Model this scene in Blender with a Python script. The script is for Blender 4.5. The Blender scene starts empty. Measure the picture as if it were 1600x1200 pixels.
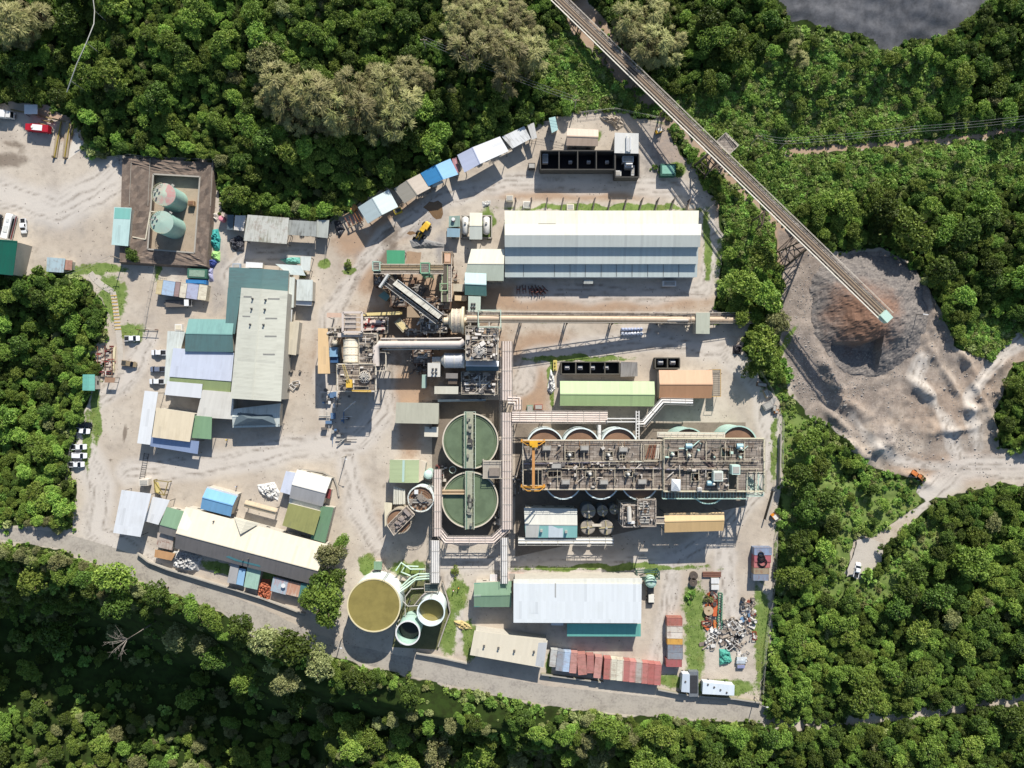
import bpy, math, random
import numpy as np
from mathutils import Vector, Matrix
random.seed(7); RNG = np.random.default_rng(11)
S = 0.22; H = 242.0
SC = bpy.context.scene; COL = SC.collection
R = math.radians
def Z(x0, y0, s):                       # a window of the survey picture -> picture point
    return lambda x, y: (x0 + x*s, y0 + y*s)
A1=Z(0,100,.29167); A2=Z(200,300,.3); A3=Z(80,480,.25); A4=Z(160,700,.25); A5=Z(480,380,.26667); A6=Z(540,160,.225); A7=Z(680,160,.2875); A8=Z(680,450,.2)
B1=Z(580,610,.21666); B2=Z(790,630,.26875); B3=Z(530,840,.20625); B4=Z(720,860,.225); B5=Z(980,820,.24159); B6=Z(980,480,.18336); B7=Z(1180,340,.36681); B8=Z(840,0,.33333)
C1=Z(0,0,.35); C2=Z(400,0,.35); C3=Z(1100,0,.3125); C4=Z(0,780,.35); C5=Z(500,960,.35); C6=Z(1040,740,.3833); C7=Z(0,400,.375)
D1=Z(490,480,.125); D2=Z(560,390,.11666); D3=Z(640,480,.13333); D4=Z(800,670,.13125); D5=Z(1000,670,.13125); D6=Z(590,740,.09167); D7=Z(800,780,.1625); D8=Z(310,330,.14375)
E1=Z(590,410,.0625); E2=Z(620,860,.125); E3=Z(1090,890,.1417); E4=Z(1040,180,.2); E5=Z(0,160,.1)
def W(p, z=0.0):                        # survey point at height z -> world
    k = S*(1-z/H)
    return Vector(((p[0]-800)*k, (600-p[1])*k, z))
def L(p, q, t): return tuple(p[i]+(q[i]-p[i])*t for i in range(len(p)))
# ------------------------------------------------------------------ mesh builder
class MB:
    def __init__(s): s.v=[]; s.f=[]; s.uv=[]; s.sm=[]
    def face(s, pts, uv=None, smooth=False):
        n=len(s.v); s.v += [tuple(p) for p in pts]; s.f.append(tuple(range(n,n+len(pts))))
        s.uv.append(uv); s.sm.append(smooth)
    def mesh(s, vs, fs, smooth=False):
        n=len(s.v); s.v += [tuple(p) for p in vs]
        for f in fs: s.f.append(tuple(i+n for i in f)); s.uv.append(None); s.sm.append(smooth)
        return s
    def box(s, c, d, rz=0.0, z0=None):
        x,y,z = c; a,b,h = d[0]/2,d[1]/2,d[2]/2
        if z0 is not None: z = z0+h
        cs,sn = math.cos(rz),math.sin(rz)
        vs=[(x+i*a*cs-j*b*sn, y+i*a*sn+j*b*cs, z+k*h) for k in(-1,1) for i,j in((-1,-1),(1,-1),(1,1),(-1,1))]
        return s.mesh(vs,[(3,2,1,0),(4,5,6,7),(0,1,5,4),(1,2,6,5),(2,3,7,6),(3,0,4,7)])
    def prism(s, pts, z0, z1):
        pts=[(p[0],p[1]) for p in pts]
        if sum(pts[i][0]*pts[(i+1)%len(pts)][1]-pts[(i+1)%len(pts)][0]*pts[i][1] for i in range(len(pts)))<0: pts=pts[::-1]
        n=len(pts); vs=[(x,y,z0) for x,y in pts]+[(x,y,z1) for x,y in pts]
        return s.mesh(vs,[tuple(range(n))[::-1],tuple(range(n,2*n))]+[(i,(i+1)%n,n+(i+1)%n,n+i) for i in range(n)])
    def bar(s, p, q, w=.15, h=None):
        h=h or w; p=Vector(p); q=Vector(q); d=q-p
        if d.length<1e-5: return s
        d.normalize(); u=d.cross(Vector((0,0,1)))
        if u.length<1e-3: u=Vector((1,0,0))
        u.normalize(); v=u.cross(d); u*=w/2; v*=h/2
        vs=[p-u-v,p+u-v,p+u+v,p-u+v,q-u-v,q+u-v,q+u+v,q-u+v]
        return s.mesh(vs,[(0,1,2,3),(7,6,5,4),(0,4,5,1),(1,5,6,2),(2,6,7,3),(3,7,4,0)])
    def path(s, pts, w, h=None):
        for a,b in zip(pts,pts[1:]): s.bar(a,b,w,h)
        return s
    def tube(s, pts, r, n=8, caps=True):
        pts=[Vector(p) for p in pts]; rings=[]
        for i,p in enumerate(pts):
            a=pts[max(i-1,0)]; b=pts[min(i+1,len(pts)-1)]; d=(b-a).normalized()
            u=d.cross(Vector((0,0,1)))
            if u.length<1e-3: u=Vector((1,0,0))
            u.normalize(); v=u.cross(d); rr=r[i] if isinstance(r,(list,tuple)) else r
            rings.append([p+(u*math.cos(2*math.pi*k/n)+v*math.sin(2*math.pi*k/n))*rr for k in range(n)])
        vs=[q for g in rings for q in g]; fs=[]
        for i in range(len(rings)-1):
            for k in range(n): fs.append((i*n+k,i*n+(k+1)%n,(i+1)*n+(k+1)%n,(i+1)*n+k))
        s.mesh(vs,fs,True)
        if caps: s.face(rings[0][::-1]); s.face(rings[-1])
        return s
    def cyl(s, x, y, z0, z1, r, r2=None, n=24, caps=True):
        r2=r if r2 is None else r2
        a=[(x+r*math.cos(2*math.pi*k/n),y+r*math.sin(2*math.pi*k/n),z0) for k in range(n)]
        b=[(x+r2*math.cos(2*math.pi*k/n),y+r2*math.sin(2*math.pi*k/n),z1) for k in range(n)]
        s.mesh(a+b,[(k,(k+1)%n,n+(k+1)%n,n+k) for k in range(n)],True)
        if caps: s.face(b); s.face(a[::-1])
        return s
    def ring(s, x, y, z0, z1, r0, r1, n=48):   # hollow wall
        c=[(math.cos(2*math.pi*k/n),math.sin(2*math.pi*k/n)) for k in range(n)]
        vs=[(x+a*r,y+b*r,z) for r,z in((r1,z0),(r1,z1),(r0,z1),(r0,z0)) for a,b in c]
        fs=[]
        for j in range(4):
            for k in range(n): fs.append((j*n+k,j*n+(k+1)%n,((j+1)%4)*n+(k+1)%n,((j+1)%4)*n+k))
        return s.mesh(vs,fs,False)
    def dome(s, x,y,z,r,h,n=20,m=5):
        vs=[];fs=[]
        for j in range(m):
            t=j/m*math.pi/2
            vs+=[(x+r*math.cos(t)*math.cos(2*math.pi*k/n),y+r*math.cos(t)*math.sin(2*math.pi*k/n),z+h*math.sin(t)) for k in range(n)]
        vs.append((x,y,z+h))
        for j in range(m-1):
            for k in range(n): fs.append((j*n+k,j*n+(k+1)%n,(j+1)*n+(k+1)%n,(j+1)*n+k))
        for k in range(n): fs.append(((m-1)*n+k,(m-1)*n+(k+1)%n,m*n))
        return s.mesh(vs,fs,True)
    def panel(s, a,b,c,d, th=.12, u0=0.0):   # sloping sheet a-b (top edge) c-d (bottom edge), with thickness and metre UVs
        a,b,c,d=[Vector(p) for p in(a,b,c,d)]
        lu=(b-a).length; lv=(d-a).length; lu2=(c-d).length
        n=(b-a).cross(d-a)
        if n.z>0: order=[a,b,c,d]; uv=[(u0,0),(u0+lu,0),(u0+lu2,lv),(u0,lv)]
        else: order=[d,c,b,a]; uv=[(u0,lv),(u0+lu2,lv),(u0+lu,0),(u0,0)]
        s.face(order,uv); dn=Vector((0,0,-th)); lo=[p+dn for p in order]
        s.face(lo[::-1],uv[::-1])
        for i in range(4):
            j=(i+1)%4; s.face([order[i],lo[i],lo[j],order[j]])
        return s
    def build(s, name, mat, parent=None, **tags):
        me=bpy.data.meshes.new(name); inv=None
        root=parent
        while root is not None and root.parent is not None: root=root.parent
        vs=s.v
        if root is not None and len(vs):
            m=np.array(root.matrix_basis.inverted()); A=np.array(vs); vs=(A@m[:3,:3].T+m[:3,3]).tolist()
        me.from_pydata(vs,[],s.f)
        if any(u is not None for u in s.uv):
            l=me.uv_layers.new(name='UVMap'); buf=[]
            for f,u in zip(s.f,s.uv): buf += [c for q in (u if u else [(0,0)]*len(f)) for c in q]
            l.data.foreach_set('uv',buf)
        me.polygons.foreach_set('use_smooth',s.sm)
        me.materials.append(mat); me.update()
        o=bpy.data.objects.new(name,me); COL.objects.link(o)
        if parent is not None: o.parent=parent
        for k,v in tags.items(): o[k]=v
        return o
def tag(o,label=None,cat=None,group=None,kind=None):
    if label: o['label']=label
    if cat: o['category']=cat
    if group: o['group']=group
    if kind: o['kind']=kind
    return o
def thing(name,label,cat,loc=(0,0,0),rz=0.0,group=None):
    o=bpy.data.objects.new(name,None); COL.objects.link(o); o.location=loc; o.rotation_euler=(0,0,rz)
    o.matrix_basis=Matrix.Translation(loc)@Matrix.Rotation(rz,4,'Z'); o.empty_display_size=.5
    return tag(o,label,cat,group)
def copy_tree(o, loc, rz, scale=1.0, label=None, group=None):
    r=o.copy(); COL.objects.link(r); r.location=loc; r.rotation_euler=(0,0,rz); r.scale=(scale,)*3
    if label: r['label']=label
    if group: r['group']=group
    for ch in list(o.children):
        c=ch.copy(); COL.objects.link(c); c.parent=r
        for g in list(ch.children):
            d=g.copy(); COL.objects.link(d); d.parent=c
    return r
class Local:                            # shapes given in a thing's own axes, moved into place
    def __init__(s, loc, rz): s.m=Matrix.Translation(loc)@Matrix.Rotation(rz,4,'Z')
    def __call__(s, mb):
        mb.v=[tuple(s.m@Vector(p)) for p in mb.v]; return mb
# ------------------------------------------------------------------ materials
MATS={}
def nodes(name):
    m=bpy.data.materials.new(name); m.use_nodes=True; nt=m.node_tree
    return m,nt,nt.nodes['Principled BSDF']
def nd(nt,t,**k):
    n=nt.nodes.new(t)
    for a,b in k.items():
        if a in n.inputs: n.inputs[a].default_value=b
        else: setattr(n,a,b)
    return n
def mixc(nt,fac,a,b,blend='MIX'):
    n=nt.nodes.new('ShaderNodeMix'); n.data_type='RGBA'; n.blend_type=blend
    for i,x in((0,fac),(6,a),(7,b)):
        if hasattr(x,'is_output'): nt.links.new(x,n.inputs[i])
        elif i==0: n.inputs[i].default_value=x
        else: n.inputs[i].default_value=(*x[:3],1)
    return n.outputs[2]
def ramp(nt,fac,a,b):
    n=nt.nodes.new('ShaderNodeMapRange'); n.interpolation_type='SMOOTHSTEP'
    nt.links.new(fac,n.inputs[0]); n.inputs[1].default_value=a; n.inputs[2].default_value=b
    return n.outputs[0]
def math_(nt,op,a,b=None):
    n=nt.nodes.new('ShaderNodeMath'); n.operation=op
    for i,x in((0,a),(1,b)):
        if x is None: continue
        if hasattr(x,'is_output'): nt.links.new(x,n.inputs[i])
        else: n.inputs[i].default_value=x
    return n.outputs[0]
def lin(h):
    h=h.lstrip('#'); c=[int(h[i:i+2],16)/255 for i in(0,2,4)]
    return tuple(x/12.92 if x<=.04045 else ((x+.055)/1.055)**2.4 for x in c)
def noise(nt,vec,scale,detail=4,rough=.6):
    n=nd(nt,'ShaderNodeTexNoise',Scale=scale,Detail=detail,Roughness=rough); nt.links.new(vec,n.inputs['Vector']); return n.outputs['Fac']
def M(col,rough=.7,metal=0.0,var=.18,scale=.6,dirt=None,spec=.3):   # plain painted / mineral surface with uneven wear
    key=(col,rough,metal,var,scale,dirt)
    if key in MATS: return MATS[key]
    m,nt,b=nodes('surface_'+str(len(MATS))); c=lin(col) if isinstance(col,str) else col
    tc=nd(nt,'ShaderNodeTexCoord'); gm=nd(nt,'ShaderNodeNewGeometry')
    f=noise(nt,gm.outputs['Position'],scale,6,.65); f2=noise(nt,gm.outputs['Position'],scale*6,3,.6)
    f=math_(nt,'ADD',math_(nt,'MULTIPLY',f,.6),math_(nt,'MULTIPLY',f2,.4))
    d=lin(dirt) if dirt else tuple(x*.55 for x in c)
    o=mixc(nt,ramp(nt,f,.42,.72),c,tuple(c[i]*(1-var*1.6)+d[i]*var*1.6 for i in range(3)))
    nt.links.new(o,b.inputs['Base Color']); b.inputs['Roughness'].default_value=rough; b.inputs['Metallic'].default_value=metal
    b.inputs['Specular IOR Level'].default_value=spec
    MATS[key]=m; return m
def ROOF(col,dirt='#6b5a48',amt=.25,rough=.45,pitch=.9,spec=.35,rust=0.0):   # profiled metal sheet: ribs run down the slope (v), laps between sheets
    key=('roof',col,dirt,amt,pitch,rust)
    if key in MATS: return MATS[key]
    m,nt,b=nodes('roof_sheet_'+str(len(MATS))); c=lin(col); mx=max(c); kk=.72/mx if mx>.72 else 1; c=tuple(x*kk for x in c)
    uv=nd(nt,'ShaderNodeUVMap'); sep=nd(nt,'ShaderNodeSeparateXYZ'); nt.links.new(uv.outputs[0],sep.inputs[0])
    u=sep.outputs[0]; v=sep.outputs[1]
    cell=math_(nt,'FLOOR',math_(nt,'MULTIPLY',u,1/pitch)); cv=math_(nt,'FLOOR',math_(nt,'MULTIPLY',v,1/6.0))
    cb=nd(nt,'ShaderNodeCombineXYZ'); nt.links.new(cell,cb.inputs[0]); nt.links.new(cv,cb.inputs[1])
    wn=nd(nt,'ShaderNodeTexWhiteNoise'); nt.links.new(cb.outputs[0],wn.inputs['Vector'])
    st=nd(nt,'ShaderNodeMapping'); st.inputs['Scale'].default_value=(1.6,.16,1); nt.links.new(uv.outputs[0],st.inputs[0])
    streak=noise(nt,st.outputs[0],1.0,5,.65)
    gm=nd(nt,'ShaderNodeNewGeometry'); bl=noise(nt,gm.outputs['Position'],.22,5,.6)
    base=mixc(nt,math_(nt,'MULTIPLY',wn.outputs['Value'],.22),c,tuple(x*.62 for x in c))
    odd=math_(nt,'GREATER_THAN',wn.outputs['Value'],.93); base=mixc(nt,math_(nt,'MULTIPLY',odd,.45),base,tuple(min(1,x*.72+.04) for x in c))
    dm=math_(nt,'MULTIPLY',ramp(nt,math_(nt,'ADD',math_(nt,'MULTIPLY',streak,.55),math_(nt,'MULTIPLY',bl,.45)),.46,.66),min(1,amt*1.2))
    base=mixc(nt,dm,base,lin(dirt))
    if rust>0:
        rn=noise(nt,gm.outputs['Position'],.7,6,.7)
        base=mixc(nt,math_(nt,'MULTIPLY',ramp(nt,rn,.52,.62),rust),base,lin('#7a4630'))
    nt.links.new(base,b.inputs['Base Color']); b.inputs['Roughness'].default_value=rough; b.inputs['Specular IOR Level'].default_value=spec
    # ribs: a real profile in the normal
    fr=math_(nt,'FRACT',math_(nt,'MULTIPLY',u,1/.45)); rb=ramp(nt,math_(nt,'ABSOLUTE',math_(nt,'SUBTRACT',fr,.5)),.3,.45)
    bp=nd(nt,'ShaderNodeBump',Strength=.35,Distance=.05); nt.links.new(rb,bp.inputs['Height']); nt.links.new(bp.outputs[0],b.inputs['Normal'])
    MATS[key]=m; return m
def WATER(col,rough=.12):
    key=('water',col)
    if key in MATS: return MATS[key]
    m,nt,b=nodes('liquid_'+str(len(MATS))); c=lin(col); gm=nd(nt,'ShaderNodeNewGeometry')
    f=noise(nt,gm.outputs['Position'],.25,5,.6)
    f2=noise(nt,gm.outputs['Position'],1.3,6,.75); o=mixc(nt,ramp(nt,f,.35,.7),c,tuple(x*.78 for x in c)); o=mixc(nt,math_(nt,'MULTIPLY',ramp(nt,f2,.58,.72),.35),o,tuple(min(1,x*1.25+.03) for x in c)); nt.links.new(o,b.inputs['Base Color'])
    b.inputs['Roughness'].default_value=rough
    MATS[key]=m; return m
STEEL=M('#a9a59c',.5,.0,.35,.8); STEELD=M('#5c5a57',.6,.0,.3,.8); CONC=M('#a69f93',.85,0,.3,.4); WALL=M('#b8b2a4',.8,0,.25,.5); WALLD=M('#5f6266',.8,0,.3,.4)
CREAM=M('#ddd4be',.5,0,.2,.5); WHITE=M('#d9d8d4',.5,0,.14,.5); YEL=M('#d9a530',.5,0,.25,.8); BLACK=M('#1c1d20',.6,0,.3,1); RUST=M('#7d5340',.8,0,.45,.9); GLASS=M('#15191f',.12,0,.05,1,None,.5)
MINT=M('#b9d3c4',.5,0,.25,.6); GREENST=M('#6f9c7c',.55,0,.3,.8); ORANGE=M('#c9622c',.5,0,.3,.9); TIMB=M('#a08a6c',.85,0,.4,.8); WOODW=M('#c9bda3',.85,0,.35,.7)
# ------------------------------------------------------------------ roofs and buildings
HF={}
def solve(hf,p,z=5.0):                   # where the ray through p meets the roof
    for _ in range(8): z=hf(W(p,z))
    return W(p,z)
def walls(root,foot,z0,tops,mat,name='wall'):
    mb=MB(); n=len(foot)
    for i in range(n):
        j=(i+1)%n; a=foot[i]; b=foot[j]
        ts=[t for t in tops[i]]
        pts=[(a[0],a[1],z0),(b[0],b[1],z0)]+[tuple(t) for t in ts]
        mb.face(pts)
    return mb.build(name,mat,root)
def openings(root,a,b,z0,zt,nwin=3,door=True):
    a=Vector((a[0],a[1],0)); b=Vector((b[0],b[1],0)); d=b-a; ln=d.length
    if ln<3: return
    d.normalize(); n=Vector((d.y,-d.x,0)); rz=math.atan2(d.y,d.x)
    c=(root.location-a); 
    if n.dot(Vector((c.x,c.y,0)))>0: n=-n
    k=0
    for i in range(nwin):
        t=(i+.5)/nwin; p=a+d*(ln*t)+n*.02
        if door and i==nwin//2:
            o=MB().box((p.x,p.y,0),(1.4 if ln<12 else 3.2,.06,min(2.2,zt-z0-.3)),rz,z0).build('door',STEELD,root)
        else:
            o=MB().box((p.x,p.y,0),(1.3,.06,min(1.0,max(.4,(zt-z0)*.25))),rz,z0+min(1.1,(zt-z0)*.35)).build('window',GLASS,root)
def inset(P,d):
    c=sum((Vector((p[0],p[1],0)) for p in P),Vector())/len(P); out=[]
    for p in P:
        v=Vector((p[0],p[1],0))-c; l=v.length; out.append(c+v*max(.2,(l-d*1.4)/l))
    return out
def gable(name,label,P,eave,rise,mat,mat2=None,cat='building',wall=None,along=0,g=0.0,f=.5,group=None,win=3,vents=None,open_=False,cap=True,over=.45):
    P=list(P)
    if along: P=P[1:]+P[:1]
    E=[W(p,eave) for p in P]
    c=sum(E,Vector())/4; root=thing(name,label,cat,(c.x,c.y,g),0,group)
    A=E[0].lerp(E[3],f)+Vector((0,0,rise)); B=E[1].lerp(E[2],f)+Vector((0,0,rise))
    def h(q):
        n0=(E[3]-E[0]); n0.z=0; ln=n0.length; n0.normalize()
        # distance from the first eave line, measured square to it
        d0=E[1]-E[0]; d0.z=0; d0.normalize(); m=Vector((-d0.y,d0.x,0))
        if m.dot(n0)<0: m=-m
        t=(q-E[0]); t.z=0; wd=(E[3]-E[0]).dot(m); s=max(0,min(1,t.dot(m)/wd))
        return eave+rise*(s/f if s<f else (1-s)/(1-f))
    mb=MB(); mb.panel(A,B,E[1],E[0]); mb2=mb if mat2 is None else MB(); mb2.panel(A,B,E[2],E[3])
    if cap:
        up=Vector((0,0,.05)); mb.bar(A+up,B+up,.35,.06)
    mb.build('roof',mat,root)
    if mat2 is not None: mb2.build('roof',mat2,root)
    F=inset(E,over); FA=F[0].lerp(F[3],f); FB=F[1].lerp(F[2],f); zt=eave-.14
    if not open_:
        k=(1-over*1.4/max(2,(E[0]-c).length)); rz=eave+rise*k*.95-.2
        up=lambda p,z:(p.x,p.y,z)
        walls(root,F,g,[[up(F[1],zt),up(F[0],zt)],[up(F[2],zt),up(FB,rz),up(F[1],zt)],[up(F[3],zt),up(F[2],zt)],[up(F[0],zt),up(FA,rz),up(F[3],zt)]],wall or WALL)
        if win:
            openings(root,F[3],F[2],g,zt,win); openings(root,F[0],F[1],g,zt,win,False)
    else:
        for i in range(4):
            q=F[i]; MB().box((q.x,q.y,0),(.22,.22,zt-g),0,g).build('post',STEELD,root)
    HF[id(root)]=h; root_h[root.name]=h
    for v in vents or []: vent(root,h,v)
    return root
root_h={}
def vent(root,h,p,r=.45):
    q=solve(h,p); mb=MB(); mb.box((q.x,q.y,q.z),(r*1.5,r*1.5,.5)); mb.cyl(q.x,q.y,q.z+.2,q.z+.75,r*.55,n=10); mb.dome(q.x,q.y,q.z+.75,r*.8,r*.5,10,3)
    return mb.build('roof_vent',STEELD,root)
def shed(name,label,P,z0,z1,mat,cat='shed',wall=None,g=0.0,group=None,win=2,open_=False,vents=None,over=.3):
    # mono-pitch roof: P0-P1 at z0, P3-P2 at z1
    E=[W(P[0],z0),W(P[1],z0),W(P[2],z1),W(P[3],z1)]
    c=sum(E,Vector())/4; root=thing(name,label,cat,(c.x,c.y,g),0,group)
    def h(q):
        d0=E[1]-E[0]; d0.z=0; d0.normalize(); m=Vector((-d0.y,d0.x,0)); wd=(E[3]-E[0]).dot(m)
        s=max(0,min(1,(q-E[0]).dot(m)/wd)); return z0+(z1-z0)*s
    mb=MB(); mb.panel(E[0],E[1],E[2],E[3]); mb.build('roof',mat,root)
    F=inset(E,over); up=lambda p,z:(p.x,p.y,z); a,b=z0-.14,z1-.14
    if not open_:
        walls(root,F,g,[[up(F[1],a),up(F[0],a)],[up(F[2],b),up(F[1],a)],[up(F[3],b),up(F[2],b)],[up(F[0],a),up(F[3],b)]],wall or WALL)
        if win: openings(root,F[3],F[2],g,b,win)
    else:
        for q,z in zip(F,(a,a,b,b)): MB().box((q.x,q.y,0),(.18,.18,z-g),0,g).build('post',STEELD,root)
    root_h[root.name]=h
    for v in vents or []: vent(root,h,v)
    return root
def patch(root,pts,mat,name='roof_patch',up=.035):
    h=root_h[root.name]; q=[solve(h,p) for p in pts]
    u=Vector((0,0,up)); mb=MB()
    if len(q)==4: mb.panel(*[p+u for p in q],th=.03)
    else:
        n=(q[1]-q[0]).cross(q[2]-q[0])
        if n.z<0: q=q[::-1]
        mb.face([p+u for p in q],[(p.x,p.y) for p in q])
    return mb.build(name,mat,root)
def rect(f,x0,y0,x1,y1): return [f(x0,y0),f(x1,y0),f(x1,y1),f(x0,y1)]
# ------------------------------------------------------------------ survey outlines (picture points) of what is cleared, low or wooded
CLEAR=[(-60,170),(45,160),(110,182),(140,240),(200,245),(335,252),(345,332),(515,347),(560,318),(715,248),(870,182),(940,172),(1030,185),(1085,265),(1120,320),(1135,375),(1118,480),(1172,505),(1160,545),(1205,610),(1222,650),(1218,790),(1212,900),(1205,1000),(1190,1095),(1200,1130),(1000,1120),(880,1108),(760,1085),(640,1058),(540,1032),(480,1022),(410,1005),(340,955),(260,925),(170,890),(95,860),(-60,838),(-60,820),(60,825),(115,828),(118,770),(110,730),(120,690),(130,640),(150,600),(160,570),(140,555),(165,530),(165,480),(140,440),(85,425),(40,430),(-60,430)]
PILE=[(1210,350),(1250,370),(1300,395),(1380,388),(1420,410),(1450,450),(1475,500),(1495,545),(1545,560),(1590,520),(1660,505),(1660,545),(1585,570),(1570,610),(1555,650),(1560,700),(1660,700),(1660,750),(1540,760),(1450,785),(1430,770),(1440,745),(1410,745),(1370,735),(1340,715),(1320,690),(1290,660),(1255,650),(1235,610),(1225,560),(1215,500),(1225,440),(1215,400)]
LANE=[(1450,780),(1462,790),(1400,835),(1372,862),(1380,848),(1378,880),(1340,902),(1318,898),(1340,842),(1362,842),(1400,815)]
HEAP=[(1205,-60),(1205,0),(1230,40),(1290,65),(1370,85),(1440,75),(1490,50),(1540,10),(1560,-60)]
ROADE=[(1190,1120),(1290,1125),(1400,1112),(1500,1098),(1600,1082),(1660,1075),(1660,1092),(1600,1100),(1500,1116),(1400,1130),(1290,1142),(1190,1136)]
TRAIL=[(1225,232),(1300,225),(1400,218),(1500,210),(1600,195),(1660,190),(1660,205),(1600,210),(1500,222),(1400,230),(1300,238),(1230,246)]
CONVC=[(832,-40),(895,-40),(1000,110),(1075,185),(1130,230),(1240,350),(1215,360),(1150,300),(1060,215),(985,150),(925,90)]
LOW=[[(1225,240),(1400,235),(1660,212),(1660,285),(1480,300),(1400,280),(1330,320),(1260,300)],[(1380,900),(1400,860),(1460,800),(1480,830),(1420,900),(1395,950),(1330,950),(1340,905)],[(1190,90),(1300,75),(1400,98),(1470,82),(1500,130),(1440,180),(1560,185),(1660,182),(1660,212),(1225,235),(1125,222),(1060,185),(1050,150),(1120,140)],
     [(1130,225),(1225,235),(1340,245),(1330,290),(1230,330),(1290,390),(1215,350),(1200,420),(1130,470),(1130,320)],
     [(1500,500),(1590,495),(1590,545),(1520,560)],[(1300,740),(1440,750),(1440,790),(1370,845),(1330,900),(1310,945),(1290,930)],
     [(1170,550),(1235,620),(1300,700),(1330,760),(1225,900),(1215,700)],
     [(870,40),(940,90),(1020,180),(900,175),(850,130)],[(120,420),(240,410),(240,500),(200,530),(165,530),(165,480)]]
def sdf(poly,X,Y):
    d=np.full(X.shape,1e9); ins=np.zeros(X.shape,bool); n=len(poly)
    for i in range(n):
        ax,ay=poly[i]; bx,by=poly[(i+1)%n]; ex,ey=bx-ax,by-ay
        t=np.clip(((X-ax)*ex+(Y-ay)*ey)/(ex*ex+ey*ey+1e-9),0,1)
        d=np.minimum(d,(X-ax-t*ex)**2+(Y-ay-t*ey)**2)
        c=((ay>Y)!=(by>Y))&(X<(bx-ax)*(Y-ay)/((by-ay) if by!=ay else 1e-9)+ax); ins^=c
    d=np.sqrt(d); return np.where(ins,d,-d)
def sm(x,a,b):
    t=np.clip((x-a)/(b-a),0,1); return t*t*(3-2*t)
_ph=np.random.default_rng(5).uniform(0,6.28,(24,3))
def fbm(x,y,base=40.0,oc=4):
    o=0; k=0; a=1.0
    for i in range(oc):
        f=6.28/base*(2**i)
        for j in range(4):
            th=_ph[k,0]; o=o+a*np.sin(f*(x*np.cos(th)+y*np.sin(th))+_ph[k,1])*.5; k=(k+1)%24
        a*=.5
    return o
_vt=np.random.default_rng(77).uniform(-1,1,(256,256))
def vnoise(x,y,scale,oc=4,gain=.5):      # lattice noise, octaves turned against each other
    o=0;a=1.0;n=0
    for k in range(oc):
        c,s_=math.cos(k*1.1+.4),math.sin(k*1.1+.4); X=(x*c-y*s_)/scale*2**k+17.3*k; Y=(x*s_+y*c)/scale*2**k+5.1*k
        i=np.floor(X).astype(int); j=np.floor(Y).astype(int); u=X-i; v=Y-j; u=u*u*(3-2*u); v=v*v*(3-2*v); i%=256; j%=256; i2=(i+1)%256; j2=(j+1)%256
        o=o+a*((_vt[i,j]*(1-u)+_vt[i2,j]*u)*(1-v)+(_vt[i,j2]*(1-u)+_vt[i2,j2]*u)*v); n+=a; a*=gain
    return o/n
MOUNDS=[(1440,610,26,12,.6,1.3),(1380,690,30,22,.9,1.7),(1360,702,10,26,.9,1.4),(1475,665,40,18,-.1,1.2),(1490,672,30,5,-.1,.9),(1515,640,26,10,.2,.9),(1448,470,9,46,-.18,1.5),(1330,640,44,12,.5,1.1),(1300,590,12,60,-.5,1.3),(1425,745,30,8,.4,1.1),(1335,700,40,10,.75,1.4),(1310,660,36,7,.75,1.1),(1550,585,38,10,-.75,1.0),(1480,590,7,80,-.55,.9),(1455,650,6,70,.1,.7),(1530,620,5,60,-.5,.7),(1410,640,5,60,.35,.6),(1505,560,6,50,-.6,1.1)]
def terrain(x,y):
    PX=x/S+800; PY=600-y/S
    dc=np.maximum.reduce([sdf(p,PX,PY) for p in(CLEAR,PILE,LANE,ROADE,TRAIL,CONVC)])
    out=np.maximum(0,-dc*S)
    main=np.maximum(0,-sdf(CLEAR,PX,PY)*S)
    north=np.minimum(out*.2,9)*sm(PY,420,250)*sm(PX,900,700)
    ne=np.minimum(out*.15,5)*sm(PX,1150,1300)*sm(PY,330,100)
    hp=sdf(HEAP,PX,PY); ne=ne+sm(hp,-10,110)*5
    depth=44*sm(PX,520,430)+15*sm(PX,430,520)*sm(PX,1020,930)+4*sm(PX,930,1020)
    south=np.where(PY>830,np.minimum(np.maximum(main-6-5*sm(PX,380,520),0)*1.15,depth),0)*sm(PX,1400,1150)
    west=np.minimum(np.maximum(out-4,0)*.4,7)*sm(PX,180,120)*sm(PY,420,470)*sm(PY,850,800)
    bump=fbm(x,y)*.9*sm(out,2,14)
    h=north+ne-south-west+bump
    for mx,my,rx,ry,a,hh in MOUNDS:
        dx=PX-mx; dy=PY-my; u=(dx*np.cos(a)+dy*np.sin(a))/rx; v=(-dx*np.sin(a)+dy*np.cos(a))/ry
        h=h+1.55*hh*np.exp(-(u*u+v*v)*1.6)*(1+.9*vnoise(x,y,4,5,.6))
    ps=sdf(PILE,PX,PY); rg=1-np.abs(vnoise(x*.8+y*.5,y*.9-x*.3,9,4))*2.2; h=h+sm(ps,0,14)*(.5*vnoise(x,y,4,4,.6)+.38*rg+.32*vnoise(x,y,1.9,2,.6))*sm(PY,765,690)*(.35+.65*sm(vnoise(x,y,14,2),-.25,.3))
    h=h+sm(hp,0,30)*(1.3*np.abs(vnoise(x,y*.22,5,4,.6))+.12*vnoise(x,y,1.6,3,.6))
    return h
_TG={}
def tz(x,y):                             # ground height read off the finished ground sheet
    gx,gy,Zg=_TG['x'],_TG['y'],_TG['z']; i=min(max(int(np.searchsorted(gx,x))-1,0),len(gx)-2); j=min(max(int(np.searchsorted(gy,y))-1,0),len(gy)-2)
    u=(x-gx[i])/(gx[i+1]-gx[i]); v=(y-gy[j])/(gy[j+1]-gy[j])
    return float((Zg[j,i]*(1-u)+Zg[j,i+1]*u)*(1-v)+(Zg[j+1,i]*(1-u)+Zg[j+1,i+1]*u)*v)
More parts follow.
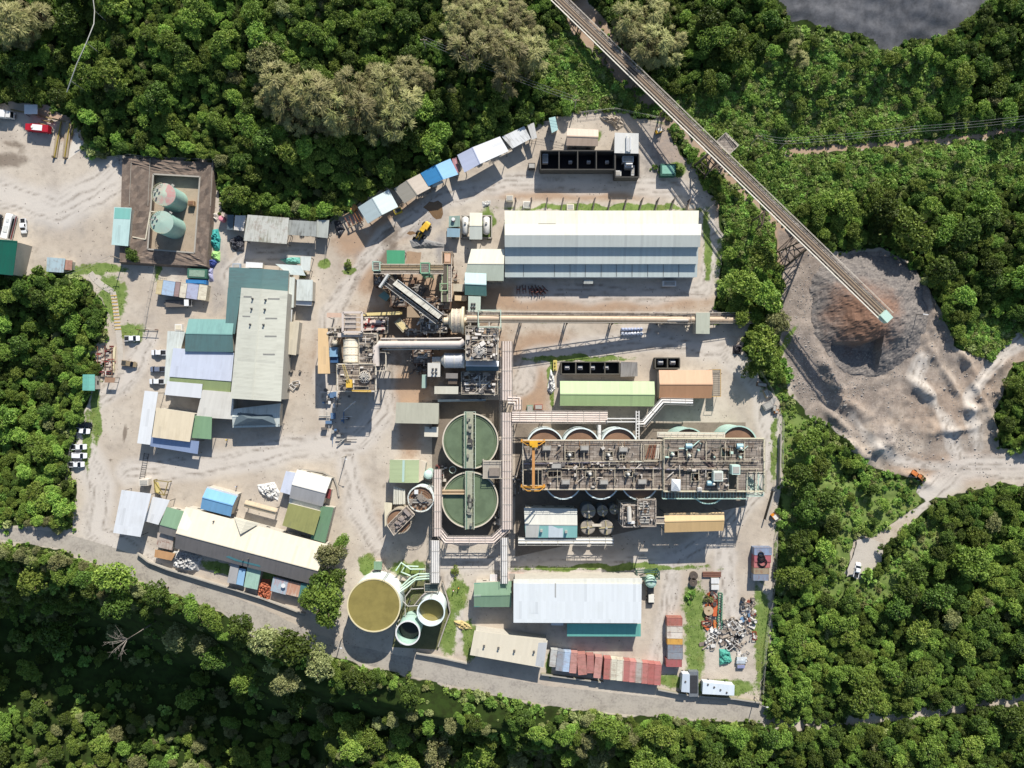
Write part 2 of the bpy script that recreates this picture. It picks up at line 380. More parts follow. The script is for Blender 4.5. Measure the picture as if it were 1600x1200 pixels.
def WT(p):
    z=0.0
    for _ in range(5): q=W(p,z); z=tz(q.x,q.y)
    q=W(p,z); return Vector((q.x,q.y,z))
# ------------------------------------------------------------------ ground sheet
def blobs(PX,PY,lst):
    o=np.zeros(PX.shape)
    for b in lst:
        x,y,rx,ry=b[:4]; a=b[4] if len(b)>4 else 0; s=b[5] if len(b)>5 else 1
        dx=PX-x; dy=PY-y; u=(dx*math.cos(a)+dy*math.sin(a))/rx; v=(-dx*math.sin(a)+dy*math.cos(a))/ry
        o=np.maximum(o,s*np.clip(1.5-np.sqrt(u*u+v*v),0,1))
    return o
GRASS=[(1085,1000,17,70),(1085,950,20,40),(1130,1075,60,14),(1190,1000,14,90),(1225,860,14,60),(700,985,14,40),(715,930,18,30),(735,1000,14,34),(860,1040,6,20),(640,890,30,14),(575,880,14,18),(650,940,24,40),(176,465,22,40),(205,520,20,16),(150,640,8,60),(135,690,8,50),(290,405,40,10),(246,412,7,26),(505,412,10,9),(545,422,12,6),(760,350,12,24),(950,325,160,6),(1105,380,7,60),(1140,420,24,60),(1120,500,20,8),(900,560,90,5),(862,600,5,40),(950,500,150,4),(1050,1065,30,10),(950,887,160,5),(1210,700,8,60,0,.8),(350,890,40,8,.3),(430,905,24,10,.3),(1020,895,14,8),(930,212,18,10,0,.7),(1060,265,16,12),(1020,340,90,5),(100,425,40,8),(1060,190,40,8),(1215,560,6,60,.5),(160,420,40,8)]
BROWN=[(1460,640,70,60,.6,.75),(1400,620,50,20,.3,.6),(1530,600,50,40,0,.7),(1330,625,40,14,.2,.8),(1250,385,30,26,0,.9),(1290,410,40,16,.5,.8),(1580,560,40,30,0,.7),(560,560,70,60,0,.9),(720,540,90,50,0,.9),(640,500,90,40,0,.9),(600,430,60,40),(620,350,60,30,-.5),(560,380,40,24),(830,460,130,16),(830,610,30,60),(900,470,240,20),(640,610,40,40),(640,660,20,60),(900,300,170,14),(1050,230,40,30,.8,.8),(850,545,60,30),(660,460,60,40),(1220,380,20,50),(1250,380,40,20,.3),(1360,500,40,25,.3,1),(1290,440,40,16,-.2),(1500,730,120,26),(1330,615,50,14,.2,.7),(1400,640,60,50,0,.5),(590,850,16,60,0,.6),(560,790,14,60,0,.4),(860,540,300,8,0,.5),(1140,290,14,60,.4),(1150,540,40,20,0,.4),(60,690,0.1,.1),(120,215,30,8),(235,720,0.1,0.1),(720,880,60,10,0,.5)]
GREY=[(90,330,60,40,0,.6),(660,345,40,20,-.5,.9),(600,400,50,20,0,.6),(690,390,12,30,0,.8),(1310,575,40,35,.3,1),(1260,560,26,60,-.3,1),(1290,690,50,22,.8,1),(1300,480,40,60,0,.7),(1370,430,70,30,0,.5),(1440,560,14,30,0,.4),(300,880,300,14,.42,.35),(800,1080,300,14,.13,.3),(1035,240,50,60,0,.6),(900,330,80,20,0,.4),(1130,850,60,40,0,.3),(1110,960,20,60,0,.5),(1150,1000,40,40,0,.4),(1360,560,40,22,.1,1),(1380,680,20,20,0,.8),(340,440,24,80,0,.6),(900,1000,120,40,0,.3)]
DARK=[(240,600,5,3,0,.6),(262,640,3,5,0,.6),(205,560,6,3,.4,.5),(140,760,4,6,0,.6),(330,760,8,3,.2,.5),(600,760,4,8,.2,.5),(590,700,6,4,0,.5),(700,880,8,3,0,.5),(760,890,5,3,0,.5),(1060,290,8,4,.2,.6),(900,300,6,3,0,.5),(650,330,8,5,.4,.6),(690,420,4,8,0,.6),(1180,700,4,9,0,.4),(1150,570,8,4,.5,.4),(1030,960,5,8,0,.5),(1010,1040,8,4,0,.5),(90,300,14,6,.3,.4),(140,360,10,5,-.3,.4),(60,390,12,5,0,.4),(470,700,10,3,-.2,.4),(400,745,14,2.5,-.1,.5),(300,740,12,2.5,-.05,.5),(540,610,3,9,0,.5),(480,590,2.5,12,0,.5),(620,560,60,30,0,.5),(720,500,70,30,0,.5),(700,590,60,30,0,.5),(560,520,30,50,0,.4),(600,410,9,55,.5,.8),(610,370,18,26,.6,.7),(560,430,8,40,.4,.5),(625,400,40,4,.1,.6),(10,250,40,14,0,.8),(36,235,8,16,0,.6),(195,677,3.5,15,.12,1),(173,719,4,3,0,.8),(156,740,3,2,0,.6),(20,225,22,6,.2,.7),(430,970,6,12,.3,.8),(345,925,60,2,.33,.4),(250,890,90,2,.4,.35),(440,962,60,3,.28,.4),(700,1065,90,2,.16,.3),(1085,460,30,3,.1,.6),(1040,470,40,2,.1,.5),(925,462,60,4,.05,.3),(1030,255,40,40,0,.45),(960,265,60,26,0,.3),(505,590,3,120,.02,.3),(512,470,4,60,.4,.4),(400,760,100,2,-.2,.3),(560,700,3,60,-.3,.25),(1180,760,3,80,0,.3),(800,300,90,3,.02,.3),(820,310,120,2,.03,.3),(300,720,90,2,-.08,.25),(1120,600,3,60,-.6,.3)]
TRACKS=[([(0,300),(90,330),(150,300),(190,270)],26),([(120,690),(160,760),(150,830),(230,880)],22),([(130,640),(190,600),(230,530)],16),([(200,740),(330,725),(460,700),(560,690),(600,640),(590,560)],20),([(512,650),(508,560),(515,490),(560,420),(600,370),(690,310),(800,285),(1000,290),(1080,300),(1118,380)],13),([(545,720),(560,800),(590,850)],18),([(370,480),(360,430),(380,400),(470,400)],12),([(700,880),(900,884),(1040,880),(1130,830),(1180,760),(1205,680),(1190,610),(1130,545),(1000,530),(830,560),(815,600)],16),([(1120,380),(1100,450),(1000,460),(820,455)],14),([(1130,840),(1140,930),(1150,980)],14),([(1050,900),(1040,980),(1030,1040)],14),([(700,900),(720,1000)],8),([(1440,780),(1500,730),(1640,725)],20),([(1500,720),(1470,650),(1430,590),(1440,560)],9),([(1530,700),(1510,620),(1560,560),(1610,520)],8),([(1500,735),(1400,720),(1360,690),(1330,650)],7)]
def pline(PX,PY,pts):
    d=np.full(PX.shape,1e9)
    for (ax,ay),(bx,by) in zip(pts,pts[1:]):
        ex,ey=bx-ax,by-ay; t=np.clip(((PX-ax)*ex+(PY-ay)*ey)/(ex*ex+ey*ey),0,1); d=np.minimum(d,np.hypot(PX-ax-t*ex,PY-ay-t*ey))
    return d
def make_ground():
    gx=np.concatenate([[-4000,-1500,-700,-400],np.arange(-262,262.1,.8),[400,700,1500,4000]])
    gy=np.concatenate([[-4000,-1500,-700,-350],np.arange(-206,206.1,.8),[350,700,1500,4000]])
    X,Y=np.meshgrid(gx,gy); x=X.ravel(); y=Y.ravel(); z=terrain(x,y)
    nx,ny=len(gx),len(gy); _TG.update(x=gx,y=gy,z=z.reshape(len(gy),len(gx))); PX=x/S+800; PY=600-y/S
    me=bpy.data.meshes.new('ground'); n=nx*ny
    idx=np.arange(n).reshape(ny,nx); q=np.stack([idx[:-1,:-1],idx[:-1,1:],idx[1:,1:],idx[1:,:-1]],-1).reshape(-1,4)
    me.vertices.add(n); me.vertices.foreach_set('co',np.stack([x,y,z],-1).ravel().astype(np.float32))
    me.loops.add(q.size); me.loops.foreach_set('vertex_index',q.ravel().astype(np.int32))
    me.polygons.add(len(q)); me.polygons.foreach_set('loop_start',(np.arange(len(q))*4).astype(np.int32))
    me.update(calc_edges=True); me.polygons.foreach_set('use_smooth',np.ones(len(q),bool))
    w=fbm(x,y,14,3)*3
    dc=np.maximum.reduce([sdf(p,PX,PY) for p in(CLEAR,PILE,LANE,ROADE,TRAIL)])
    clear=sm(dc+w,-4,4)
    low=np.maximum.reduce([sdf(p,PX,PY) for p in LOW]); lowm=sm(low+w*2,-8,8)
    conv=sm(sdf(CONVC,PX,PY)+w,-3,4)
    dx_,dy_=6*vnoise(x,y,5,3),6*vnoise(x+400,y,5,3); gr=blobs(PX+dx_,PY+dy_,GRASS)*clear; gr=np.maximum(gr,lowm*(1-clear)*(1-.7*conv))
    ravine=sm(-sdf(CLEAR,PX,PY),30,60)*sm(PY,900,950)*sm(PX,1000,900)
    soil=np.maximum(clear,conv*.9)
    br=np.maximum(blobs(PX,PY,BROWN),np.maximum(sm(sdf(TRAIL,PX,PY),-3,3),sm(sdf(LANE,PX,PY),-3,3)*.3)); br=np.maximum(br,conv*.8)
    gy_=np.maximum(blobs(PX,PY,GREY),0); hp=sm(sdf(HEAP,PX,PY)+22*vnoise(x,y,9,4),-2,3)
    dk=blobs(PX,PY,DARK)
    trk=np.zeros(n); rut=np.zeros(n); wob=fbm(x,y,22,3)*2.5
    for pts,wd in TRACKS:
        d=pline(PX,PY,pts)+wob; trk=np.maximum(trk,1-sm(d,wd*.6,wd*1.5))
        for k in (.25,.55,.8): rut=np.maximum(rut,np.exp(-((d-wd*k)/1.6)**2)*(.5+.5*np.sin(x*.13+y*.09+k*9)))
    pz=np.maximum(sm(sdf(PILE,PX,PY),-2,8)*(.6+.4*np.maximum(sm(1500-PX-(PY-560)*.9,-40,90)*sm(PY,700,600),sm(1330-PX,0,40))),0)*sm(PY,765,720)
    soil=np.maximum(soil,hp); gr=gr*(1-hp)
    for nm,cols in(('wear',(trk,rut,pz)),('cover',(soil,gr,br)),('tone',(gy_,hp,dk))):
        a=me.color_attributes.new(nm,'FLOAT_COLOR','POINT')
        a.data.foreach_set('color',np.stack([*cols,np.ones(n)],-1).ravel().astype(np.float32))
    m,nt,b=nodes('ground_soil'); gm=nd(nt,'ShaderNodeNewGeometry'); pos=gm.outputs['Position']
    def att(nm):
        a=nd(nt,'ShaderNodeAttribute'); a.attribute_name=nm; s=nd(nt,'ShaderNodeSeparateColor'); nt.links.new(a.outputs['Color'],s.inputs[0]); return s.outputs
    c=att('cover'); t=att('tone'); wr=att('wear')
    n1=noise(nt,pos,.035,6,.6); n2=noise(nt,pos,.35,6,.7); n3=noise(nt,pos,2.2,4,.7); n4=noise(nt,pos,.11,5,.65)
    def thr(a,k=.9,lo=.35,hi=.65,nn=None): return ramp(nt,math_(nt,'ADD',a,math_(nt,'MULTIPLY',math_(nt,'SUBTRACT',nn or n2,.5),k)),lo,hi)
    yard=mixc(nt,ramp(nt,n1,.4,.62),lin('#c2b7a7'),lin('#b6a998'))
    yard=mixc(nt,math_(nt,'MULTIPLY',ramp(nt,n4,.45,.7),.7),yard,lin('#a69b8e'))
    yard=mixc(nt,math_(nt,'MULTIPLY',thr(c[2],.9,.15,.95),.85),yard,lin('#a6896f'))
    yard=mixc(nt,math_(nt,'MULTIPLY',thr(t[0],.9,.15,.95),.85),yard,lin('#979390'))
    yard=mixc(nt,math_(nt,'MULTIPLY',thr(wr[2],.6,.2,.9,n4),.85),yard,mixc(nt,ramp(nt,n4,.4,.65),lin('#9b8d80'),lin('#7e736a')))
    yard=mixc(nt,math_(nt,'MULTIPLY',math_(nt,'MULTIPLY',wr[2],ramp(nt,n2,.4,.6)),.55),yard,lin('#6f655c')); yard=mixc(nt,math_(nt,'MULTIPLY',math_(nt,'MULTIPLY',wr[2],ramp(nt,n3,.5,.68)),.4),yard,lin('#b8aea4'))
    yard=mixc(nt,math_(nt,'MULTIPLY',ramp(nt,n2,.45,.75),.35),yard,lin('#7d7368'))
    yard=mixc(nt,math_(nt,'MULTIPLY',wr[0],.8),yard,lin('#c9c1b6'))
    yard=mixc(nt,math_(nt,'MULTIPLY',math_(nt,'MULTIPLY',wr[1],ramp(nt,n2,.3,.6)),.85),yard,lin('#7d7266'))
    yard=mixc(nt,math_(nt,'MULTIPLY',ramp(nt,n3,.55,.75),.15),yard,lin('#c4bcb0'))
    yard=mixc(nt,math_(nt,'MULTIPLY',thr(t[2],.7,.3,.8),.75),yard,lin('#6a5d50'))
    yard=mixc(nt,ramp(nt,t[1],.0,.3),yard,mixc(nt,ramp(nt,n2,.35,.7),lin('#6c6c6e'),lin('#545456')))
    grass=mixc(nt,ramp(nt,n2,.4,.65),lin('#7a8b4c'),lin('#62763c')); grass=mixc(nt,math_(nt,'MULTIPLY',ramp(nt,n4,.5,.7),.6),grass,lin('#7a7a45'))
    floor_=mixc(nt,ramp(nt,n2,.4,.65),lin('#33431c'),lin('#2a3317'))
    o=mixc(nt,thr(c[0],.5),floor_,yard); o=mixc(nt,thr(c[1],1.5,.4,.7,n3 if 0 else n2),o,grass)
    nt.links.new(o,b.inputs['Base Color']); b.inputs['Roughness'].default_value=.95; b.inputs['Specular IOR Level'].default_value=.1
    hh=math_(nt,'ADD',math_(nt,'MULTIPLY',n2,.6),math_(nt,'MULTIPLY',n3,.25))
    bp=nd(nt,'ShaderNodeBump',Strength=.5,Distance=.35); nt.links.new(hh,bp.inputs['Height']); nt.links.new(bp.outputs[0],b.inputs['Normal'])
    me.materials.append(m); o=bpy.data.objects.new('ground',me); COL.objects.link(o); o['kind']='structure'
    return o
make_ground()
def sheet(name,pts,mat,z=.004,kind='structure',wob=0,zz=None):
    q=[W(p,z) for p in pts]
    if wob:
        out=[]
        for i in range(len(q)):
            a,b2=q[i],q[(i+1)%len(q)]; k=max(1,int((b2-a).length/1.2))
            for j in range(k):
                p=a.lerp(b2,j/k); out.append(Vector((p.x+RNG.uniform(-wob,wob),p.y+RNG.uniform(-wob,wob),z)))
        q=out
    if sum(q[i].x*q[(i+1)%len(q)].y-q[(i+1)%len(q)].x*q[i].y for i in range(len(q)))<0: q=q[::-1]
    mb=MB(); mb.face(q); o=mb.build(name,mat)
    if kind: o['kind']=kind
    return o
ROADM=M('#aaa295',.9,0,.5,.22,'#77706a'); SLAB=M('#bdb4a6',.9,0,.3,.3)
sheet('road',[(-40,822),(60,827),(112,836),(160,850),(215,868),(270,898),(345,925),(410,950),(480,985),(540,1006),(620,1023),(700,1040),(780,1058),(860,1072),(1030,1090),(1100,1098),(1200,1103),(1200,1130),(1000,1118),(880,1106),(760,1083),(640,1056),(540,1030),(480,1020),(410,1003),(340,953),(260,923),(170,888),(95,858),(-40,836)],ROADM,wob=.15)
sheet('concrete_pad',[(1340,843),(1362,841),(1380,850),(1378,878),(1360,893),(1322,900)],SLAB,wob=.4)
sheet('concrete_apron',[A1(205,240),A1(385,262),A1(380,305),A1(200,290)],M('#b89c86',.9,0,.3,.3))
sheet('concrete_apron',[A1(400,365),A1(460,385),A1(440,455),A1(360,515),A1(365,480)],M('#cfc7ba',.9,0,.25,.3))
sheet('gravel_pad',[C4(1160,620),C4(1382,685),C4(1335,728),C4(1165,682)],M('#7f8288',.95,0,.45,.5),z=.008,wob=.3)
sheet('tailings_apron',[D2(640,20),D2(840,40),D2(830,220),D2(640,220)],M('#a58b72',.95,0,.35,.5),wob=.2)
sheet('concrete_apron',[A5(585,510),A5(660,510),A5(660,545),A5(575,545)],M('#b5a081',.95,0,.35,.5))
sheet('puddle',[A6(545,725),A6(580,690),A6(640,682),A6(672,700),A6(680,770),A6(660,810),A6(625,815),A6(590,775)],WATER('#7d6345',.25),z=.012,wob=.35)
sheet('puddle',[A6(420,905),A6(470,895),A6(490,910),A6(450,925)],WATER('#86694a',.25),z=.012,wob=.3)
sheet('bund_floor',[(675,625),(780,625),(780,845),(675,845)],M('#7d7265',.9,0,.45,.3),z=.01)
sheet('bund_floor',[(805,660),(1165,660),(1165,790),(805,870)],M('#85796b',.9,0,.45,.3),z=.01)
sheet('tank_yard_floor',[B3(440,330),B3(700,330),B3(840,560),B3(750,850),B3(400,830),B3(440,600)],M('#6a6a4a',.95,0,.45,.4),z=.01)
# ------------------------------------------------------------------ roofs seen from above, building by building
r_cream=ROOF('#efe9d2','#b9ad94',.25); r_white=ROOF('#eceeee','#c3c2bc',.25); r_pale=ROOF('#cfd4cc','#98988c',.45); r_grey=ROOF('#b4b7ae','#83807a',.4); r_beige=ROOF('#c9bfa9','#99907c',.35)
r_teal=ROOF('#5f7d7b','#56605c',.35); r_tealL=ROOF('#7fa8a0','#5f7d7b',.3); r_green=ROOF('#3f8a66','#4a6a58',.3); r_dkgreen=ROOF('#1f6350','#2c4a44',.3); r_mint=ROOF('#7fb8ac','#8aa39a',.3)
r_olive=ROOF('#9aa073','#848064',.4); r_lav=ROOF('#cfd4e0','#b2b5bd',.3); r_ltgreen=ROOF('#a9bd8c','#93a07c',.3); r_brick=ROOF('#c09673','#a07a60',.35); r_blue=ROOF('#7fb2d6','#6e90a8',.3); r_dblue=ROOF('#3f86b8','#3d6f92',.3)
r_tan=ROOF('#d4b88c','#b09670',.35); r_slate=ROOF('#5d6a70','#4c5257',.3); r_rusty=ROOF('#b7aa9c','#8a7464',.6,rust=.6); r_white2=ROOF('#f4f5f4','#d5d4d0',.2); r_greybr=ROOF('#8f8880','#77706a',.35); r_sage=ROOF('#7d9a7c','#6a7f69',.35)
r_dirty=ROOF('#a5a7a0','#6c6a62',.75); r_pinkgrey=ROOF('#b5a595','#8f7f70',.5); r_ltteal=ROOF('#a9c9c4','#8aa8a2',.35); r_steelblue=ROOF('#8fa9b4','#75868c',.35); r_corr=ROOF('#c4c3b8','#85826f',.8,rust=.25)
# --- north-west lot
gable('lot_workshop','dark green gabled workshop at the left edge beside the parked bus',[A1(-150,930),A1(112,952),A1(70,1132),A1(-190,1108)],6.5,1.6,r_dkgreen,f=.02,win=3)
shed('gate_shelter','small white flat canopy behind the red fire truck',rect(A1,130,217,200,268),2.6,2.5,r_white2,open_=True,over=.15)
t=shed('guard_shed','teal and pale roofed guard shed against the tank enclosure',[A1(612,766),A1(705,770),A1(686,976),A1(597,968)],4.2,3.8,ROOF('#b9d2cc','#93aca6',.3))
patch(t,[A1(616,770),A1(702,774),A1(696,832),A1(611,828)],r_mint)
shed('lean_to_hut','pale blue rusting lean-to in the grass below the dusty lot',[A1(252,1035),A1(350,1042),A1(340,1118),A1(248,1112)],2.6,2.4,ROOF('#a9bcc0','#7d7468',.6,rust=.35),win=1)
shed('rusty_hut','tiny rust streaked hut joined to the pale lean-to',[A1(352,1050),A1(388,1052),A1(384,1105),A1(346,1102)],2.2,2.0,ROOF('#b98e7c','#8a6a58',.5,rust=.5),win=0)
# --- long sheds below the forest edge
shed('open_store','large pale streaked roof of the open store under the forest edge',[D8(535,38),D8(985,72),D8(962,356),D8(490,320)],5.2,4.8,r_corr,open_=True)
shed('middle_bay','dirty grey corrugated bay joined to the large open store',[D8(988,95),D8(1285,112),D8(1280,276),D8(972,256)],4.6,4.2,r_dirty,open_=True)
shed('end_bay','narrow grey end bay of the store row beside the scrap racks',[D8(1288,96),D8(1422,97),D8(1405,292),D8(1283,280)],3.9,3.5,r_grey,open_=True)
shed('tool_hut','small slate blue hut at the left end of the store row',[D8(318,38),D8(385,40),D8(372,205),D8(310,198)],2.8,2.6,r_slate,win=1)
shed('small_store','small off white store with dirty seams between slate hut and open store',[D8(400,45),D8(518,47),D8(494,214),D8(385,203)],3.2,3.0,ROOF('#d9d4cc','#978f84',.6),win=1)
shed('site_cabin','short white cabin roof behind the teal workshop',[D8(517,550),D8(700,562),D8(695,618),D8(512,612)],3.0,2.9,r_white2,win=2)
shed('canopy_roof','white canopy with mint upper edge beside the teal workshop',[D8(835,572),D8(1112,590),D8(1165,700),D8(985,688)],4.0,3.7,ROOF('#dde6e0','#b9cfc6',.3),open_=True)
shed('canopy_wing','grey wing of the white canopy with dirty top',[D8(1115,490),D8(1226,492),D8(1212,648),D8(1116,640)],3.9,3.8,r_pale,open_=True)
shed('switch_room','pale grey switch room roof beside the haul track',[A2(880,455),A2(963,458),A2(960,568),A2(876,565)],4.6,4.3,r_pale,win=1)
shed('switch_room_porch','white porch roof on the south side of the switch room',[A2(876,567),A2(958,570),A2(955,592),A2(874,588)],3.6,3.4,r_white2,win=0)
shed('covered_way','narrow pale strip roof along the workshop east wall',[A2(838,442),A2(869,445),A2(862,602),A2(832,602)],3.6,3.4,r_pale,win=0)
shed('covered_way','short white strip roof south of the longer pale strip',[A2(831,612),A2(856,613),A2(850,684),A2(826,682)],3.2,3.0,r_white,win=0)
shed('side_office','plain beige side office roof against the big ridged workshop',[A2(826,678),A2(893,672),A2(875,850),A2(812,842)],4.0,3.6,r_beige,win=2)
# --- workshop complex
gable('main_workshop','tall beige ridged workshop with rows of grey skylights',[A2(590,498),A2(832,516),A2(797,1090),A2(533,1075)],9.0,1.0,ROOF('#c9c8b8','#a8a596',.35),along=1,f=.55,win=6)
MW=bpy.data.objects['main_workshop']
sky=M('#8b8a83',.35,0,.2,.6)
for p in [(602,545),(595,648),(587,742),(580,835),(728,556),(715,658),(712,751),(703,845)]:
    patch(MW,[A2(p[0],p[1]-4),A2(p[0]+(42 if p[0]<650 else 62),p[1]-3),A2(p[0]+(42 if p[0]<650 else 62),p[1]+5),A2(p[0],p[1]+4)],sky,'skylight')
for p in [(650,556),(645,608),(638,690),(718,562),(714,612),(707,692)]: vent(MW,root_h[MW.name],A2(*p),.4)
t=gable('stores_building','dark teal roofed stores wrapping the north end of the tall workshop',[A2(527,392),A2(838,410),A2(828,560),A2(520,545)],6.6,1.0,r_teal,along=1,f=.43,win=2)
shed('stores_wing','dark teal strip roof along the west side of the tall workshop',[A2(520,500),A2(592,503),A2(556,740),A2(504,735)],7.0,6.3,r_teal,win=0)
gable('assay_office','sage and dark teal gabled office left of the tall workshop',[A2(316,660),A2(552,664),A2(548,834),A2(296,830)],6.2,1.0,r_tealL,r_teal,f=.46,win=3)
shed('side_roof','blue strip roof below the dark teal gabled office',[A2(298,818),A2(548,834),A2(547,852),A2(297,838)],5.2,5.0,ROOF('#6a83b0','#5a6c94',.25),win=0)
shed('west_store','pale grey west strip roof facing the parked pickups',[A2(206,724),A2(298,727),A2(234,992),A2(188,1000)],4.6,4.2,r_pale,win=3)
shed('central_store','wide lavender white roof at the heart of the workshop block',[A2(236,812),A2(552,838),A2(538,986),A2(214,962)],5.6,5.0,r_lav,win=0)
shed('olive_wing','olive green strip roof below the wide lavender roof',[A2(218,962),A2(538,986),A2(532,1046),A2(212,1024)],4.8,4.4,ROOF('#8c9a6c','#79835e',.3),win=0)
shed('bright_canopy','brilliant white canopy over the dark inner court',[A2(204,985),A2(388,1000),A2(380,1074),A2(190,1056)],5.8,5.4,r_white2,open_=True)
shed('canteen','plain pale square roof right of the inner court',[A2(388,1030),A2(550,1044),A2(546,1184),A2(355,1172)],5.4,4.9,r_beige if 0 else ROOF('#d3cfc4','#b3ada0',.3),win=3)
gable('annex_office','low pale annex below the tall workshop',[A2(548,1130),A2(796,1100),A2(790,1222),A2(545,1228)],4.6,.7,r_pale,f=.4,win=3)
t=thing('porch_roof','small slate hipped roof standing on the low pale annex','roof',(W(A2(660,1185),5.2).x,W(A2(660,1185),5.2).y,0))
q=[W(A2(*p),5.2) for p in((572,1150),(752,1160),(772,1212),(548,1218))]; a=W(A2(625,1178),6.6); b=W(A2(700,1182),6.6)
MB().panel(a,b,q[1],q[0]).panel(b,a,q[3],q[2]).mesh([a,q[0],q[3]],[(0,1,2)]).mesh([b,q[2],q[1]],[(0,1,2)]).build('hip_roof',r_slate,t)
for p in q: MB().box((p.x*.99,p.y*.995,0),(.2,.2,5.15),0,0).build('post',STEELD,t)
t=shed('cream_hall','flat cream hall roof with blue skirt on the car park side',[A3(657,628),A3(897,664),A3(866,842),A3(630,812)],6.2,5.8,ROOF('#dccdb0','#bfae90',.35),win=0)
shed('blue_verandah','blue verandah roof skirting the cream hall',[A3(628,808),A3(925,838),A3(915,918),A3(616,868)],4.8,4.0,ROOF('#93a3c0','#7d8ca8',.35),open_=True)
shed('sage_shed','sage green square roof right of the cream hall',[A3(884,676),A3(1005,686),A3(1000,826),A3(876,816)],5.0,4.6,ROOF('#7f9e7a','#6d8a6a',.3),open_=True)
shed('long_canopy','long white canopy roof facing the row of parked pickups',[A3(584,522),A3(668,530),A3(618,860),A3(537,850)],4.8,4.4,r_white,open_=True)
gable('weigh_hut','teal ribbed hut on the slope at the forest edge',[A3(197,420),A3(272,420),A3(272,522),A3(195,520)],4.0,.5,ROOF('#6fb0a0','#6a8f88',.35),along=1,win=1)
shed('fuel_hut','small brown post shed beside the scrap rack',[A3(335,438),A3(400,440),A3(394,472),A3(333,470)],3.0,2.8,ROOF('#a8866c','#84684f',.5),open_=True,over=.1)
# --- south-west office compound
shed('white_depot','largest plain white roof at the south west corner by the road',[A4(120,262),A4(306,286),A4(238,556),A4(67,530)],6.0,5.2,ROOF('#d9dbdc','#b9b8b4',.3),open_=True)
shed('white_garage','small brilliant white garage roof beside the large white depot',[A4(315,304),A4(421,326),A4(350,480),A4(259,456)],4.6,4.0,r_white2,open_=True)
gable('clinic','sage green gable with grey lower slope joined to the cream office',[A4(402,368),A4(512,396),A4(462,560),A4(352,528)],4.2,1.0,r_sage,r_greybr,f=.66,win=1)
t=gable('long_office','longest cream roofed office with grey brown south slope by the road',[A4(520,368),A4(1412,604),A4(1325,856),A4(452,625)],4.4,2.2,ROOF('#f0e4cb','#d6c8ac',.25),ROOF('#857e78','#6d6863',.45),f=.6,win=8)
patch(t,[A4(900,640),A4(940,650),A4(990,745),A4(830,705),A4(770,680)],ROOF('#5a8f92','#577a7c',.4)) 
patch(t,[A4(515,385),A4(560,470),A4(530,522),A4(470,500)],ROOF('#ded8c6','#b9b19e',.3))
q=[W(A4(822,430),4.6),W(A4(985,470),4.6),W(A4(862,540),6.3)]
a=W(A4(900,455),6.2)
mb=MB(); mb.face([q[0],a,q[2]][::-1],[(0,0),(2,0),(2,3)]); mb.face([a,q[1],q[2]][::-1],[(0,0),(2,0),(2,3)]); mb.face([q[0],q[1],a]); mb.build('dormer',ROOF('#dcd5bf','#c0b79f',.3),t)
for p in [(697,458),(880,700),(915,690)]: vent(t,root_h[t.name],A4(*p),.3)
gable('blue_house','sky blue gabled house with white verges behind the long office',[A4(652,250),A4(842,302),A4(802,428),A4(612,380)],4.4,1.3,r_blue,f=.42,win=2)
shed('white_verge_roof','thin white lean-to along the back of the sky blue house',[A4(656,240),A4(850,292),A4(846,306),A4(650,254)],4.0,3.9,r_white2,win=0)
gable('pump_house','low beige roof over dark pump bays beside the sky blue house',[A4(897,324),A4(1097,378),A4(1080,418),A4(884,368)],3.4,.5,ROOF('#c9b697','#a8967a',.4),win=0,open_=True)
shed('lavender_store','lavender white side roof on the left of the white and grey gable',[A4(1147,144),A4(1212,156),A4(1172,292),A4(1110,274)],4.2,3.9,r_lav,win=1)
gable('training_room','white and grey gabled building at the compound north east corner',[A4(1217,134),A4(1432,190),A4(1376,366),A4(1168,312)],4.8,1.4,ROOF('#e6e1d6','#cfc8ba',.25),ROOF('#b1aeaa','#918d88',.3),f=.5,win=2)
shed('red_kiosk','tiny dark red kiosk beside the white and grey gable',[A4(1405,252),A4(1432,258),A4(1422,318),A4(1392,310)],2.8,2.6,ROOF('#8c4644','#6a3a38',.4),win=0)
shed('link_roof','pale strip roof between the grey gable and the olive roof',[A4(1172,312),A4(1366,362),A4(1360,396),A4(1165,345)],3.8,3.6,r_pale,win=0)
shed('olive_hall','olive roof laid over the larger green roof near the road bend',[A4(1166,345),A4(1366,396),A4(1322,546),A4(1124,484)],6.0,5.4,ROOF('#98975f','#7f8052',.45),win=2)
shed('green_hall','muted green roof under and right of the olive roof',[A4(1368,362),A4(1446,372),A4(1392,594),A4(1300,566)],4.6,4.2,ROOF('#6d8c6c','#5f7a5e',.35),win=2)
# roadside row
shed('patched_shack','patched beige roof shack at the left end of the roadside row',[A4(345,528),A4(446,552),A4(436,640),A4(338,618)],3.0,2.8,r_rusty,win=1)
shed('orange_lean_to','orange beige lean-to beside the roadside wall',[A4(330,634),A4(456,660),A4(432,704),A4(324,682)],2.6,2.3,ROOF('#c4986c','#a57f5c',.5),win=0)
shed('grey_container_roof','grey steel cabin standing across the roadside wall',[A4(803,716),A4(856,727),A4(834,852),A4(779,840)],3.4,3.3,ROOF('#a4a29f','#84807a',.4),win=1)
shed('blue_cabin','narrow light blue cabin between grey and green cabins',[A4(856,750),A4(896,758),A4(879,862),A4(834,850)],3.0,2.9,ROOF('#8fb4d0','#7d98aa',.3),win=1)
shed('green_cabin','weathered pale green cabin with white top edge',[A4(906,744),A4(992,766),A4(968,886),A4(884,868)],3.2,3.0,ROOF('#9dbcaa','#7c978a',.6),win=1)
shed('patchwork_shack','blue and red patchwork shack with white dish on top',[A4(1068,804),A4(1163,830),A4(1146,918),A4(1050,892)],3.2,3.0,ROOF('#a3b4bc','#b08684',.8),win=1)
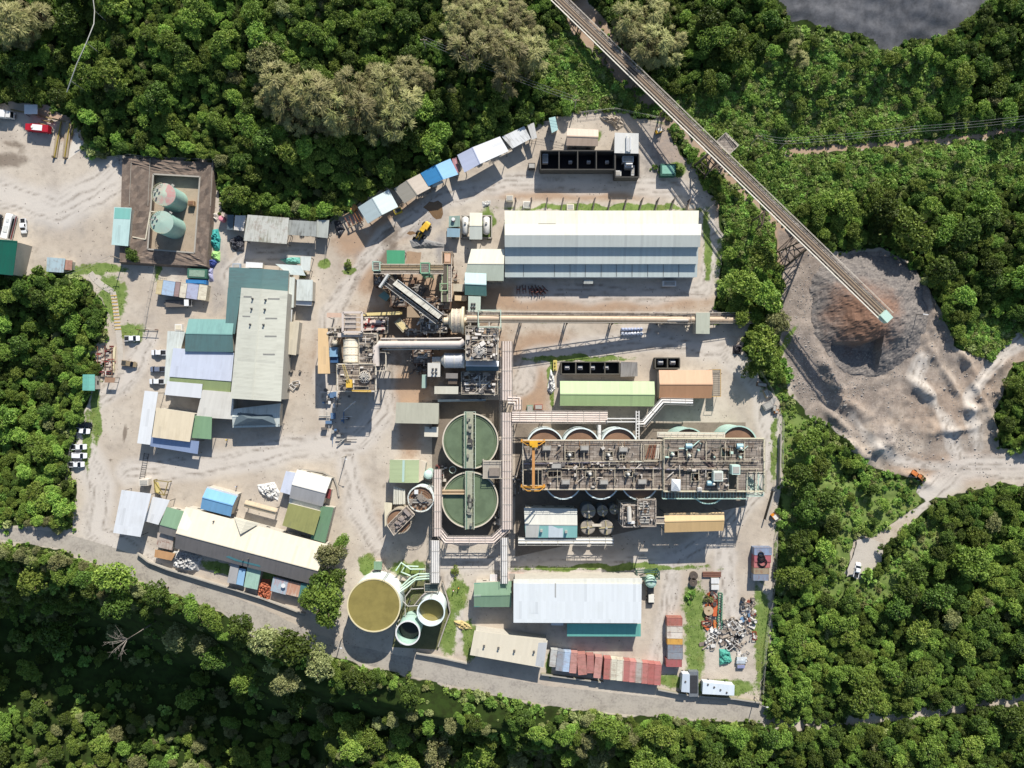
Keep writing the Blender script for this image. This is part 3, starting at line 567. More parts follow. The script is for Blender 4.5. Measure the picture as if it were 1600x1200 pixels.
shed('terracotta_shack','terracotta and cream shack right of the patchwork shack',[A4(1163,830),A4(1241,850),A4(1224,932),A4(1146,914)],3.1,2.9,ROOF('#b98c74','#cdbfae',.8),win=1)
shed('teal_shack','dark teal shack at the right end of the roadside row under the trees',[A4(1241,844),A4(1312,852),A4(1290,952),A4(1224,934)],3.4,3.2,ROOF('#4f7c78','#446864',.4),win=1)
# --- north row of ridged sheds along the forest
NR=[('ridged_shed','grey blue and pale shed at the south west end of the ridged row',[(85,728),(300,605),(365,725),(155,842)],5.0,.9,ROOF('#aebcbc','#93a09f',.25),ROOF('#cfdbd6','#b2beba',.25),.48),
    ('ridged_shed','dark and light beige shed second along the ridged row',[(335,600),(517,494),(592,594),(408,702)],5.0,.8,ROOF('#9c9689','#86806f',.3),ROOF('#bdb0a0','#a09584',.3),.5),
    ('ridged_shed','sky blue shed third along the ridged row',[(520,492),(727,390),(782,500),(575,582)],5.2,.9,r_dblue,ROOF('#8fbfe0','#7fa4be',.2),.5),
    ('ridged_shed','largest lavender and white shed of the ridged row',[(775,365),(1072,236),(1132,338),(825,487)],5.4,1.0,ROOF('#b9bfd2','#a2a6b4',.25),r_white2,.36)]
for nm,lb,P,ev,rs,m1,m2,f in NR:
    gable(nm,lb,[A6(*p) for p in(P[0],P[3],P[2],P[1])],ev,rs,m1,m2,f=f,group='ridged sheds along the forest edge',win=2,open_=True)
shed('grey_flap_roof','low grey flap roof below the sky blue shed',[A6(600,572),A6(672,540),A6(680,556),A6(608,590)],4.0,3.8,r_pale,open_=True,over=.1)
shed('red_striped_bay','narrow red and white bay between blue and white ridged sheds',[A6(738,392),A6(768,380),A6(790,482),A6(762,496)],3.6,3.5,ROOF('#b07a80','#d6cdc8',.7),win=0)
shed('scrap_bay','white and grey patched bay after the largest ridged shed',[A6(1085,238),A6(1240,165),A6(1286,252),A6(1158,320)],4.2,4.0,ROOF('#d9d9d6','#88847c',.75),open_=True)
shed('grate_bay','narrow pale bay beside the dark grating store',[A6(1262,158),A6(1308,140),A6(1330,245),A6(1295,260)],4.0,3.9,ROOF('#c3c1ba','#8f8a80',.6),open_=True)
shed('mint_bay','small mint roofed bay at the north east end of the row',[A6(1412,108),A6(1456,98),A6(1476,190),A6(1432,212)],3.8,3.7,r_ltteal,win=1)
# --- generator yard and warehouse
gable('generator_office','pinkish tan gable behind the dark transformer bays',[A7(718,140),A7(887,148),A7(884,238),A7(712,234)],4.6,.8,ROOF('#bda690','#9c8672',.35),f=.5,win=2)
t=shed('generator_house','off white square roof with vertical exhaust pipes',[A7(976,164),A7(1106,168),A7(1105,278),A7(974,275)],5.2,4.9,ROOF('#d6d4cc','#b4b0a6',.35),win=1)
mb=MB(); h=root_h[t.name]
for i,(x,y0,y1) in enumerate([(1040,185,268),(1050,200,272),(1060,190,262)]):
    a=solve(h,A7(x,y0)); b=solve(h,A7(x,y1)); mb.tube([a+Vector((0,0,.5)),b+Vector((0,0,.5))],.3)
mb.build('exhaust_pipe',WHITE,t)
# stepped warehouse
def warehouse():
    c=W(A7(905,770),0); t=thing('warehouse','largest cream warehouse with three stepped roofs','warehouse',(c.x,c.y,0))
    lo=lambda x,y,z:W(A7(x,y),z)
    def strip(x0,x1,ya,za,yb,zb,mat,xs=None):
        mb=MB(); mb.panel(lo(x0,ya,za),lo(x1,ya,za),lo(x1-2,yb,zb),lo(x0+1,yb,zb)); return mb.build('roof',mat,t)
    strip(377,1433,588,8.0,662,8.7,r_cream); strip(377,1447,661,8.9,721,9.8,r_cream)
    strip(377,1442,721,9.8,786,8.7,ROOF('#cdd0c6','#b3b5aa',.25))
    strip(378,1430,784,7.4,878,6.3,ROOF('#c9cec6','#aeb2a8',.25)); strip(378,1425,876,5.1,950,4.2,ROOF('#c5cec8','#a8b2aa',.25))
    mb=MB()
    a=lo(377,590,0);b=lo(1433,590,0)
    def wall(y,x0,x1,z0,z1):
        p=lo(x0+6,y,z1); q=lo(x1-8,y,z1); mb.face([(p.x,p.y,z0),(q.x,q.y,z0),(q.x,q.y,z1),(p.x,p.y,z1)])
        return p,q
    n=wall(592,377,1433,0,7.9); s1=wall(784,377,1442,7.2,8.55); s2=wall(876,378,1430,4.9,6.2); s3=wall(946,378,1425,0,4.1)
    for a,b in((n[0],s3[0]),(n[1],s3[1])):
        m=a.lerp(b,.38)
        mb.face([(a.x,a.y,0),(b.x,b.y,0),(b.x,b.y,3.7),(L(a,b,.77)[0],L(a,b,.77)[1],4.4),(L(a,b,.77)[0],L(a,b,.77)[1],6.1),(L(a,b,.52)[0],L(a,b,.52)[1],6.9),(L(a,b,.52)[0],L(a,b,.52)[1],8.8),(m.x,m.y,9.6),(a.x,a.y,7.9)])
    mb.build('wall',ROOF('#d9e2e6','#b9c4ca',.3),t)
    for x in (480,648,733,816,902,985,1070,1155,1240,1324):
        MB().bar(lo(x,880,5.2),lo(x,948,4.32),.12,.08).build('roof_seam',STEELD,t)
    MB().bar(lo(560,661,8.85),lo(655,661,8.85),.35,.1).build('ridge_gap',STEELD,t)
    for i in range(12):                   # raking frames standing proud of the north wall
        x=430+i*85; p=lo(x,590,7.6); g0=lo(x+8,538,0)
        mb=MB(); mb.bar((g0.x,g0.y,0),(g0.x-.2,g0.y-.2,5.2),.3,.5); mb.bar((g0.x-.2,g0.y-.2,5.2),(p.x,p.y,7.6),.28,.45); mb.bar((g0.x,g0.y,2.4),(p.x,p.y-.2,2.4),.2,.3)
        mb.build('raking_frame',M('#4f4640',.7,0,.4,1),t)
    for x in (560,820,1100): 
        p=lo(x,946,2); MB().box((p.x,p.y-.03,0),(4,.08,3),0,0).build('door',STEELD,t)
    return t
warehouse()
shed('loading_canopy','small grey canopy in the shade below the stepped warehouse',[A7(808,964),A7(859,964),A7(857,986),A7(807,986)],3.4,3.2,r_grey,open_=True,over=.1)
gable('warehouse_annex','cream and grey green gabled annex joined to the warehouse west end',[A7(196,796),A7(376,797),A7(372,970),A7(156,968)],6.6,1.0,r_cream,ROOF('#b9c0ae','#9ca391',.25),f=.48,win=3)
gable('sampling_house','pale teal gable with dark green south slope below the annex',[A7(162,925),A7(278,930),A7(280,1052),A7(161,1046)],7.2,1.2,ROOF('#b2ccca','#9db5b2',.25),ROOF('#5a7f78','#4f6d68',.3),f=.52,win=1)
shed('tiny_cream_hut','tiny cream hut left of the pale teal gable',[A7(98,985),A7(158,988),A7(156,1028),A7(97,1026)],5.0,4.8,r_beige,win=1)
shed('tiny_tan_hut','tiny tan hut just below the tiny cream hut',[A7(106,1048),A7(172,1052),A7(170,1079),A7(106,1077)],4.6,4.5,ROOF('#d9c09a','#b9a27e',.3),win=0)
t=shed('dust_filter_house','pale square roof with four dark vents near the big drum mill',[A7(180,1052),A7(248,1055),A7(245,1142),A7(179,1140)],8.0,7.8,ROOF('#b9c4b4','#9da899',.25),win=0,vents=[A7(200,1096),A7(214,1096),A7(200,1116),A7(214,1116)])
gable('oxygen_plant_roof','small cream and grey ridged roof between two white vessels',[A6(862,765),A6(950,766),A6(948,952),A6(860,951)],5.0,.6,r_cream,ROOF('#c3c6ba','#a5a89c',.25),f=.5,open_=True)
shed('compressor_hut','low blue grey hut left of the white vessels',[A6(706,872),A6(796,876),A6(792,936),A6(702,934)],3.6,3.3,r_steelblue,win=1)
shed('gas_hut','mint topped hut above the low blue grey hut',[A6(718,790),A6(794,786),A6(795,862),A6(716,866)],3.2,3.0,ROOF('#8fa79a','#77857c',.6),win=1)
# --- leach and gold room side
gable('reagent_store','long light green gabled store east of the pipe rack',[A8(975,726),A8(1712,730),A8(1710,925),A8(974,920)],6.0,1.1,ROOF('#bfcf9f','#a4b287',.22),ROOF('#a9bf86','#93a675',.25),f=.52,win=5)
t=gable('gold_room','brick orange gabled building with slatted deck at its east end',[B6(270,536),B6(724,536),B6(719,776),B6(270,776)],5.6,1.2,ROOF('#d3ab8a','#b98f70',.25),ROOF('#b58a68','#a07a5c',.3),f=.5,win=4)
mb=MB()
for i in range(13): a=W(B6(727,536+i*18),3.6); b=W(B6(795,536+i*18),3.6); mb.bar(a,b,.62,.08)
mb.build('slatted_deck',M('#8d8375',.8,0,.4,.8),t)
mb=MB(); q=[W(B6(x,y),4.6) for x,y in((727,532),(797,532),(797,760),(722,760))]; mb.path(q,.1)
for p in q: mb.bar((p.x,p.y,0),p,.12)
mb.build('handrail',YEL,t)
gable('adsorption_house','pale and teal roof half shaded by the leach tanks',[D7(115,82),D7(626,92),D7(626,370),D7(130,370)],7.6,.9,ROOF('#d0cec2','#b2aea0',.3),ROOF('#8fc0b8','#79a69e',.25),f=.54,win=4)
AH=bpy.data.objects['adsorption_house']
patch(AH,[D7(130,245),D7(265,245),D7(250,368),D7(130,368)],ROOF('#c6c4ba','#a9a59a',.3)); patch(AH,[D7(352,243),D7(490,243),D7(490,368),D7(350,368)],ROOF('#cfd8da','#b5bcbc',.3))
for p in ((282,300),(520,310)): 
    q=solve(root_h[AH.name],D7(*p)); MB().box((q.x,q.y,q.z),(.8,.8,1.6)).build('roof_stack',STEEL,AH)
t=gable('elution_house','tan orange roof with stepped corner beside the leach tanks',[B2(920,640),B2(1270,634),B2(1266,742),B2(924,752)],9.0,.8,ROOF('#dcbd8e','#c0a276',.3),ROOF('#cfae7c','#b2966a',.3),f=.4,win=3,open_=True)
shed('control_room','grey beige roof with white trim left of the upper thickener',[B1(180,86),B1(488,92),B1(484,242),B1(174,236)],7.0,6.6,ROOF('#b7b4a0','#9c9987',.3),win=2)
shed('control_room_annex','small white roof with one vent below the grey beige roof',[B1(385,262),B1(484,264),B1(482,336),B1(382,333)],4.6,4.4,ROOF('#e0d8c4','#c4baa4',.25),win=1,vents=[B1(428,268)])
t=gable('reagent_mixing_shed','olive roof with pale blue stripe left of the thickeners',[B1(134,500),B1(346,502),B1(342,666),B1(130,664)],6.0,.5,ROOF('#a9b58c','#8f9a76',.3),along=1,f=.45,win=2)
patch(t,[B1(226,504),B1(242,504),B1(238,660),B1(222,660)],ROOF('#b4ccc0','#9ab0a6',.2))
shed('lime_store','pale strip roof along the mixing shed right side',[B1(346,502),B1(395,520),B1(380,640),B1(342,664)],5.0,4.8,ROOF('#d2c4ae','#b3a58e',.35),win=0)
shed('valve_house','tiny pale shed roof beside the leaning tank deck',[B1(95,808),B1(152,812),B1(138,930),B1(98,985)],3.4,3.2,ROOF('#d9d0b6','#b8ae94',.35),win=0)
# --- south row
t=shed('refinery','biggest plain white roof in the south row',[B4(366,228),B4(1256,234),B4(1253,506),B4(366,502)],9.0,8.4,ROOF('#e2e6e6','#cdd0cc',.35),win=5)
shed('refinery_gutter_roof','pale strip roof along the north eave of the white building',[B4(366,200),B4(1258,192),B4(1258,232),B4(366,226)],8.0,8.2,ROOF('#cfcfc4','#b5b3a6',.35),win=0)
patch(t,[B4(652,228),B4(662,228),B4(662,328),B4(652,326)],ROOF('#a8a8a4','#8c8c86',.2),'roof_gutter')
patch(t,[B4(480,232),B4(540,232),B4(540,440),B4(480,436)],ROOF('#d6dada','#c3c6c2',.3))
shed('teal_annex','bright teal strip annex along the white building south wall',[B4(738,508),B4(1250,510),B4(1250,598),B4(738,597)],5.6,4.8,ROOF('#6fb3a4','#62988c',.25),win=4)
shed('white_flap_roof','tiny white flap roof in the shade under the white building',[B4(628,502),B4(712,504),B4(712,522),B4(628,520)],3.4,3.3,r_white,win=0)
t=gable('filter_house','sage green gable with teal west strip beside the white building',[B4(92,226),B4(352,214),B4(350,393),B4(92,394)],5.2,.9,ROOF('#7f9a7e','#6e876c',.35),f=.5,win=2)
patch(t,[B4(92,228),B4(136,226),B4(136,392),B4(92,392)],ROOF('#4d8a84','#467872',.3)); patch(t,[B4(90,310),B4(140,309),B4(140,320),B4(90,321)],WHITE,up=.09)
shed('red_rim_hut','tiny white hut with red edge beside the pipe bridge foot',[B4(203,166),B4(255,168),B4(253,216),B4(201,214)],2.6,2.5,ROOF('#e4e2e0','#b9656a',.25),win=0)
t=shed('laboratory','cream tilted roof with four small vents beside the road',[B4(95,556),B4(603,626),B4(576,817),B4(63,726)],5.6,5.0,ROOF('#f6ead0','#e3d6b8',.15),win=6,vents=[B4(162,662),B4(262,676),B4(372,696),B4(508,702)])
patch(t,[B4(540,640),B4(600,640),B4(575,812),B4(517,800)],ROOF('#bcbdbc','#a3a39f',.3))
# --- top edge house in the forest
gable('hillside_house','grey roof with pale teal side peeking from the forest at the top edge',[C2(490,-70),C2(632,-30),C2(605,32),C2(480,-2)],4.0,.8,ROOF('#a9adae','#8f9292',.3),win=1,g=3.0)
shed('hillside_porch','pale teal porch roof beside the grey forest house',[C2(632,-20),C2(668,-12),C2(655,34),C2(618,26)],6.5,6.3,r_ltteal,open_=True,g=3.0)
# --- mill area roofs
shed('crusher_shed','flat bright green roof of the crusher shed',[D2(378,8),D2(622,10),D2(620,204),D2(382,202)],5.2,5.0,ROOF('#4f9a72','#4a8264',.2),open_=True)
shed('screen_hut','small rotated teal hut below the conveyor gallery head',[D2(345,555),D2(425,625),D2(372,695),D2(262,618)],4.0,3.6,ROOF('#6f9088','#5d7a74',.35),win=0)
shed('feed_canopy','tan sloped canopy over the mill feed pit',[D2(652,768),D2(700,750),D2(832,908),D2(650,908)],5.5,5.0,ROOF('#b39c80','#94806a',.35),open_=True,over=.1)
shed('mill_walk_roof','long tan roof along the haul track beside the cream mill',[D1(55,262),D1(176,266),D1(206,830),D1(54,830)],8.6,8.3,ROOF('#e0bf90','#c4a578',.3),open_=True)
shed('pink_walk_roof','short pink tan roof at the top of the long tan walk roof',[D1(165,68),D1(362,72),D1(360,128),D1(162,128)],8.8,8.6,ROOF('#e0bfa6','#c4a48c',.3),open_=True)
t=shed('drive_house','off white box roof with four dark ports beside the grey mill',[D3(212,652),D3(360,656),D3(358,816),D3(211,814)],7.4,7.3,ROOF('#cfcbc0','#b2ada0',.3),win=0,vents=[D3(273,725),D3(313,725),D3(273,772),D3(313,772)])
shed('drive_house_porch','smaller off white roof above the four port roof',[D3(262,582),D3(362,582),D3(360,652),D3(262,652)],6.6,6.5,ROOF('#bfbab0','#a29d92',.35),win=0)
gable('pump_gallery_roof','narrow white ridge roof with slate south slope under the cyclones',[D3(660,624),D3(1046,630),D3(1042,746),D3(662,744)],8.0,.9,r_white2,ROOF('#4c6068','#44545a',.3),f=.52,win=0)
shed('cream_pump_roof','clean cream strip roof between mills and thickener',[D3(292,926),D3(572,928),D3(568,1018),D3(290,1016)],6.0,5.6,r_cream,win=1)
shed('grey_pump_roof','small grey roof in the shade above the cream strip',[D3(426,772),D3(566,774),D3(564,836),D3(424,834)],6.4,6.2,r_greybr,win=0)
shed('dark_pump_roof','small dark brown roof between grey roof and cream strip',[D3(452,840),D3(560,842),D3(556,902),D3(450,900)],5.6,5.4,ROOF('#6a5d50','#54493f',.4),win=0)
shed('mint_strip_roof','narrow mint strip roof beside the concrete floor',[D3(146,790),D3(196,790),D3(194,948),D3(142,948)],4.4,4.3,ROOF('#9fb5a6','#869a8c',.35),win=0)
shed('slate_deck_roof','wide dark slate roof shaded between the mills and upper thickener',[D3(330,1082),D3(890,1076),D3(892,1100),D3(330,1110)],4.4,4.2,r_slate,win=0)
shed('conveyor_drive_hut','grey green square hut at the foot of the long conveyor',[B6(586,46),B6(706,46),B6(702,228),B6(586,226)],5.6,5.3,ROOF('#b3b5a2','#989a88',.3),win=1)
shed('rock_breaker_roof','low rubble covered grey roof beside the four bay enclosure',[A8(1450,575),A8(1580,580),A8(1582,690),A8(1448,694)],3.0,2.8,ROOF('#8f8b85','#6f6a64',.8),win=0)
# ------------------------------------------------------------------ process plant
def rail(pts,hgt=1.0,r=.07,step=2.5,mb=None,mid=True):
    mb=mb or MB(); up=Vector((0,0,hgt)); pts=[Vector(p) for p in pts]
    for a,b in zip(pts,pts[1:]):
        mb.bar(a+up,b+up,r)
        if mid: mb.bar(a+up*.5,b+up*.5,r*.8)
        n=max(1,int((b-a).length/step))
        for i in range(n+1): p=a.lerp(b,i/n); mb.bar(p,p+up,r)
    return mb
def truss(mb,a,b,h=1.2,w=2.2,n=None,r=.14):
    a=Vector(a); b=Vector(b); d=(b-a); ln=d.length; n=n or max(2,int(ln/3)); s=Vector((-d.y,d.x,0)).normalized()*w/2; up=Vector((0,0,h))
    for k in(-1,1):
        mb.bar(a+s*k,b+s*k,r); mb.bar(a+s*k+up,b+s*k+up,r)
        for i in range(n):
            p=a.lerp(b,i/n)+s*k; q=a.lerp(b,(i+1)/n)+s*k
            mb.bar(p,q+up,r*.7) if i%2 else mb.bar(p+up,q,r*.7)
    for i in range(n+1):
        p=a.lerp(b,i/n); mb.bar(p-s,p+s,r*.8)
    return mb
def bent(mb,p,g,w=2.6,dirv=(1,0),splay=.12,r=.25):    # a braced pair of legs under p
    p=Vector(p); d=Vector((dirv[0],dirv[1],0)).normalized(); s=Vector((-d.y,d.x,0))*w/2; h=p.z-g
    a=p+s; b=p-s; a0=Vector((p.x+s.x*(1+splay*h/3),p.y+s.y*(1+splay*h/3),g)); b0=Vector((p.x-s.x*(1+splay*h/3),p.y-s.y*(1+splay*h/3),g))
    mb.bar(a,a0,r); mb.bar(b,b0,r); n=max(1,int(h/4))
    for i in range(n):
        t0,t1=i/n,(i+1)/n; mb.bar(a.lerp(a0,t0),b.lerp(b0,t1),r*.55); mb.bar(b.lerp(b0,t0),a.lerp(a0,t1),r*.55); mb.bar(a.lerp(a0,t1),b.lerp(b0,t1),r*.6)
    return mb
TANKW=M('#dfe8e4',.45,0,.3,.6,'#8fa89c'); TANKM=M('#aecdbf',.45,0,.35,.6,'#8b8f80'); SLURRY=WATER('#8f7058',.35); GREENW=WATER('#6a795e',.1); OCHRE=WATER('#8e8149',.1)
def tank(name,label,p,r_px,h,shell,liquid,level=.6,group=None,ladder=None,cat='tank',rim=None,ribs=0):
    k=S*(1-h/H); c=W(p,h); r=r_px*k; t=thing(name,label,cat,(c.x,c.y,0),0,group)
    MB().ring(c.x,c.y,0,h,r-.12,r,64).build('shell',shell,t)
    MB().ring(c.x,c.y,h-.22,h+.03,r-.2,r+.22,64).build('rim',rim or shell,t)
    MB().cyl(c.x,c.y,h-level-.4,h-level,r-.13,n=64).build('liquid',liquid,t)
    if ladder is not None:
        mb=MB(); x=c.x+(r+.35)*math.cos(ladder); y=c.y+(r+.35)*math.sin(ladder); tx,ty=-math.sin(ladder)*.3,math.cos(ladder)*.3
        for s in(-1,1): mb.bar((x+tx*s,y+ty*s,0),(x+tx*s,y+ty*s,h+1),.08)
        for i in range(int(h/.6)): mb.bar((x-tx,y-ty,.5+i*.6),(x+tx,y+ty,.5+i*.6),.06)
        mb.build('ladder',STEEL,t)
    return t,c,r
# --- fuel tanks and their bund
BRN=M('#6f6156',.95,0,.5,.9,'#8d7f72')
def bund():
    o=[A1(700,495),A1(1148,528),A1(1108,1085),A1(790,1072),A1(700,1010),A1(660,700)]; i=[A1(822,590),A1(1072,604),A1(1042,1012),A1(792,992)]
    zt=2.2; c=W(A1(930,800)); t=thing('bund_wall','brown earth bund walling in the two fuel tanks','bund',(c.x,c.y,0))
    O=[W(p,zt) for p in (A1(655,505),A1(1148,528),A1(1108,1085),A1(640,1060))]; I=[W(p,zt) for p in i]
    mb=MB()
    for k in range(4):
        j=(k+1)%4; a,b,c2,d2=O[k],O[j],I[j],I[k]; n=14; m=8
        for u in range(n):
            for v in range(m):
                def P(u,v):
                    p=a.lerp(b,u).lerp(d2.lerp(c2,u),v); e=min(u,1-u,v,1-v)
                    return Vector((p.x,p.y,zt+(.22*fbm(np.array([p.x]),np.array([p.y]),3,3)[0] if 0<v<1 else 0)))
                mb.face([P(u/n,v/m),P(u/n,(v+1)/m),P((u+1)/n,(v+1)/m),P((u+1)/n,v/m)])
        a0=Vector((a.x,a.y,0))+(a-W(A1(930,800),zt))*.03; b0=Vector((b.x,b.y,0))+(b-W(A1(930,800),zt))*.03; a0.z=b0.z=0
        mb.face([a,b,b0,a0]); mb.face([d2,c2,Vector((c2.x,c2.y,0)),Vector((d2.x,d2.y,0))])
    mb.build('earth_wall',BRN,t)
    mb=MB(); 
    for k in range(4): mb.bar(I[k]+Vector((0,0,.05)),I[(k+1)%4]+Vector((0,0,.05)),.5,.25)
    mb.build('coping',CONC,t)
    mb=MB(); mb.path([W(A1(*p),2.35) for p in((805,790),(780,940),(710,926))],.35,.2); mb.bar(W(A1(805,790),2.35),W(A1(850,792),2.35),.35,.2); mb.build('pipe',M('#cfc6b0',.6,0,.2,1),t)
    sheet('bund_floor',[L(p,A1(930,800),.0) for p in i],M('#a89883',.9,0,.35,.4),z=.02)
    mb=MB(); 
    for x in (705,805,1140): mb.path([W(A1(x,505),2.3),W(A1(x-12,760),2.3)],.12,.3)
    mb.build('kerb',CONC,t)
bund()
for lab,p,colr,g in (('fuel tank with faded pink and green top, upper of the two in the bund',A1(880,700),('#a9b8a4','#c58f88'),0),('mint green fuel tank with grey scuffed top, lower of the two in the bund',A1(868,848),('#9db5a6','#a0a598'),0)):
    h=9.0; c=W(p,h); r=61*.29167*S*(1-h/H); t=thing('fuel_tank',lab,'fuel tank',(c.x,c.y,0),0)
    MB().cyl(c.x,c.y,0,h,r,n=56).build('shell',M('#9cc2b4',.4,0,.25,.5),t)
    MB().cyl(c.x,c.y,h,h+.45,r+.04,.3,56).build('roof',M(colr[0],.5,0,.6,.35,colr[1]),t)
    if 'pink' in lab:
        mb=MB(); n=24
        for i in range(n):
            a0=-1.3+i/n*2.5; a1=-1.3+(i+1)/n*2.5; f=lambda a,q:(c.x+r*q*math.cos(a),c.y+r*q*math.sin(a),h+.47-.42*q)
            mb.face([f(a0,.25),f(a0,.99),f(a1,.99),f(a1,.25)])
        mb.build('faded_paint',M('#b98a84',.55,0,.7,.5,'#9fb0a0'),t)
    rl=MB(); m=18; pts=[(c.x+r*math.cos(1.7+i/m*3.2),c.y+r*math.sin(1.7+i/m*3.2),h) for i in range(m+1)]; rail(pts,1.0,.07,2,rl); rl.build('handrail',M('#c2bf9a',.6,0,.2,1),t)
    mb=MB()
    for a,q in ((2.4,.75),(2.9,.8),(3.5,.7),(2.6,.45)): mb.cyl(c.x+r*q*math.cos(a),c.y+r*q*math.sin(a),h+.1,h+.8,.3,n=10)
    mb.build('hatch',STEEL,t)
    mb=MB(); a=2.0
    for i in range(26):
        a=2.0-i*.045; x=c.x+(r+.5)*math.cos(a); y=c.y+(r+.5)*math.sin(a); mb.box((x,y,.35*i),(.35,1.0,.06),a)
    mb.build('stair',STEEL,t)
# --- leach tanks
tops=[(230,252),(440,252),(660,252)]; bots=[(335,451),(555,451),(780,455)]
HL=11.5; words=['first','second','third']
ti=0
for (x,y),lb in zip(tops,('north row leach tank beside the pipe rack corner','middle leach tank of the north row under the old deck','north row leach tank beside the pipe bridge post')):
    tank('leach_tank','white rimmed '+lb,B2(x,y),28.4,HL,TANKW,SLURRY,.9,'leach tanks under the decks',None,'leach tank')
for (x,y),lb in zip(bots,('south row leach tank under the orange gantry','middle leach tank of the south row under the old deck','south row leach tank beside the screen tower')):
    tank('leach_tank','white rimmed '+lb,B2(x,y),28.4,HL,TANKW,SLURRY,.9,'leach tanks under the decks',None,'leach tank')
for (x,y),lb in zip(((1062,250),(1357,238),(1180,482)),('mint walled leach tank at the north west of the new deck','mint walled leach tank nearest the haul road bend','leach tank at the south edge of the new deck')):
    tank('leach_tank',lb,B2(x,y),27.8 if y>400 else 28,HL,TANKM,SLURRY,.8,'leach tanks under the decks',None,'leach tank')
GRATE=None
def grating():
    m,nt,b=nodes('deck_grating'); gm=nd(nt,'ShaderNodeNewGeometry'); br=nd(nt,'ShaderNodeTexBrick'); nt.links.new(gm.outputs['Position'],br.inputs['Vector'])
    br.inputs['Scale'].default_value=1.0; br.inputs['Brick Width'].default_value=2.4; br.inputs['Row Height'].default_value=.8; br.inputs['Mortar Size'].default_value=.05
    br.inputs['Color1'].default_value=(*lin('#a2978a'),1); br.inputs['Color2'].default_value=(*lin('#786b5f'),1); br.inputs['Mortar'].default_value=(*lin('#3c3733'),1)
    n=noise(nt,gm.outputs['Position'],.5,5,.65); o=mixc(nt,ramp(nt,n,.45,.68),br.outputs['Color'],lin('#5f574f')); o=mixc(nt,math_(nt,'MULTIPLY',ramp(nt,noise(nt,gm.outputs['Position'],.25,4,.6),.5,.7),.5),o,lin('#a3978a'))
    nt.links.new(o,b.inputs['Base Color']); b.inputs['Roughness'].default_value=.8; return m
GRATE=grating(); EDGE=M('#cfc4b0',.6,0,.25,.6); EDGEG=M('#c6d6c6',.6,0,.25,.6)
def deck(name,label,f,x0,y0,x1,y1,z,holes,edge,pitch=9.0,skip=None):
    RL=M('#c3b79f',.6,0,.3,.8)
    c=W(f((x0+x1)/2,(y0+y1)/2),z); t=thing(name,label,'deck',(c.x,c.y,0)); A=W(f(x0,y0),z); B=W(f(x1,y1),z)
    hx=[]
    for h in holes: a=W(f(h[0],h[1]),z); b=W(f(h[2],h[3]),z); hx.append((min(a.x,b.x),max(a.x,b.x),min(a.y,b.y),max(a.y,b.y)))
    xa,xb,ya,yb=min(A.x,B.x),max(A.x,B.x),min(A.y,B.y),max(A.y,B.y)
    xs=sorted(set([xa,xb]+[v for h in hx for v in h[:2] if xa<v<xb]+list(np.arange(xa,xb,3.1)))); ys=sorted(set([ya,yb]+[v for h in hx for v in h[2:] if ya<v<yb]+list(np.arange(ya,yb,2.9))))
    mb=MB(); bm=MB()
    for i in range(len(xs)-1):
        for j in range(len(ys)-1):
            mx,my=(xs[i]+xs[i+1])/2,(ys[j]+ys[j+1])/2
            if any(h[0]<mx<h[1] and h[2]<my<h[3] for h in hx): continue
            if xs[i+1]-xs[i]<.25 or ys[j+1]-ys[j]<.25: continue
            mb.box((mx,my,z),(xs[i+1]-xs[i]-.05,ys[j+1]-ys[j]-.05,.12+.03*((i*7+j*3)%3)))
    mb.build('grating',GRATE,t)
    for x in np.arange(xa,xb+.1,(xb-xa)/max(1,round((xb-xa)/3.1))): bm.bar((x,ya,z-.4),(x,yb,z-.4),.25,.5)
    for y in np.arange(ya,yb+.1,(yb-ya)/max(1,round((yb-ya)/5.8))): bm.bar((xa,y,z-.65),(xb,y,z-.65),.3,.5)
    bm.build('beam',STEELD,t)
    em=MB(); em.path([(xa,ya,z+.1),(xb,ya,z+.1),(xb,yb,z+.1),(xa,yb,z+.1),(xa,ya,z+.1)],.45,.3); em.build('kerb_beam',edge,t)
    rm=MB(); rail([(xa,ya,z+.2),(xb,ya,z+.2),(xb,yb,z+.2),(xa,yb,z+.2),(xa,ya,z+.2)],1.1,.1,2.2,rm)
    for h in hx: rail([(h[0],h[2],z+.05),(h[1],h[2],z+.05),(h[1],h[3],z+.05),(h[0],h[3],z+.05),(h[0],h[2],z+.05)],1.1,.09,2,rm)
    for y in (ya+(yb-ya)*.43,ya+(yb-ya)*.58): rail([(xa+2,y,z+.05),(xb-2,y,z+.05)],1.1,.15,2.4,rm)
    for x in np.arange(xa+5,xb-2,6.2): rail([(x,ya+1,z+.05),(x,ya+(yb-ya)*.42,z+.05)],1.1,.14,2.4,rm); rail([(x+2.4,yb-1,z+.05),(x+2.4,ya+(yb-ya)*.6,z+.05)],1.1,.14,2.4,rm)
    rm.build('handrail',RL,t)
    for x in np.linspace(xa+1,xb-1,max(3,int((xb-xa)/11))):
        for y in (ya+.6,yb-.6): MB().box((x,y,0),(.45,.45,z-.9),0,0).build('column',STEELD,t)
    return t
holesW=[(345,280,402,318),(575,280,622,318),(660,300,692,318),(360,340,428,368),(490,338,655,352),(245,392,322,428),(462,392,512,428),(690,395,735,425),(103,385,212,475),(800,240,905,330)]
deck('leach_deck','older brown leach deck carrying the orange gantry',B2,100,215,915,500,13.0,holesW,EDGE)
holesE=[(945,275,1000,315),(1050,240,1082,262),(1052,290,1084,318),(1250,258,1302,310),(1345,235,1382,290),(1075,405,1120,450),(1170,400,1240,430),(1290,380,1345,500),(1400,398,1510,520)]
deck('leach_deck','newer leach deck with cream edge beams at the east end',B2,918,205,1502,512,13.4,holesE,M('#d8d2b4',.6,0,.25,.6))
AG=thing('agitator','white agitator drive','agitator',(0,0,0))
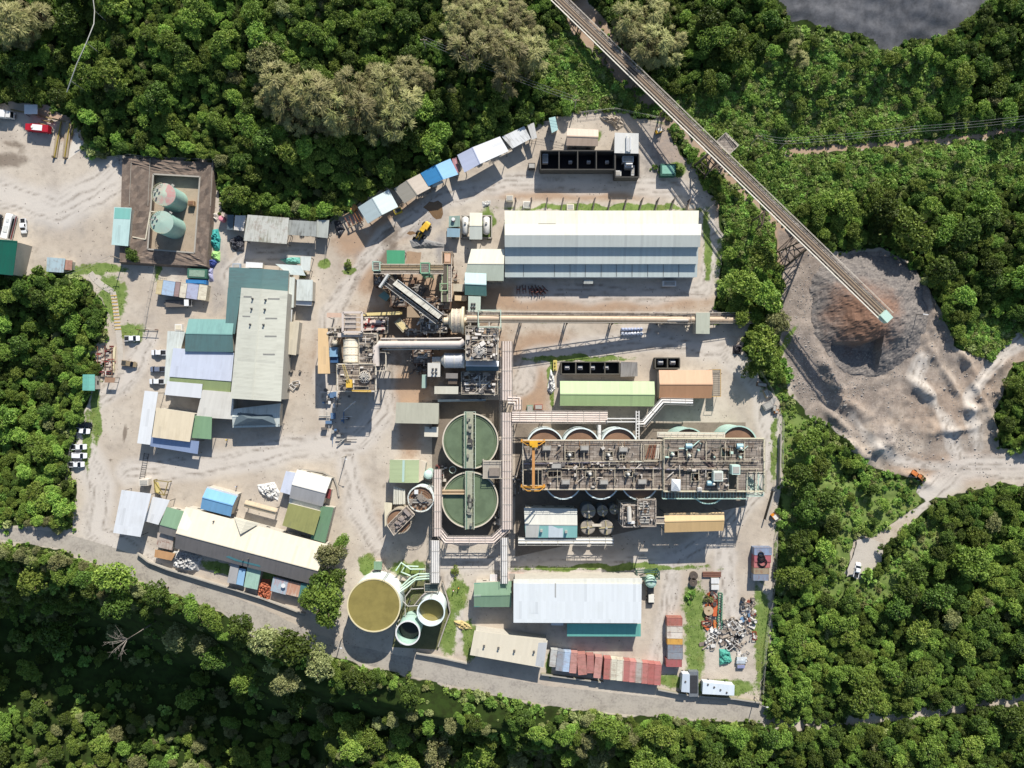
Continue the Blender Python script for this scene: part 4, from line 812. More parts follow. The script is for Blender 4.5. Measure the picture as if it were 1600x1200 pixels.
def agit(p,z,lab,col):
    c=W(p,z+1); t=thing('agitator',lab,'agitator',(c.x,c.y,z),random.uniform(0,3),'agitator drives on the leach decks'); l=Local((c.x,c.y,z),t.rotation_euler.z)
    l(MB().box((0,0,0),(1.9,1.9,.35),0,.1)).build('base_frame',STEELD,t); l(MB().cyl(0,0,.4,1.2,.65,.5,14)).build('gearbox',col,t)
    l(MB().cyl(0,0,1.2,2.3,.42,n=14).dome(0,0,2.3,.42,.2,14,3)).build('motor',M('#d8d4c8',.5,0,.2,1),t)
    l(MB().cyl(0,0,-9,.1,.14,n=8)).build('shaft',STEELD,t)
    l(MB().bar((-1,0,.3),(1,.6,1.2),.14).bar((.9,-.7,.3),(.9,.9,1.0),.14)).build('brace',STEEL,t)
bpy.data.objects.remove(AG)
for (x,y),lab in zip([(372,300),(598,300),(490,410),(712,412)],('agitator drive in the deck opening north of the long slot','agitator drive between north row tanks near the timber stack','agitator drive at the middle of the south side of the old deck','agitator drive beside the screen tower bridge')): agit(B2(x,y),13.0,'pale '+lab,STEEL)
for (x,y),lab in zip([(970,297),(1066,304),(1364,262),(1205,468)],('agitator drive by the west edge of the newer deck','agitator drive beside the blue drum of the newer deck','agitator drive beside the yellow railed opening','agitator drive below the pale square control box')): agit(B2(x,y),13.4,'white '+lab,TANKM)
def kit(name,label,cat,p,z,d,col,rz=0,group=None,extra=None):
    c=W(p,z+d[2]); t=thing(name,label,cat,(c.x,c.y,z),rz,group); l=Local((c.x,c.y,z),rz)
    l(MB().box((0,0,0),d,0,.08)).build('casing',col,t); l(MB().box((0,0,0),(d[0]*.8,d[1]*.7,.12),0,d[2]+.09)).build('lid',extra or STEEL,t)
    l(MB().box((-d[0]*.35,0,0),(.2,d[1]*.9,.08),0,0).box((d[0]*.35,0,0),(.2,d[1]*.9,.08),0,0)).build('skid',STEELD,t); return t
kit('control_box','pale square control box on the newer leach deck','control box',B2(1237,425),13.5,(3,3.2,2.6),M('#cfd8cc',.6,0,.2,.6))
kit('control_box','mint control box at the stair end of the newer deck','control box',B2(1340,388),13.5,(2.6,3,3),M('#bfd8cc',.6,0,.2,.6))
t=thing('canopy_box','white hipped canopy on the south side of the newer deck','canopy',tuple(W(B2(992,480),13.5))); q=[W(B2(*p),15.5) for p in((965,440),(1018,444),(1016,512),(962,510))]; a=W(B2(990,470),16.4)
mb=MB()
for i in range(4): mb.face([a,q[(i+1)%4],q[i]],[(0,0),(2,0),(1,2)])
mb.build('canopy_roof',r_white,t)
for p in q: MB().box((p.x,p.y,0),(.14,.14,2.0),0,13.45).build('post',STEEL,t)
kit('white_cabinet','small white cabinet at the edge of the newer deck','cabinet',B2(1130,503),13.5,(1.3,1.3,1.6),WHITE)
for i,(x,y,lab) in enumerate([(240,262,'dark pump box behind the orange gantry beam'),(460,262,'dark pump box at the middle of the old deck north edge'),(685,270,'dark pump box near the timber stack'),(350,460,'dark pump box on the old deck south edge near the gantry'),(572,460,'dark pump box at the middle of the old deck south edge'),(795,458,'dark pump box beside the screen tower bridge')]):
    kit('pump_box',lab,'pump box',B2(x,y),13.1,(2.8,1.6,1.5),M('#8f8a82',.7,0,.35,.8),0,'pump boxes on the old leach deck',STEEL)
t=kit('cyclone_pump','cluttered dark pump set in the middle of the old deck','pump',B2(295,365),13.1,(3.6,2.0,1.2),STEELD)
for (x,y,lab) in [(1066,250,'round blue tank drum by the northern opening of the newer deck'),(1362,250,'round blue tank drum by the yellow railed opening'),(1190,466,'round blue tank drum at the south of the newer deck')]:
    c=W(B2(x,y),14.6); t=thing('blue_drum',lab,'drum',(c.x,c.y,13.5),0,'blue drums on the newer leach deck'); MB().tube([(c.x-1.0,c.y,14.4),(c.x+1.0,c.y,14.4)],.85,14).build('drum',M('#8fb4bd',.3,0,.2,1),t); MB().box((c.x,c.y,0),(1.6,1.4,.5),0,13.5).build('cradle',STEELD,t)
t=thing('timber_stack','stack of rusty beams between the two leach decks','beam stack',tuple(W(B2(850,285),13.2)))
for i,(x0,x1) in enumerate([(815,840),(832,852),(845,866),(858,874),(872,884),(886,892)]):
    MB().bar(W(B2(x1,238),13.4),W(B2(x0,322),13.4),.42,.35).build('beam',RUST if i<4 else M('#c9bfae',.6,0,.3,1),t)
t=thing('fallen_beams','crossed brown beams lying on the newer leach deck','beams',tuple(W(B2(1180,345),13.5)))
for a,b in (((1135,312),(1215,390)),((1150,308),(1228,380)),((1030,340),(1045,352))): MB().bar(W(B2(*a),13.75),W(B2(*b),13.75),.5,.3).build('beam',M('#5d504c',.7,0,.4,1),t)
for (a,b,z,lab) in [((540,352),(655,352),13.3,'dark blue drum liner rolled in the old deck slot'),((650,378),(905,380),13.6,'thick grey slurry pipe along the old deck'),((100,352),(640,344),13.5,'long dusty pipe along the middle of the old deck'),((930,385),(1290,384),13.9,'grey mauve pipe along the newer deck')]:
    t=thing('deck_pipe',lab,'pipe',tuple(W(B2(*a),z))); MB().tube([W(B2(*a),z),W(B2(*b),z)],.28,8).build('pipe',M('#8a8288',.6,0,.3,.8),t)
    mb=MB()
    for k in range(6): p=W(B2(*L(a,b,(k+.5)/6)),z); mb.box((p.x,p.y,z),(.3,.8,.55))
    mb.build('pipe_clamp',STEELD,t)
# launders and walkways beside the newer deck
t=thing('launder','pale trough walkway along the north side of the newer deck','launder',tuple(W(B2(1070,185),12.5))); 
mb=MB(); mb.bar(W(B2(880,182),12.6),W(B2(1275,186),12.6),1.8,.5); mb.build('trough',EDGE,t); rail([W(B2(890,172),12.9),W(B2(1270,176),12.9)],1,.09,2,MB()).build('handrail',EDGEG,t)
t=thing('access_stair','mint lattice stair tower at the south east end of the newer deck','stair tower',tuple(W(B2(1450,470),0)))
mb=MB(); q=[W(B2(*p),12.6) for p in((1405,395),(1498,398),(1496,540),(1400,540))]
for p in q: mb.bar((p.x,p.y,0),p,.3)
for z in (4,8.3,12.6):
    for i in range(4): a=Vector((q[i].x,q[i].y,z)); b=Vector((q[(i+1)%4].x,q[(i+1)%4].y,z)); mb.bar(a,b,.25); mb.bar(a,Vector((b.x,b.y,z-4)),.16)
mb.bar(q[0],q[2],.16); mb.bar(q[1],q[3],.16); mb.build('frame',MINT,t)
mb=MB()
for k in range(3):
    a=q[0].lerp(q[3],.15); b=q[1].lerp(q[2],.85); z0=k*4.2
    for i in range(14): p=(a if k%2==0 else b).lerp(b if k%2==0 else a,i/13); mb.box((p.x,p.y,z0+i*.3),(1.0,1.4,.06))
mb.build('stair_flight',EDGEG,t)
t=thing('lattice_walkway','mint lattice walkway along the south edge of the newer deck','walkway',tuple(W(B2(1180,528),12.6))); mb=MB(); truss(mb,W(B2(910,530),12.2),W(B2(1400,530),12.2),1.1,2.6,26,.16); mb.build('truss',MINT,t); MB().bar(W(B2(910,530),12.1),W(B2(1400,530),12.1),1.5,.08).build('grating',GRATE,t)
# orange gantry over the old deck
def gantry():
    p0=W(B2(162,228),18); p1=W(B2(162,495),18); t=thing('gantry_crane','orange gantry crane straddling the west end of the old leach deck','crane',(p0.x,(p0.y+p1.y)/2,13.1)); OR=M('#c9913c',.5,0,.3,.8)
    MB().box((p0.x,(p0.y+p1.y)/2,17.6),(.85,p0.y-p1.y,1.0)).build('girder',M('#c08a52',.55,0,.3,.8),t)
    for p,nm in((p0,'a'),(p1,'b')):
        mb=MB()
        for s in(-1,1): mb.bar((p.x,p.y,17.8),(p.x+s*3.6,p.y,13.3),.45); mb.bar((p.x+s*3.6,p.y-.6,13.3),(p.x+s*3.6,p.y+.6,13.3),.6)
        mb.bar((p.x-4,p.y,13.6),(p.x+4,p.y,13.6),.5); mb.bar((p.x-2,p.y-.9,17.2),(p.x+2,p.y-.9,17.2),.3); mb.bar((p.x-2,p.y-.9,17.2),(p.x-3.6,p.y,15),.2); mb.bar((p.x+2,p.y-.9,17.2),(p.x+3.6,p.y,15),.2); mb.build('end_frame',OR,t)
    MB().box((p0.x,p0.y-.5,18.3),(2.6,2.0,1.1)).cyl(p0.x-.8,p0.y-.5,18.6,19.4,.5,n=12).build('hoist',YEL,t)
    MB().bar((p0.x+.4,p0.y-.5,18),(p0.x+.4,p0.y-.5,15),.08).build('hoist_rope',BLACK,t)
gantry()
# --- thickeners
for lab,p,rp,extra in (('green water thickener nearest the mills, upper of the pair',B1(715,365),43,0),('green water thickener with side launder, lower of the pair',B1(712,790),43.4,1)):
    t,c,r=tank('thickener',lab,p,rp,5.2,M('#b9b8a4',.6,0,.3,.5),GREENW,.45,'thickener pair',None,'thickener',EDGE)
    MB().ring(c.x,c.y,4.3,4.95,r-1.0,r-.9,64).build('weir',M('#6f7a5c',.6,0,.3,1),t)
    MB().ring(c.x,c.y,4.2,5.4,1.7,1.85,28).build('feed_well',M('#8f9a84',.7,0,.3,1),t)
    MB().cyl(c.x,c.y,5.6,6.9,1.0,.8,16).box((c.x+.3,c.y-1.3,0),(1.2,1.0,1.2),0,5.6).cyl(c.x-.2,c.y+1.5,5.6,6.8,.5,n=12).build('drive_head',M('#4c4a47',.6,0,.3,1),t)
    bx=W(B1(712,100),5.8).x; hw=36*.2167*S
    def bridge(y0,y1,x0,x1):
        a=W(B1((x0+x1)/2,y0),6.0); b=W(B1((x0+x1)/2,y1),6.0); w=(W(B1(x1,y0),6).x-W(B1(x0,y0),6).x)
        MB().bar(a,b,w*.62,.1).build('bridge_deck',M('#a3a48f',.8,0,.5,1.2),t); mb=MB(); truss(mb,(a.x,a.y,5.3),(b.x,b.y,5.3),.9,w,int((a-b).length/2.2),.16); mb.build('bridge_truss',EDGEG,t)
        mb=MB(); s=w*.5
        for k in(-1,1): rail([(a.x+k*s,a.y,6.1),(b.x+k*s,b.y,6.1)],1.0,.09,2,mb)
        mb.build('handrail',M('#c9c9b0',.6,0,.25,1),t)
        MB().tube([(a.x-w*.36,a.y,6.3),(b.x-w*.36,b.y,6.3)],.2,8).build('pipe',M('#7f9884',.6,0,.3,1),t)
        mb=MB()
        for i in range(7): q=a.lerp(b,random.uniform(.08,.92)); mb.box((q.x+random.uniform(-.8,.8),q.y,0),(random.uniform(.5,1.3),random.uniform(.5,1.6),random.uniform(.4,1.1)),0,6.05)
        mb.build('equipment_box',M('#8b8a7c',.7,0,.5,1.3),t)
    bridge(155,560,672,752) if not extra else bridge(585,1000,680,742)
    if extra:
        mb=MB(); mb.bar(W(B1(512,722),5.6),W(B1(684,722),5.6),.5,.5); mb.bar(W(B1(512,744),5.6),W(B1(684,744),5.6),.5,.5); mb.bar(W(B1(512,733),5.35),W(B1(684,733),5.35),.8,.06); mb.build('launder',M('#c4ab88',.7,0,.3,1),t)
t=thing('cross_platform','concrete pump platform between thickeners and old leach deck','platform',tuple(W(B1(905,570),0)))
P=rect(B1,808,505,1012,632); q=[W(p,6.4) for p in P]; MB().prism(q,6.1,6.4).build('slab',CONC,t); mb=MB(); rail([q[0],q[1]],1,.1,2,mb); rail([q[0],q[3],q[2]],1,.1,2,mb); mb.build('handrail',EDGE,t)
for p in q: MB().box((p.x,p.y,0),(.5,.5,6.1),0,0).build('column',CONC,t)
MB().prism([W(p,7.6) for p in rect(B1,850,560,925,618)],6.4,7.6).build('sump',M('#8a7f74',.8,0,.4,.8),t)
t=thing('floor_ring','pale ring tank frame standing between the thickeners','ring',tuple(W(B1(587,573),2))); c=W(B1(587,573),3); MB().ring(c.x,c.y,2.6,3.0,1.0,1.2,24).build('ring',EDGEG,t)
for k in range(4): MB().bar((c.x+1.1*math.cos(k*1.57),c.y+1.1*math.sin(k*1.57),0),(c.x+1.1*math.cos(k*1.57),c.y+1.1*math.sin(k*1.57),2.6),.14).build('leg',STEEL,t)
# --- pipe racks: each run is a bridge on trestles with its own pipes
PIPE=M('#d3c4b8',.5,0,.25,.6,'#a8988a'); PIPEW=M('#dad6cf',.5,0,.2,.6)
def pipe_rack(name,label,pts,z,width,n,mat=PIPE,leg=9.0,zend=None,rail_=True,legs=True):
    zs=[z+(0 if zend is None else (zend-z)*i/(len(pts)-1)) for i in range(len(pts))]; P=[W(p,zz) for p,zz in zip(pts,zs)]; t=thing(name,label,'pipe bridge',(P[0].x,P[0].y,0))
    def off(o):
        out=[]
        for i,p in enumerate(P):
            d0=(P[i]-P[i-1]) if i else P[1]-P[0]; d1=(P[i+1]-P[i]) if i<len(P)-1 else d0
            n0=Vector((-d0.y,d0.x,0)).normalized(); n1=Vector((-d1.y,d1.x,0)).normalized(); m=(n0+n1); m=m/max(.3,m.dot(n0)) if m.length>1e-6 else n0
            out.append(p+m*o)
        return out
    pr=width/n*.46
    for k in range(n):
        o=(k+.5-n/2)*width/n; q=[p+Vector((0,0,pr+.1)) for p in off(o)]; MB().tube(q,pr,10).build('pipe',mat,t)
    mb=MB(); lo=[p-Vector((0,0,.25)) for p in off(0)]
    for a,b in zip(lo,lo[1:]): truss(mb,a-Vector((0,0,.5)),b-Vector((0,0,.5)),.6,width+.3,max(2,int((a-b).length/3)),.16)
    mb.build('bridge_frame',STEELD,t)
    if legs:
        for a,b in zip(P,P[1:]):
            nn=max(1,int((b-a).length/leg))
            for i in range(nn+1):
                p=a.lerp(b,(i+.02)/(nn+.04)); mb=MB(); bent(mb,p-Vector((0,0,.6)),0,width,(b-a).to_2d().to_tuple() if hasattr((b-a).to_2d(),'to_tuple') else ((b-a).x,(b-a).y),.03,.22); mb.build('trestle',STEELD,t)
    if rail_:
        mb=MB()
        for o in(-width/2-.3,width/2+.3): rail(off(o),1.0,.07,2.6,mb,False)
        mb.build('handrail',mat,t)
    mb=MB()
    for a,b in zip(P,P[1:]):
        nn=max(1,int((b-a).length/5))
        for i in range(nn): p=a.lerp(b,(i+.5)/nn); d=(b-a).normalized(); s=Vector((-d.y,d.x,0))*width/2; mb.bar(p-s+Vector((0,0,2*pr+.12)),p+s+Vector((0,0,2*pr+.12)),.12,.06)
    mb.build('pipe_strap',STEEL,t)
    return t
pipe_rack('pipe_bridge','widest pipe bridge running down from the cyclones',[D3(1140,400),D3(1140,1090)],7.0,3.3,4)
pipe_rack('pipe_bridge','stub pipe bridge stepping east at the rack corner',[D3(1150,1090),D3(1260,1090),D3(1262,1200)],7.2,2.6,3,leg=6)
pipe_rack('pipe_bridge','pipe bridge passing east of both thickeners',[B1(978,160),B1(978,1000)],6.6,3.2,4)
pipe_rack('pipe_bridge','pipe bridge running east above the older leach tanks',[B1(1015,190),A8(1345,1010)],7.4,3.6,5)
pipe_rack('pipe_bridge','pipe bridge passing west of both thickeners',[B1(478,570),B1(478,1050)],6.2,2.3,3)
pipe_rack('pipe_bridge','chamfered pipe bridge closing the thickener loop on the south',[B1(480,1000),B1(540,1078),B1(880,1078),B1(980,985)],5.8,2.3,3)
pipe_rack('pipe_bridge','white pipe bridge leading down to the ochre tanks',[B3(728,20),B3(728,340)],6.2,2.6,4,PIPEW)
pipe_rack('pipe_bridge','white pipe bridge leading down to the white south building',[B3(1252,0),B3(1252,345)],6.4,1.9,3,PIPEW)
pipe_rack('pipe_bridge','short white pipe bridge slanting to the brick orange building',[B6(85,985),B6(140,985),B6(300,800),B6(556,806)],5.6,1.6,2,PIPEW,leg=7)
pipe_rack('pipe_bridge','conduit walkway south of the half shaded roof',[D7(60,400),D7(972,400)],6.0,2.0,2,M('#d9d5c9',.6,0,.2,.6))
pipe_rack('pipe_bridge','pale pipe stub between the two leach tank rows of pipes',[A8(1280,1070),A8(1280,1200)],9.0,1.2,1,PIPEW,legs=False,rail_=False)
t=thing('cable_ladder','white cable ladder post at the end of the leach pipe bridge','cable ladder',tuple(W(A8(1580,1000),0)))
mb=MB()
for x in (1570,1592): mb.bar(W(A8(x,960),9),W(A8(x,1200),9),.3)
for y in range(970,1200,24): mb.bar(W(A8(1570,y),9),W(A8(1592,y),9),.2)
mb.bar(W(A8(1340,1020),8.8),W(A8(1580,1020),8.8),.35); mb.bar(W(A8(1340,1045),8.8),W(A8(1580,1045),8.8),.35); mb.build('ladder',PIPEW,t)
for x in (1345,1455,1580): p=W(A8(x,1033),8.8); MB().bar((p.x,p.y,0),p,.3).build('post',STEEL,t)
# --- trommel screen tower and small tanks
def tower(name,label,f,x0,y0,x1,y1,z,col,levels=3,deck_=True,cat='steel tower'):
    q=[W(p,z) for p in rect(f,x0,y0,x1,y1)]; c=sum(q,Vector())/4; t=thing(name,label,cat,(c.x,c.y,0)); mb=MB()
    for p in q: mb.bar((p.x,p.y,0),p,.32)
    for k in range(1,levels+1):
        zz=z*k/levels
        for i in range(4):
            a=Vector((q[i].x,q[i].y,zz)); b=Vector((q[(i+1)%4].x,q[(i+1)%4].y,zz)); mb.bar(a,b,.26); mb.bar(a,Vector((b.x,b.y,zz-z/levels)),.15)
    mb.build('frame',col,t)
    if deck_:
        for k in range(1,levels+1): MB().prism([p.lerp(c,.06) for p in q],z*k/levels-.1,z*k/levels+.02).build('grating',GRATE,t)
        mb=MB(); rail(q+[q[0]],1.1,.09,2,mb); mb.build('handrail',col,t)
    return t,q,c
t,q,c=tower('screen_tower','pale steel tower with caged screens south of the old leach deck',D7,1062,55,1220,262,12.5,M('#b8ada0',.6,0,.3,.8)); 
MB().tube([W(D7(1125,70),13.4),W(D7(1130,215),13.4)],.75,14).build('trommel',M('#cfc8bb',.5,0,.3,1),t); MB().box((W(D7(1145,222),13).x,W(D7(1145,222),13).y,13.1),(2.2,.8,.9)).build('feed_box',WHITE,t)
t,q,c=tower('screen_tower','taller steel tower with ladder decks joined to the old leach deck',D7,1206,0,1380,258,13.2,M('#a89c8e',.6,0,.3,.8))
mb=MB()
for k in range(8): mb.bar(W(D7(1225,40+k*26),13.5),W(D7(1320,40+k*26),13.5),.5,.3)
mb.build('screen_deck',STEEL,t)
t=thing('bridge_stair','narrow pale bridge from the screen tower to the tan orange roof','walkway',tuple(W(D7(1420,210),9))); 
for y in (172,232): MB().bar(W(D7(1370,y),9.8),W(D7(1470,y),9.8),.3).build('rail_beam',EDGE,t)
MB().bar(W(D7(1370,205),9.5),W(D7(1470,205),9.5),1.6,.1).build('grating',GRATE,t)
for x,y,r,lab,zz in [(735,115,66,'largest shaded dark reagent tank beside the half shaded roof',7.0),(870,110,50,'smaller shaded reagent tank with a platform',6.5),(985,98,44,'smallest shaded reagent tank by the screen tower',6.5),(730,268,68,'sunlit reagent tank with crossed braces on the left',6.0),(905,272,68,'sunlit reagent tank with crossed braces on the right',6.0)]:
    c=W(D7(x,y),zz); rr=r*.1625*S*(1-zz/H); t=thing('reagent_tank',lab,'tank',(c.x,c.y,0),0,'reagent tanks'); MB().cyl(c.x,c.y,0,zz,rr,n=36).build('shell',M('#7f8488',.5,0,.3,.6),t)
    MB().cyl(c.x,c.y,zz,zz+.15,rr+.1,rr*.9,36).build('lid',M('#9a9184',.6,0,.5,.7),t); mb=MB()
    for a in (0.1,1.67): mb.bar((c.x-rr*math.cos(a),c.y-rr*math.sin(a),zz+.3),(c.x+rr*math.cos(a),c.y+rr*math.sin(a),zz+.3),.3,.3)
    mb.build('cross_beam',M('#b3a77f',.6,0,.3,1),t); MB().cyl(c.x,c.y,zz+.3,zz+1.4,.4,n=12).build('motor',STEEL,t)
t=thing('tank_walkway','pale walkway bar linking the two sunlit reagent tanks','walkway',tuple(W(D7(815,250),6)))
MB().bar(W(D7(770,250),6.5),W(D7(860,250),6.5),.9,.15).build('grating',EDGE,t)
# --- west pair of tall tanks with the slanted deck
t,c,r=tank('carbon_tank','white rimmed tank with cluttered top left of the lower thickener',D6(735,430),19.8,9.5,TANKW,SLURRY,.6,None,1.0,'tank'); 
mb=MB()
for i in range(26): a=random.uniform(0,6.28); q=random.uniform(0,.85)*r; mb.box((c.x+q*math.cos(a),c.y+q*math.sin(a),0),(random.uniform(.4,2.4),random.uniform(.3,.9),random.uniform(.2,1.0)),random.uniform(0,3),9.55)
mb.build('fitting',M('#8d8377',.7,0,.6,1.1),t); MB().box((W(D6(658,315),10.6).x,W(D6(658,315),10.6).y,0),(1.2,1.3,1.2),0,9.6).build('cabinet',WHITE,t)
mb=MB(); rail([(c.x+r*math.cos(k/16*6.28),c.y+r*math.sin(k/16*6.28),9.5) for k in range(17)],1,.08,3,mb); mb.build('handrail',EDGE,t)
for a in (.3,.5): MB().bar((c.x-r*.9,c.y-r*a+1,9.7),(c.x+r*.9,c.y-r*a+1,9.7),.5,.25).build('beam',STEEL,t)
t,c,r=tank('carbon_tank','dusty brown tank under the slanted railed deck',D6(362,810),19.2,9.2,M('#a89c88',.6,0,.35,.6),SLURRY,.5,None,None,'tank')
q=[W(D6(*p),10.2) for p in((500,540),(640,690),(285,1045),(170,870))]; MB().prism(q,9.9,10.1).build('slanted_deck',GRATE,t); mb=MB(); rail(q+[q[0]],1.1,.1,1.8,mb); mb.build('handrail',M('#d8c9b4',.6,0,.2,1),t)
mb=MB()
for i in range(22):
    p=q[0].lerp(q[1],random.uniform(.15,.85)).lerp(q[3].lerp(q[2],random.uniform(.15,.85)),random.uniform(.1,.9)); mb.box((p.x,p.y,0),(random.uniform(.4,1.6),random.uniform(.4,1.2),random.uniform(.3,1.2)),-.8,10.12)
mb.build('machinery',M('#9c8f86',.6,0,.7,1.2),t)
t=thing('pipe_bundle','bundle of pale pipes leading into the tank deck','pipes',tuple(W(D6(370,380),3)))
for i,x in enumerate((285,315,345,375,400,430,455)): MB().tube([W(D6(x,215+i*9),4.2),W(D6(x+(i-3)*2,520),4.2)],.26,8).build('pipe',M('#d6d3c4',.5,0,.25,1),t)
for y in (260,380,490): MB().bar(W(D6(275,y),3.8),W(D6(465,y),3.8),.2).build('sleeper',STEEL,t)
for x in (290,445): p=W(D6(x,380),3.7); MB().box((p.x,p.y,0),(.3,.3,3.7),0,0).build('post',STEELD,t)
c=W(B1(412,607),6); t=thing('header_tank','round pale mint tank beside the olive roof','tank',(c.x,c.y,0)); rr=31*.2167*S; MB().cyl(c.x,c.y,0,5.6,rr,n=32).build('shell',TANKM,t); MB().dome(c.x,c.y,5.6,rr,.6,32,4).build('roof',M('#c8ddd0',.5,0,.15,.6),t); MB().ring(c.x,c.y,5.5,5.7,rr-.02,rr+.1,32).build('rim',MINT,t)
# --- ochre storage tanks
t,c,r=tank('storage_tank','largest white tank brim full of ochre water',B3(262,513),41,10.0,TANKW,OCHRE,.12,None,1.2,'tank',M('#d6c9a0',.5,0,.2,1))
t,c,r=tank('storage_tank','medium white tank half filled with ochre water',B3(695,565),21,9.5,TANKW,OCHRE,4.2,None,1.6,'tank')
t,c,r=tank('storage_tank','smallest white tank holding dark water',B3(520,723),18.4,10.5,TANKM,WATER('#2d2c27',.05),5.0,None,None,'tank',WHITE)
def piping(name,label,runs,z,r,mat):
    P=[[W(f(*p),zz) for p,zz in zip(pts,zs)] for f,pts,zs in runs]; t=thing(name,label,'pipework',(P[0][0].x,P[0][0].y,0))
    for q in P: MB().tube(q,r,8).build('pipe',mat,t)
    for q in P:
        for p in q[1:-1:1] or q[:1]: MB().box((p.x,p.y,0),(.3,.3,max(.3,p.z-r)),0,0).build('support',STEELD,t)
    return t
piping('tank_pipework','mint green pipes fanning from the white pipe bridge to the largest tank',[(B3,((690,275),(600,275),(545,300),(470,370)),(4,4,4,4)),(B3,((690,290),(590,300),(530,340),(455,400)),(4,4,4,5)),(B3,((690,310),(580,318),(520,370),(440,425)),(4,4,4,7)),(B3,((650,240),(540,240),(470,190),(430,250)),(3,3,3,3)),(B3,((600,220),(500,215),(470,260),(540,290)),(2.5,2.5,2.5,2.5))],4,.28,M('#bcd0bd',.5,0,.25,1))
piping('tank_pipework','slim grey pipes threading between the three storage tanks',[(B3,((640,385),(545,390),(500,450),(500,600)),(5,5,5,5)),(B3,((480,480),(520,520),(600,515)),(6,6,6)),(B3,((460,620),(430,650),(440,680)),(7,7,8)),(B3,((430,660),(425,760),(470,810)),(7,7,7))],4,.18,STEEL)
t=thing('valve_platform','small dark valve platform above the medium tank','platform',tuple(W(B3(700,375),0))); q=[W(p,5) for p in rect(B3,648,345,752,405)]; MB().prism(q,4.8,5.0).build('slab',M('#3e4a4a',.7,0,.3,1),t)
for p in q: MB().box((p.x,p.y,0),(.3,.3,4.8),0,0).build('post',STEELD,t)
mb=MB(); rail(q+[q[0]],1,.08,2,mb); mb.build('handrail',EDGE,t)
t=thing('walkway_stair','ribbed grey stair leaning on the medium tank','stair',tuple(W(B3(600,465),3)))
mb=MB(); a=W(B3(640,430),9); b=W(B3(575,510),2)
for i in range(16): p=a.lerp(b,i/15); mb.box((p.x,p.y,p.z),(1.6,.4,.08),.7)
mb.bar(a,b,.12); mb.build('stair_flight',M('#b9aea3',.6,0,.3,1),t)
shed('green_pump_hut','small green hut behind the largest ochre tank',[B3(262,180),B3(325,182),B3(322,245),B3(262,243)],2.8,2.6,r_sage,win=1)
# --- mills
def drum_mill(name,label,a,b,r,shell,bands,end,zc,gear=None,group=None):
    a=Vector(a); b=Vector(b); d=(b-a).normalized(); t=thing(name,label,'grinding mill',((a.x+b.x)/2,(a.y+b.y)/2,0),0,group)
    MB().tube([a,b],r,40).build('shell',shell,t)
    for k in bands: p=a.lerp(b,k); MB().tube([p-d*.16,p+d*.16],r+.12,40).build('band',end,t)
    MB().tube([a-d*1.1,a-d*.01],[r*.5,r*.96],32).build('end_cone',end,t); MB().tube([b+d*.01,b+d*1.1],[r*.96,r*.5],32).build('end_cone',end,t)
    MB().tube([a-d*2.8,a-d*1.1],r*.3,18).build('trunnion',end,t); MB().tube([b+d*1.1,b+d*2.8],r*.3,18).build('trunnion',end,t)
    if gear is not None: p=a.lerp(b,gear); MB().tube([p-d*.4,p+d*.4],r+.75,48).build('ring_gear',M('#d6c7a8',.5,0,.25,1),t)
    s=Vector((-d.y,d.x,0))
    for p in (a-d*2,b+d*2): MB().box((p.x,p.y,0),(2.2 if abs(d.x)>.5 else r*1.1,r*1.1 if abs(d.x)>.5 else 2.2,zc-r*.32),0,0).build('pedestal',CONC,t)
    # bolt rows along the shell
    mb=MB(); n=int((b-a).length/.9)
    for k in range(14):
        an=k/14*6.283
        for i in range(n):
            p=a.lerp(b,(i+.5)/n)+(s*math.cos(an)+Vector((0,0,1))*math.sin(an))*(r+.03); mb.box(p,(.16,.16,.16))
    mb.build('liner_bolt',end,t)
    return t
z=7.4; drum_mill('ball_mill','large cream ball mill standing north south beside the blue motor',W(D1(455,400),z+2.5)-Vector((0,0,2.5)),W(D1(455,690),z+2.5)-Vector((0,0,2.5)),2.75,M('#efe3cb',.45,0,.22,.6,'#9a9084'),(.02,.33,.66,.98),M('#d9cbb0',.5,0,.3,.8),z)
z=7.6; drum_mill('sag_mill','squat beige drum mill with ring gear at the conveyor head',W(D2(1248,945),z+3)-Vector((0,0,3)),W(D2(1370,945),z+3)-Vector((0,0,3)),4.0,M('#bcae9c',.5,0,.4,.5,'#5f564c'),(.03,.5,.97),M('#d8c8ac',.5,0,.3,.8),z,1.22)
z=6.0; drum_mill('regrind_mill','grey drum mill lying east west beside the four port roof',W(D3(405,622),z+2)-Vector((0,0,2)),W(D3(640,622),z+2)-Vector((0,0,2)),2.5,M('#b9babc',.4,0,.25,.6,'#7f7f84'),(.02,.5,.97),M('#c6c1b6',.5,0,.3,.8),z)
# mill platforms
deck('mill_deck','grating deck south of the cream mill carrying a cyclone cluster',D1,300,712,780,1050,9.6,[(430,990,700,1030)],M('#cfc6b8',.6,0,.25,.8))
deck('mill_deck','grating deck east of the cream mill crossed by a dark gutter',D1,575,330,800,705,8.8,[],M('#b5aa9c',.6,0,.3,.8))
deck('mill_deck','grating deck around the feed end of the cream mill',D1,180,262,360,372,7.2,[],M('#b5aa9c',.6,0,.3,.8))
deck('mill_deck','cluttered deck between the squat mill and the pipe bridge',D3,660,225,1035,620,10.4,[(690,240,760,330),(840,270,900,330)],M('#b3ab9e',.6,0,.3,.8))
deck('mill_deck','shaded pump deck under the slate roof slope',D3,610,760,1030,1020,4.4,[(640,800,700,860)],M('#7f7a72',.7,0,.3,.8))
deck('mill_deck','grating walkway deck west of the squat mill',D2,840,880,1190,1110,6.2,[(900,930,980,1000)],M('#a89d90',.6,0,.3,.8))
t=thing('feed_cage','ribbed cage frame over the upper end of the cream mill','cage',tuple(W(D1(480,190),0)))
mb=MB(); q=[W(p,11) for p in rect(D1,365,65,605,310)]
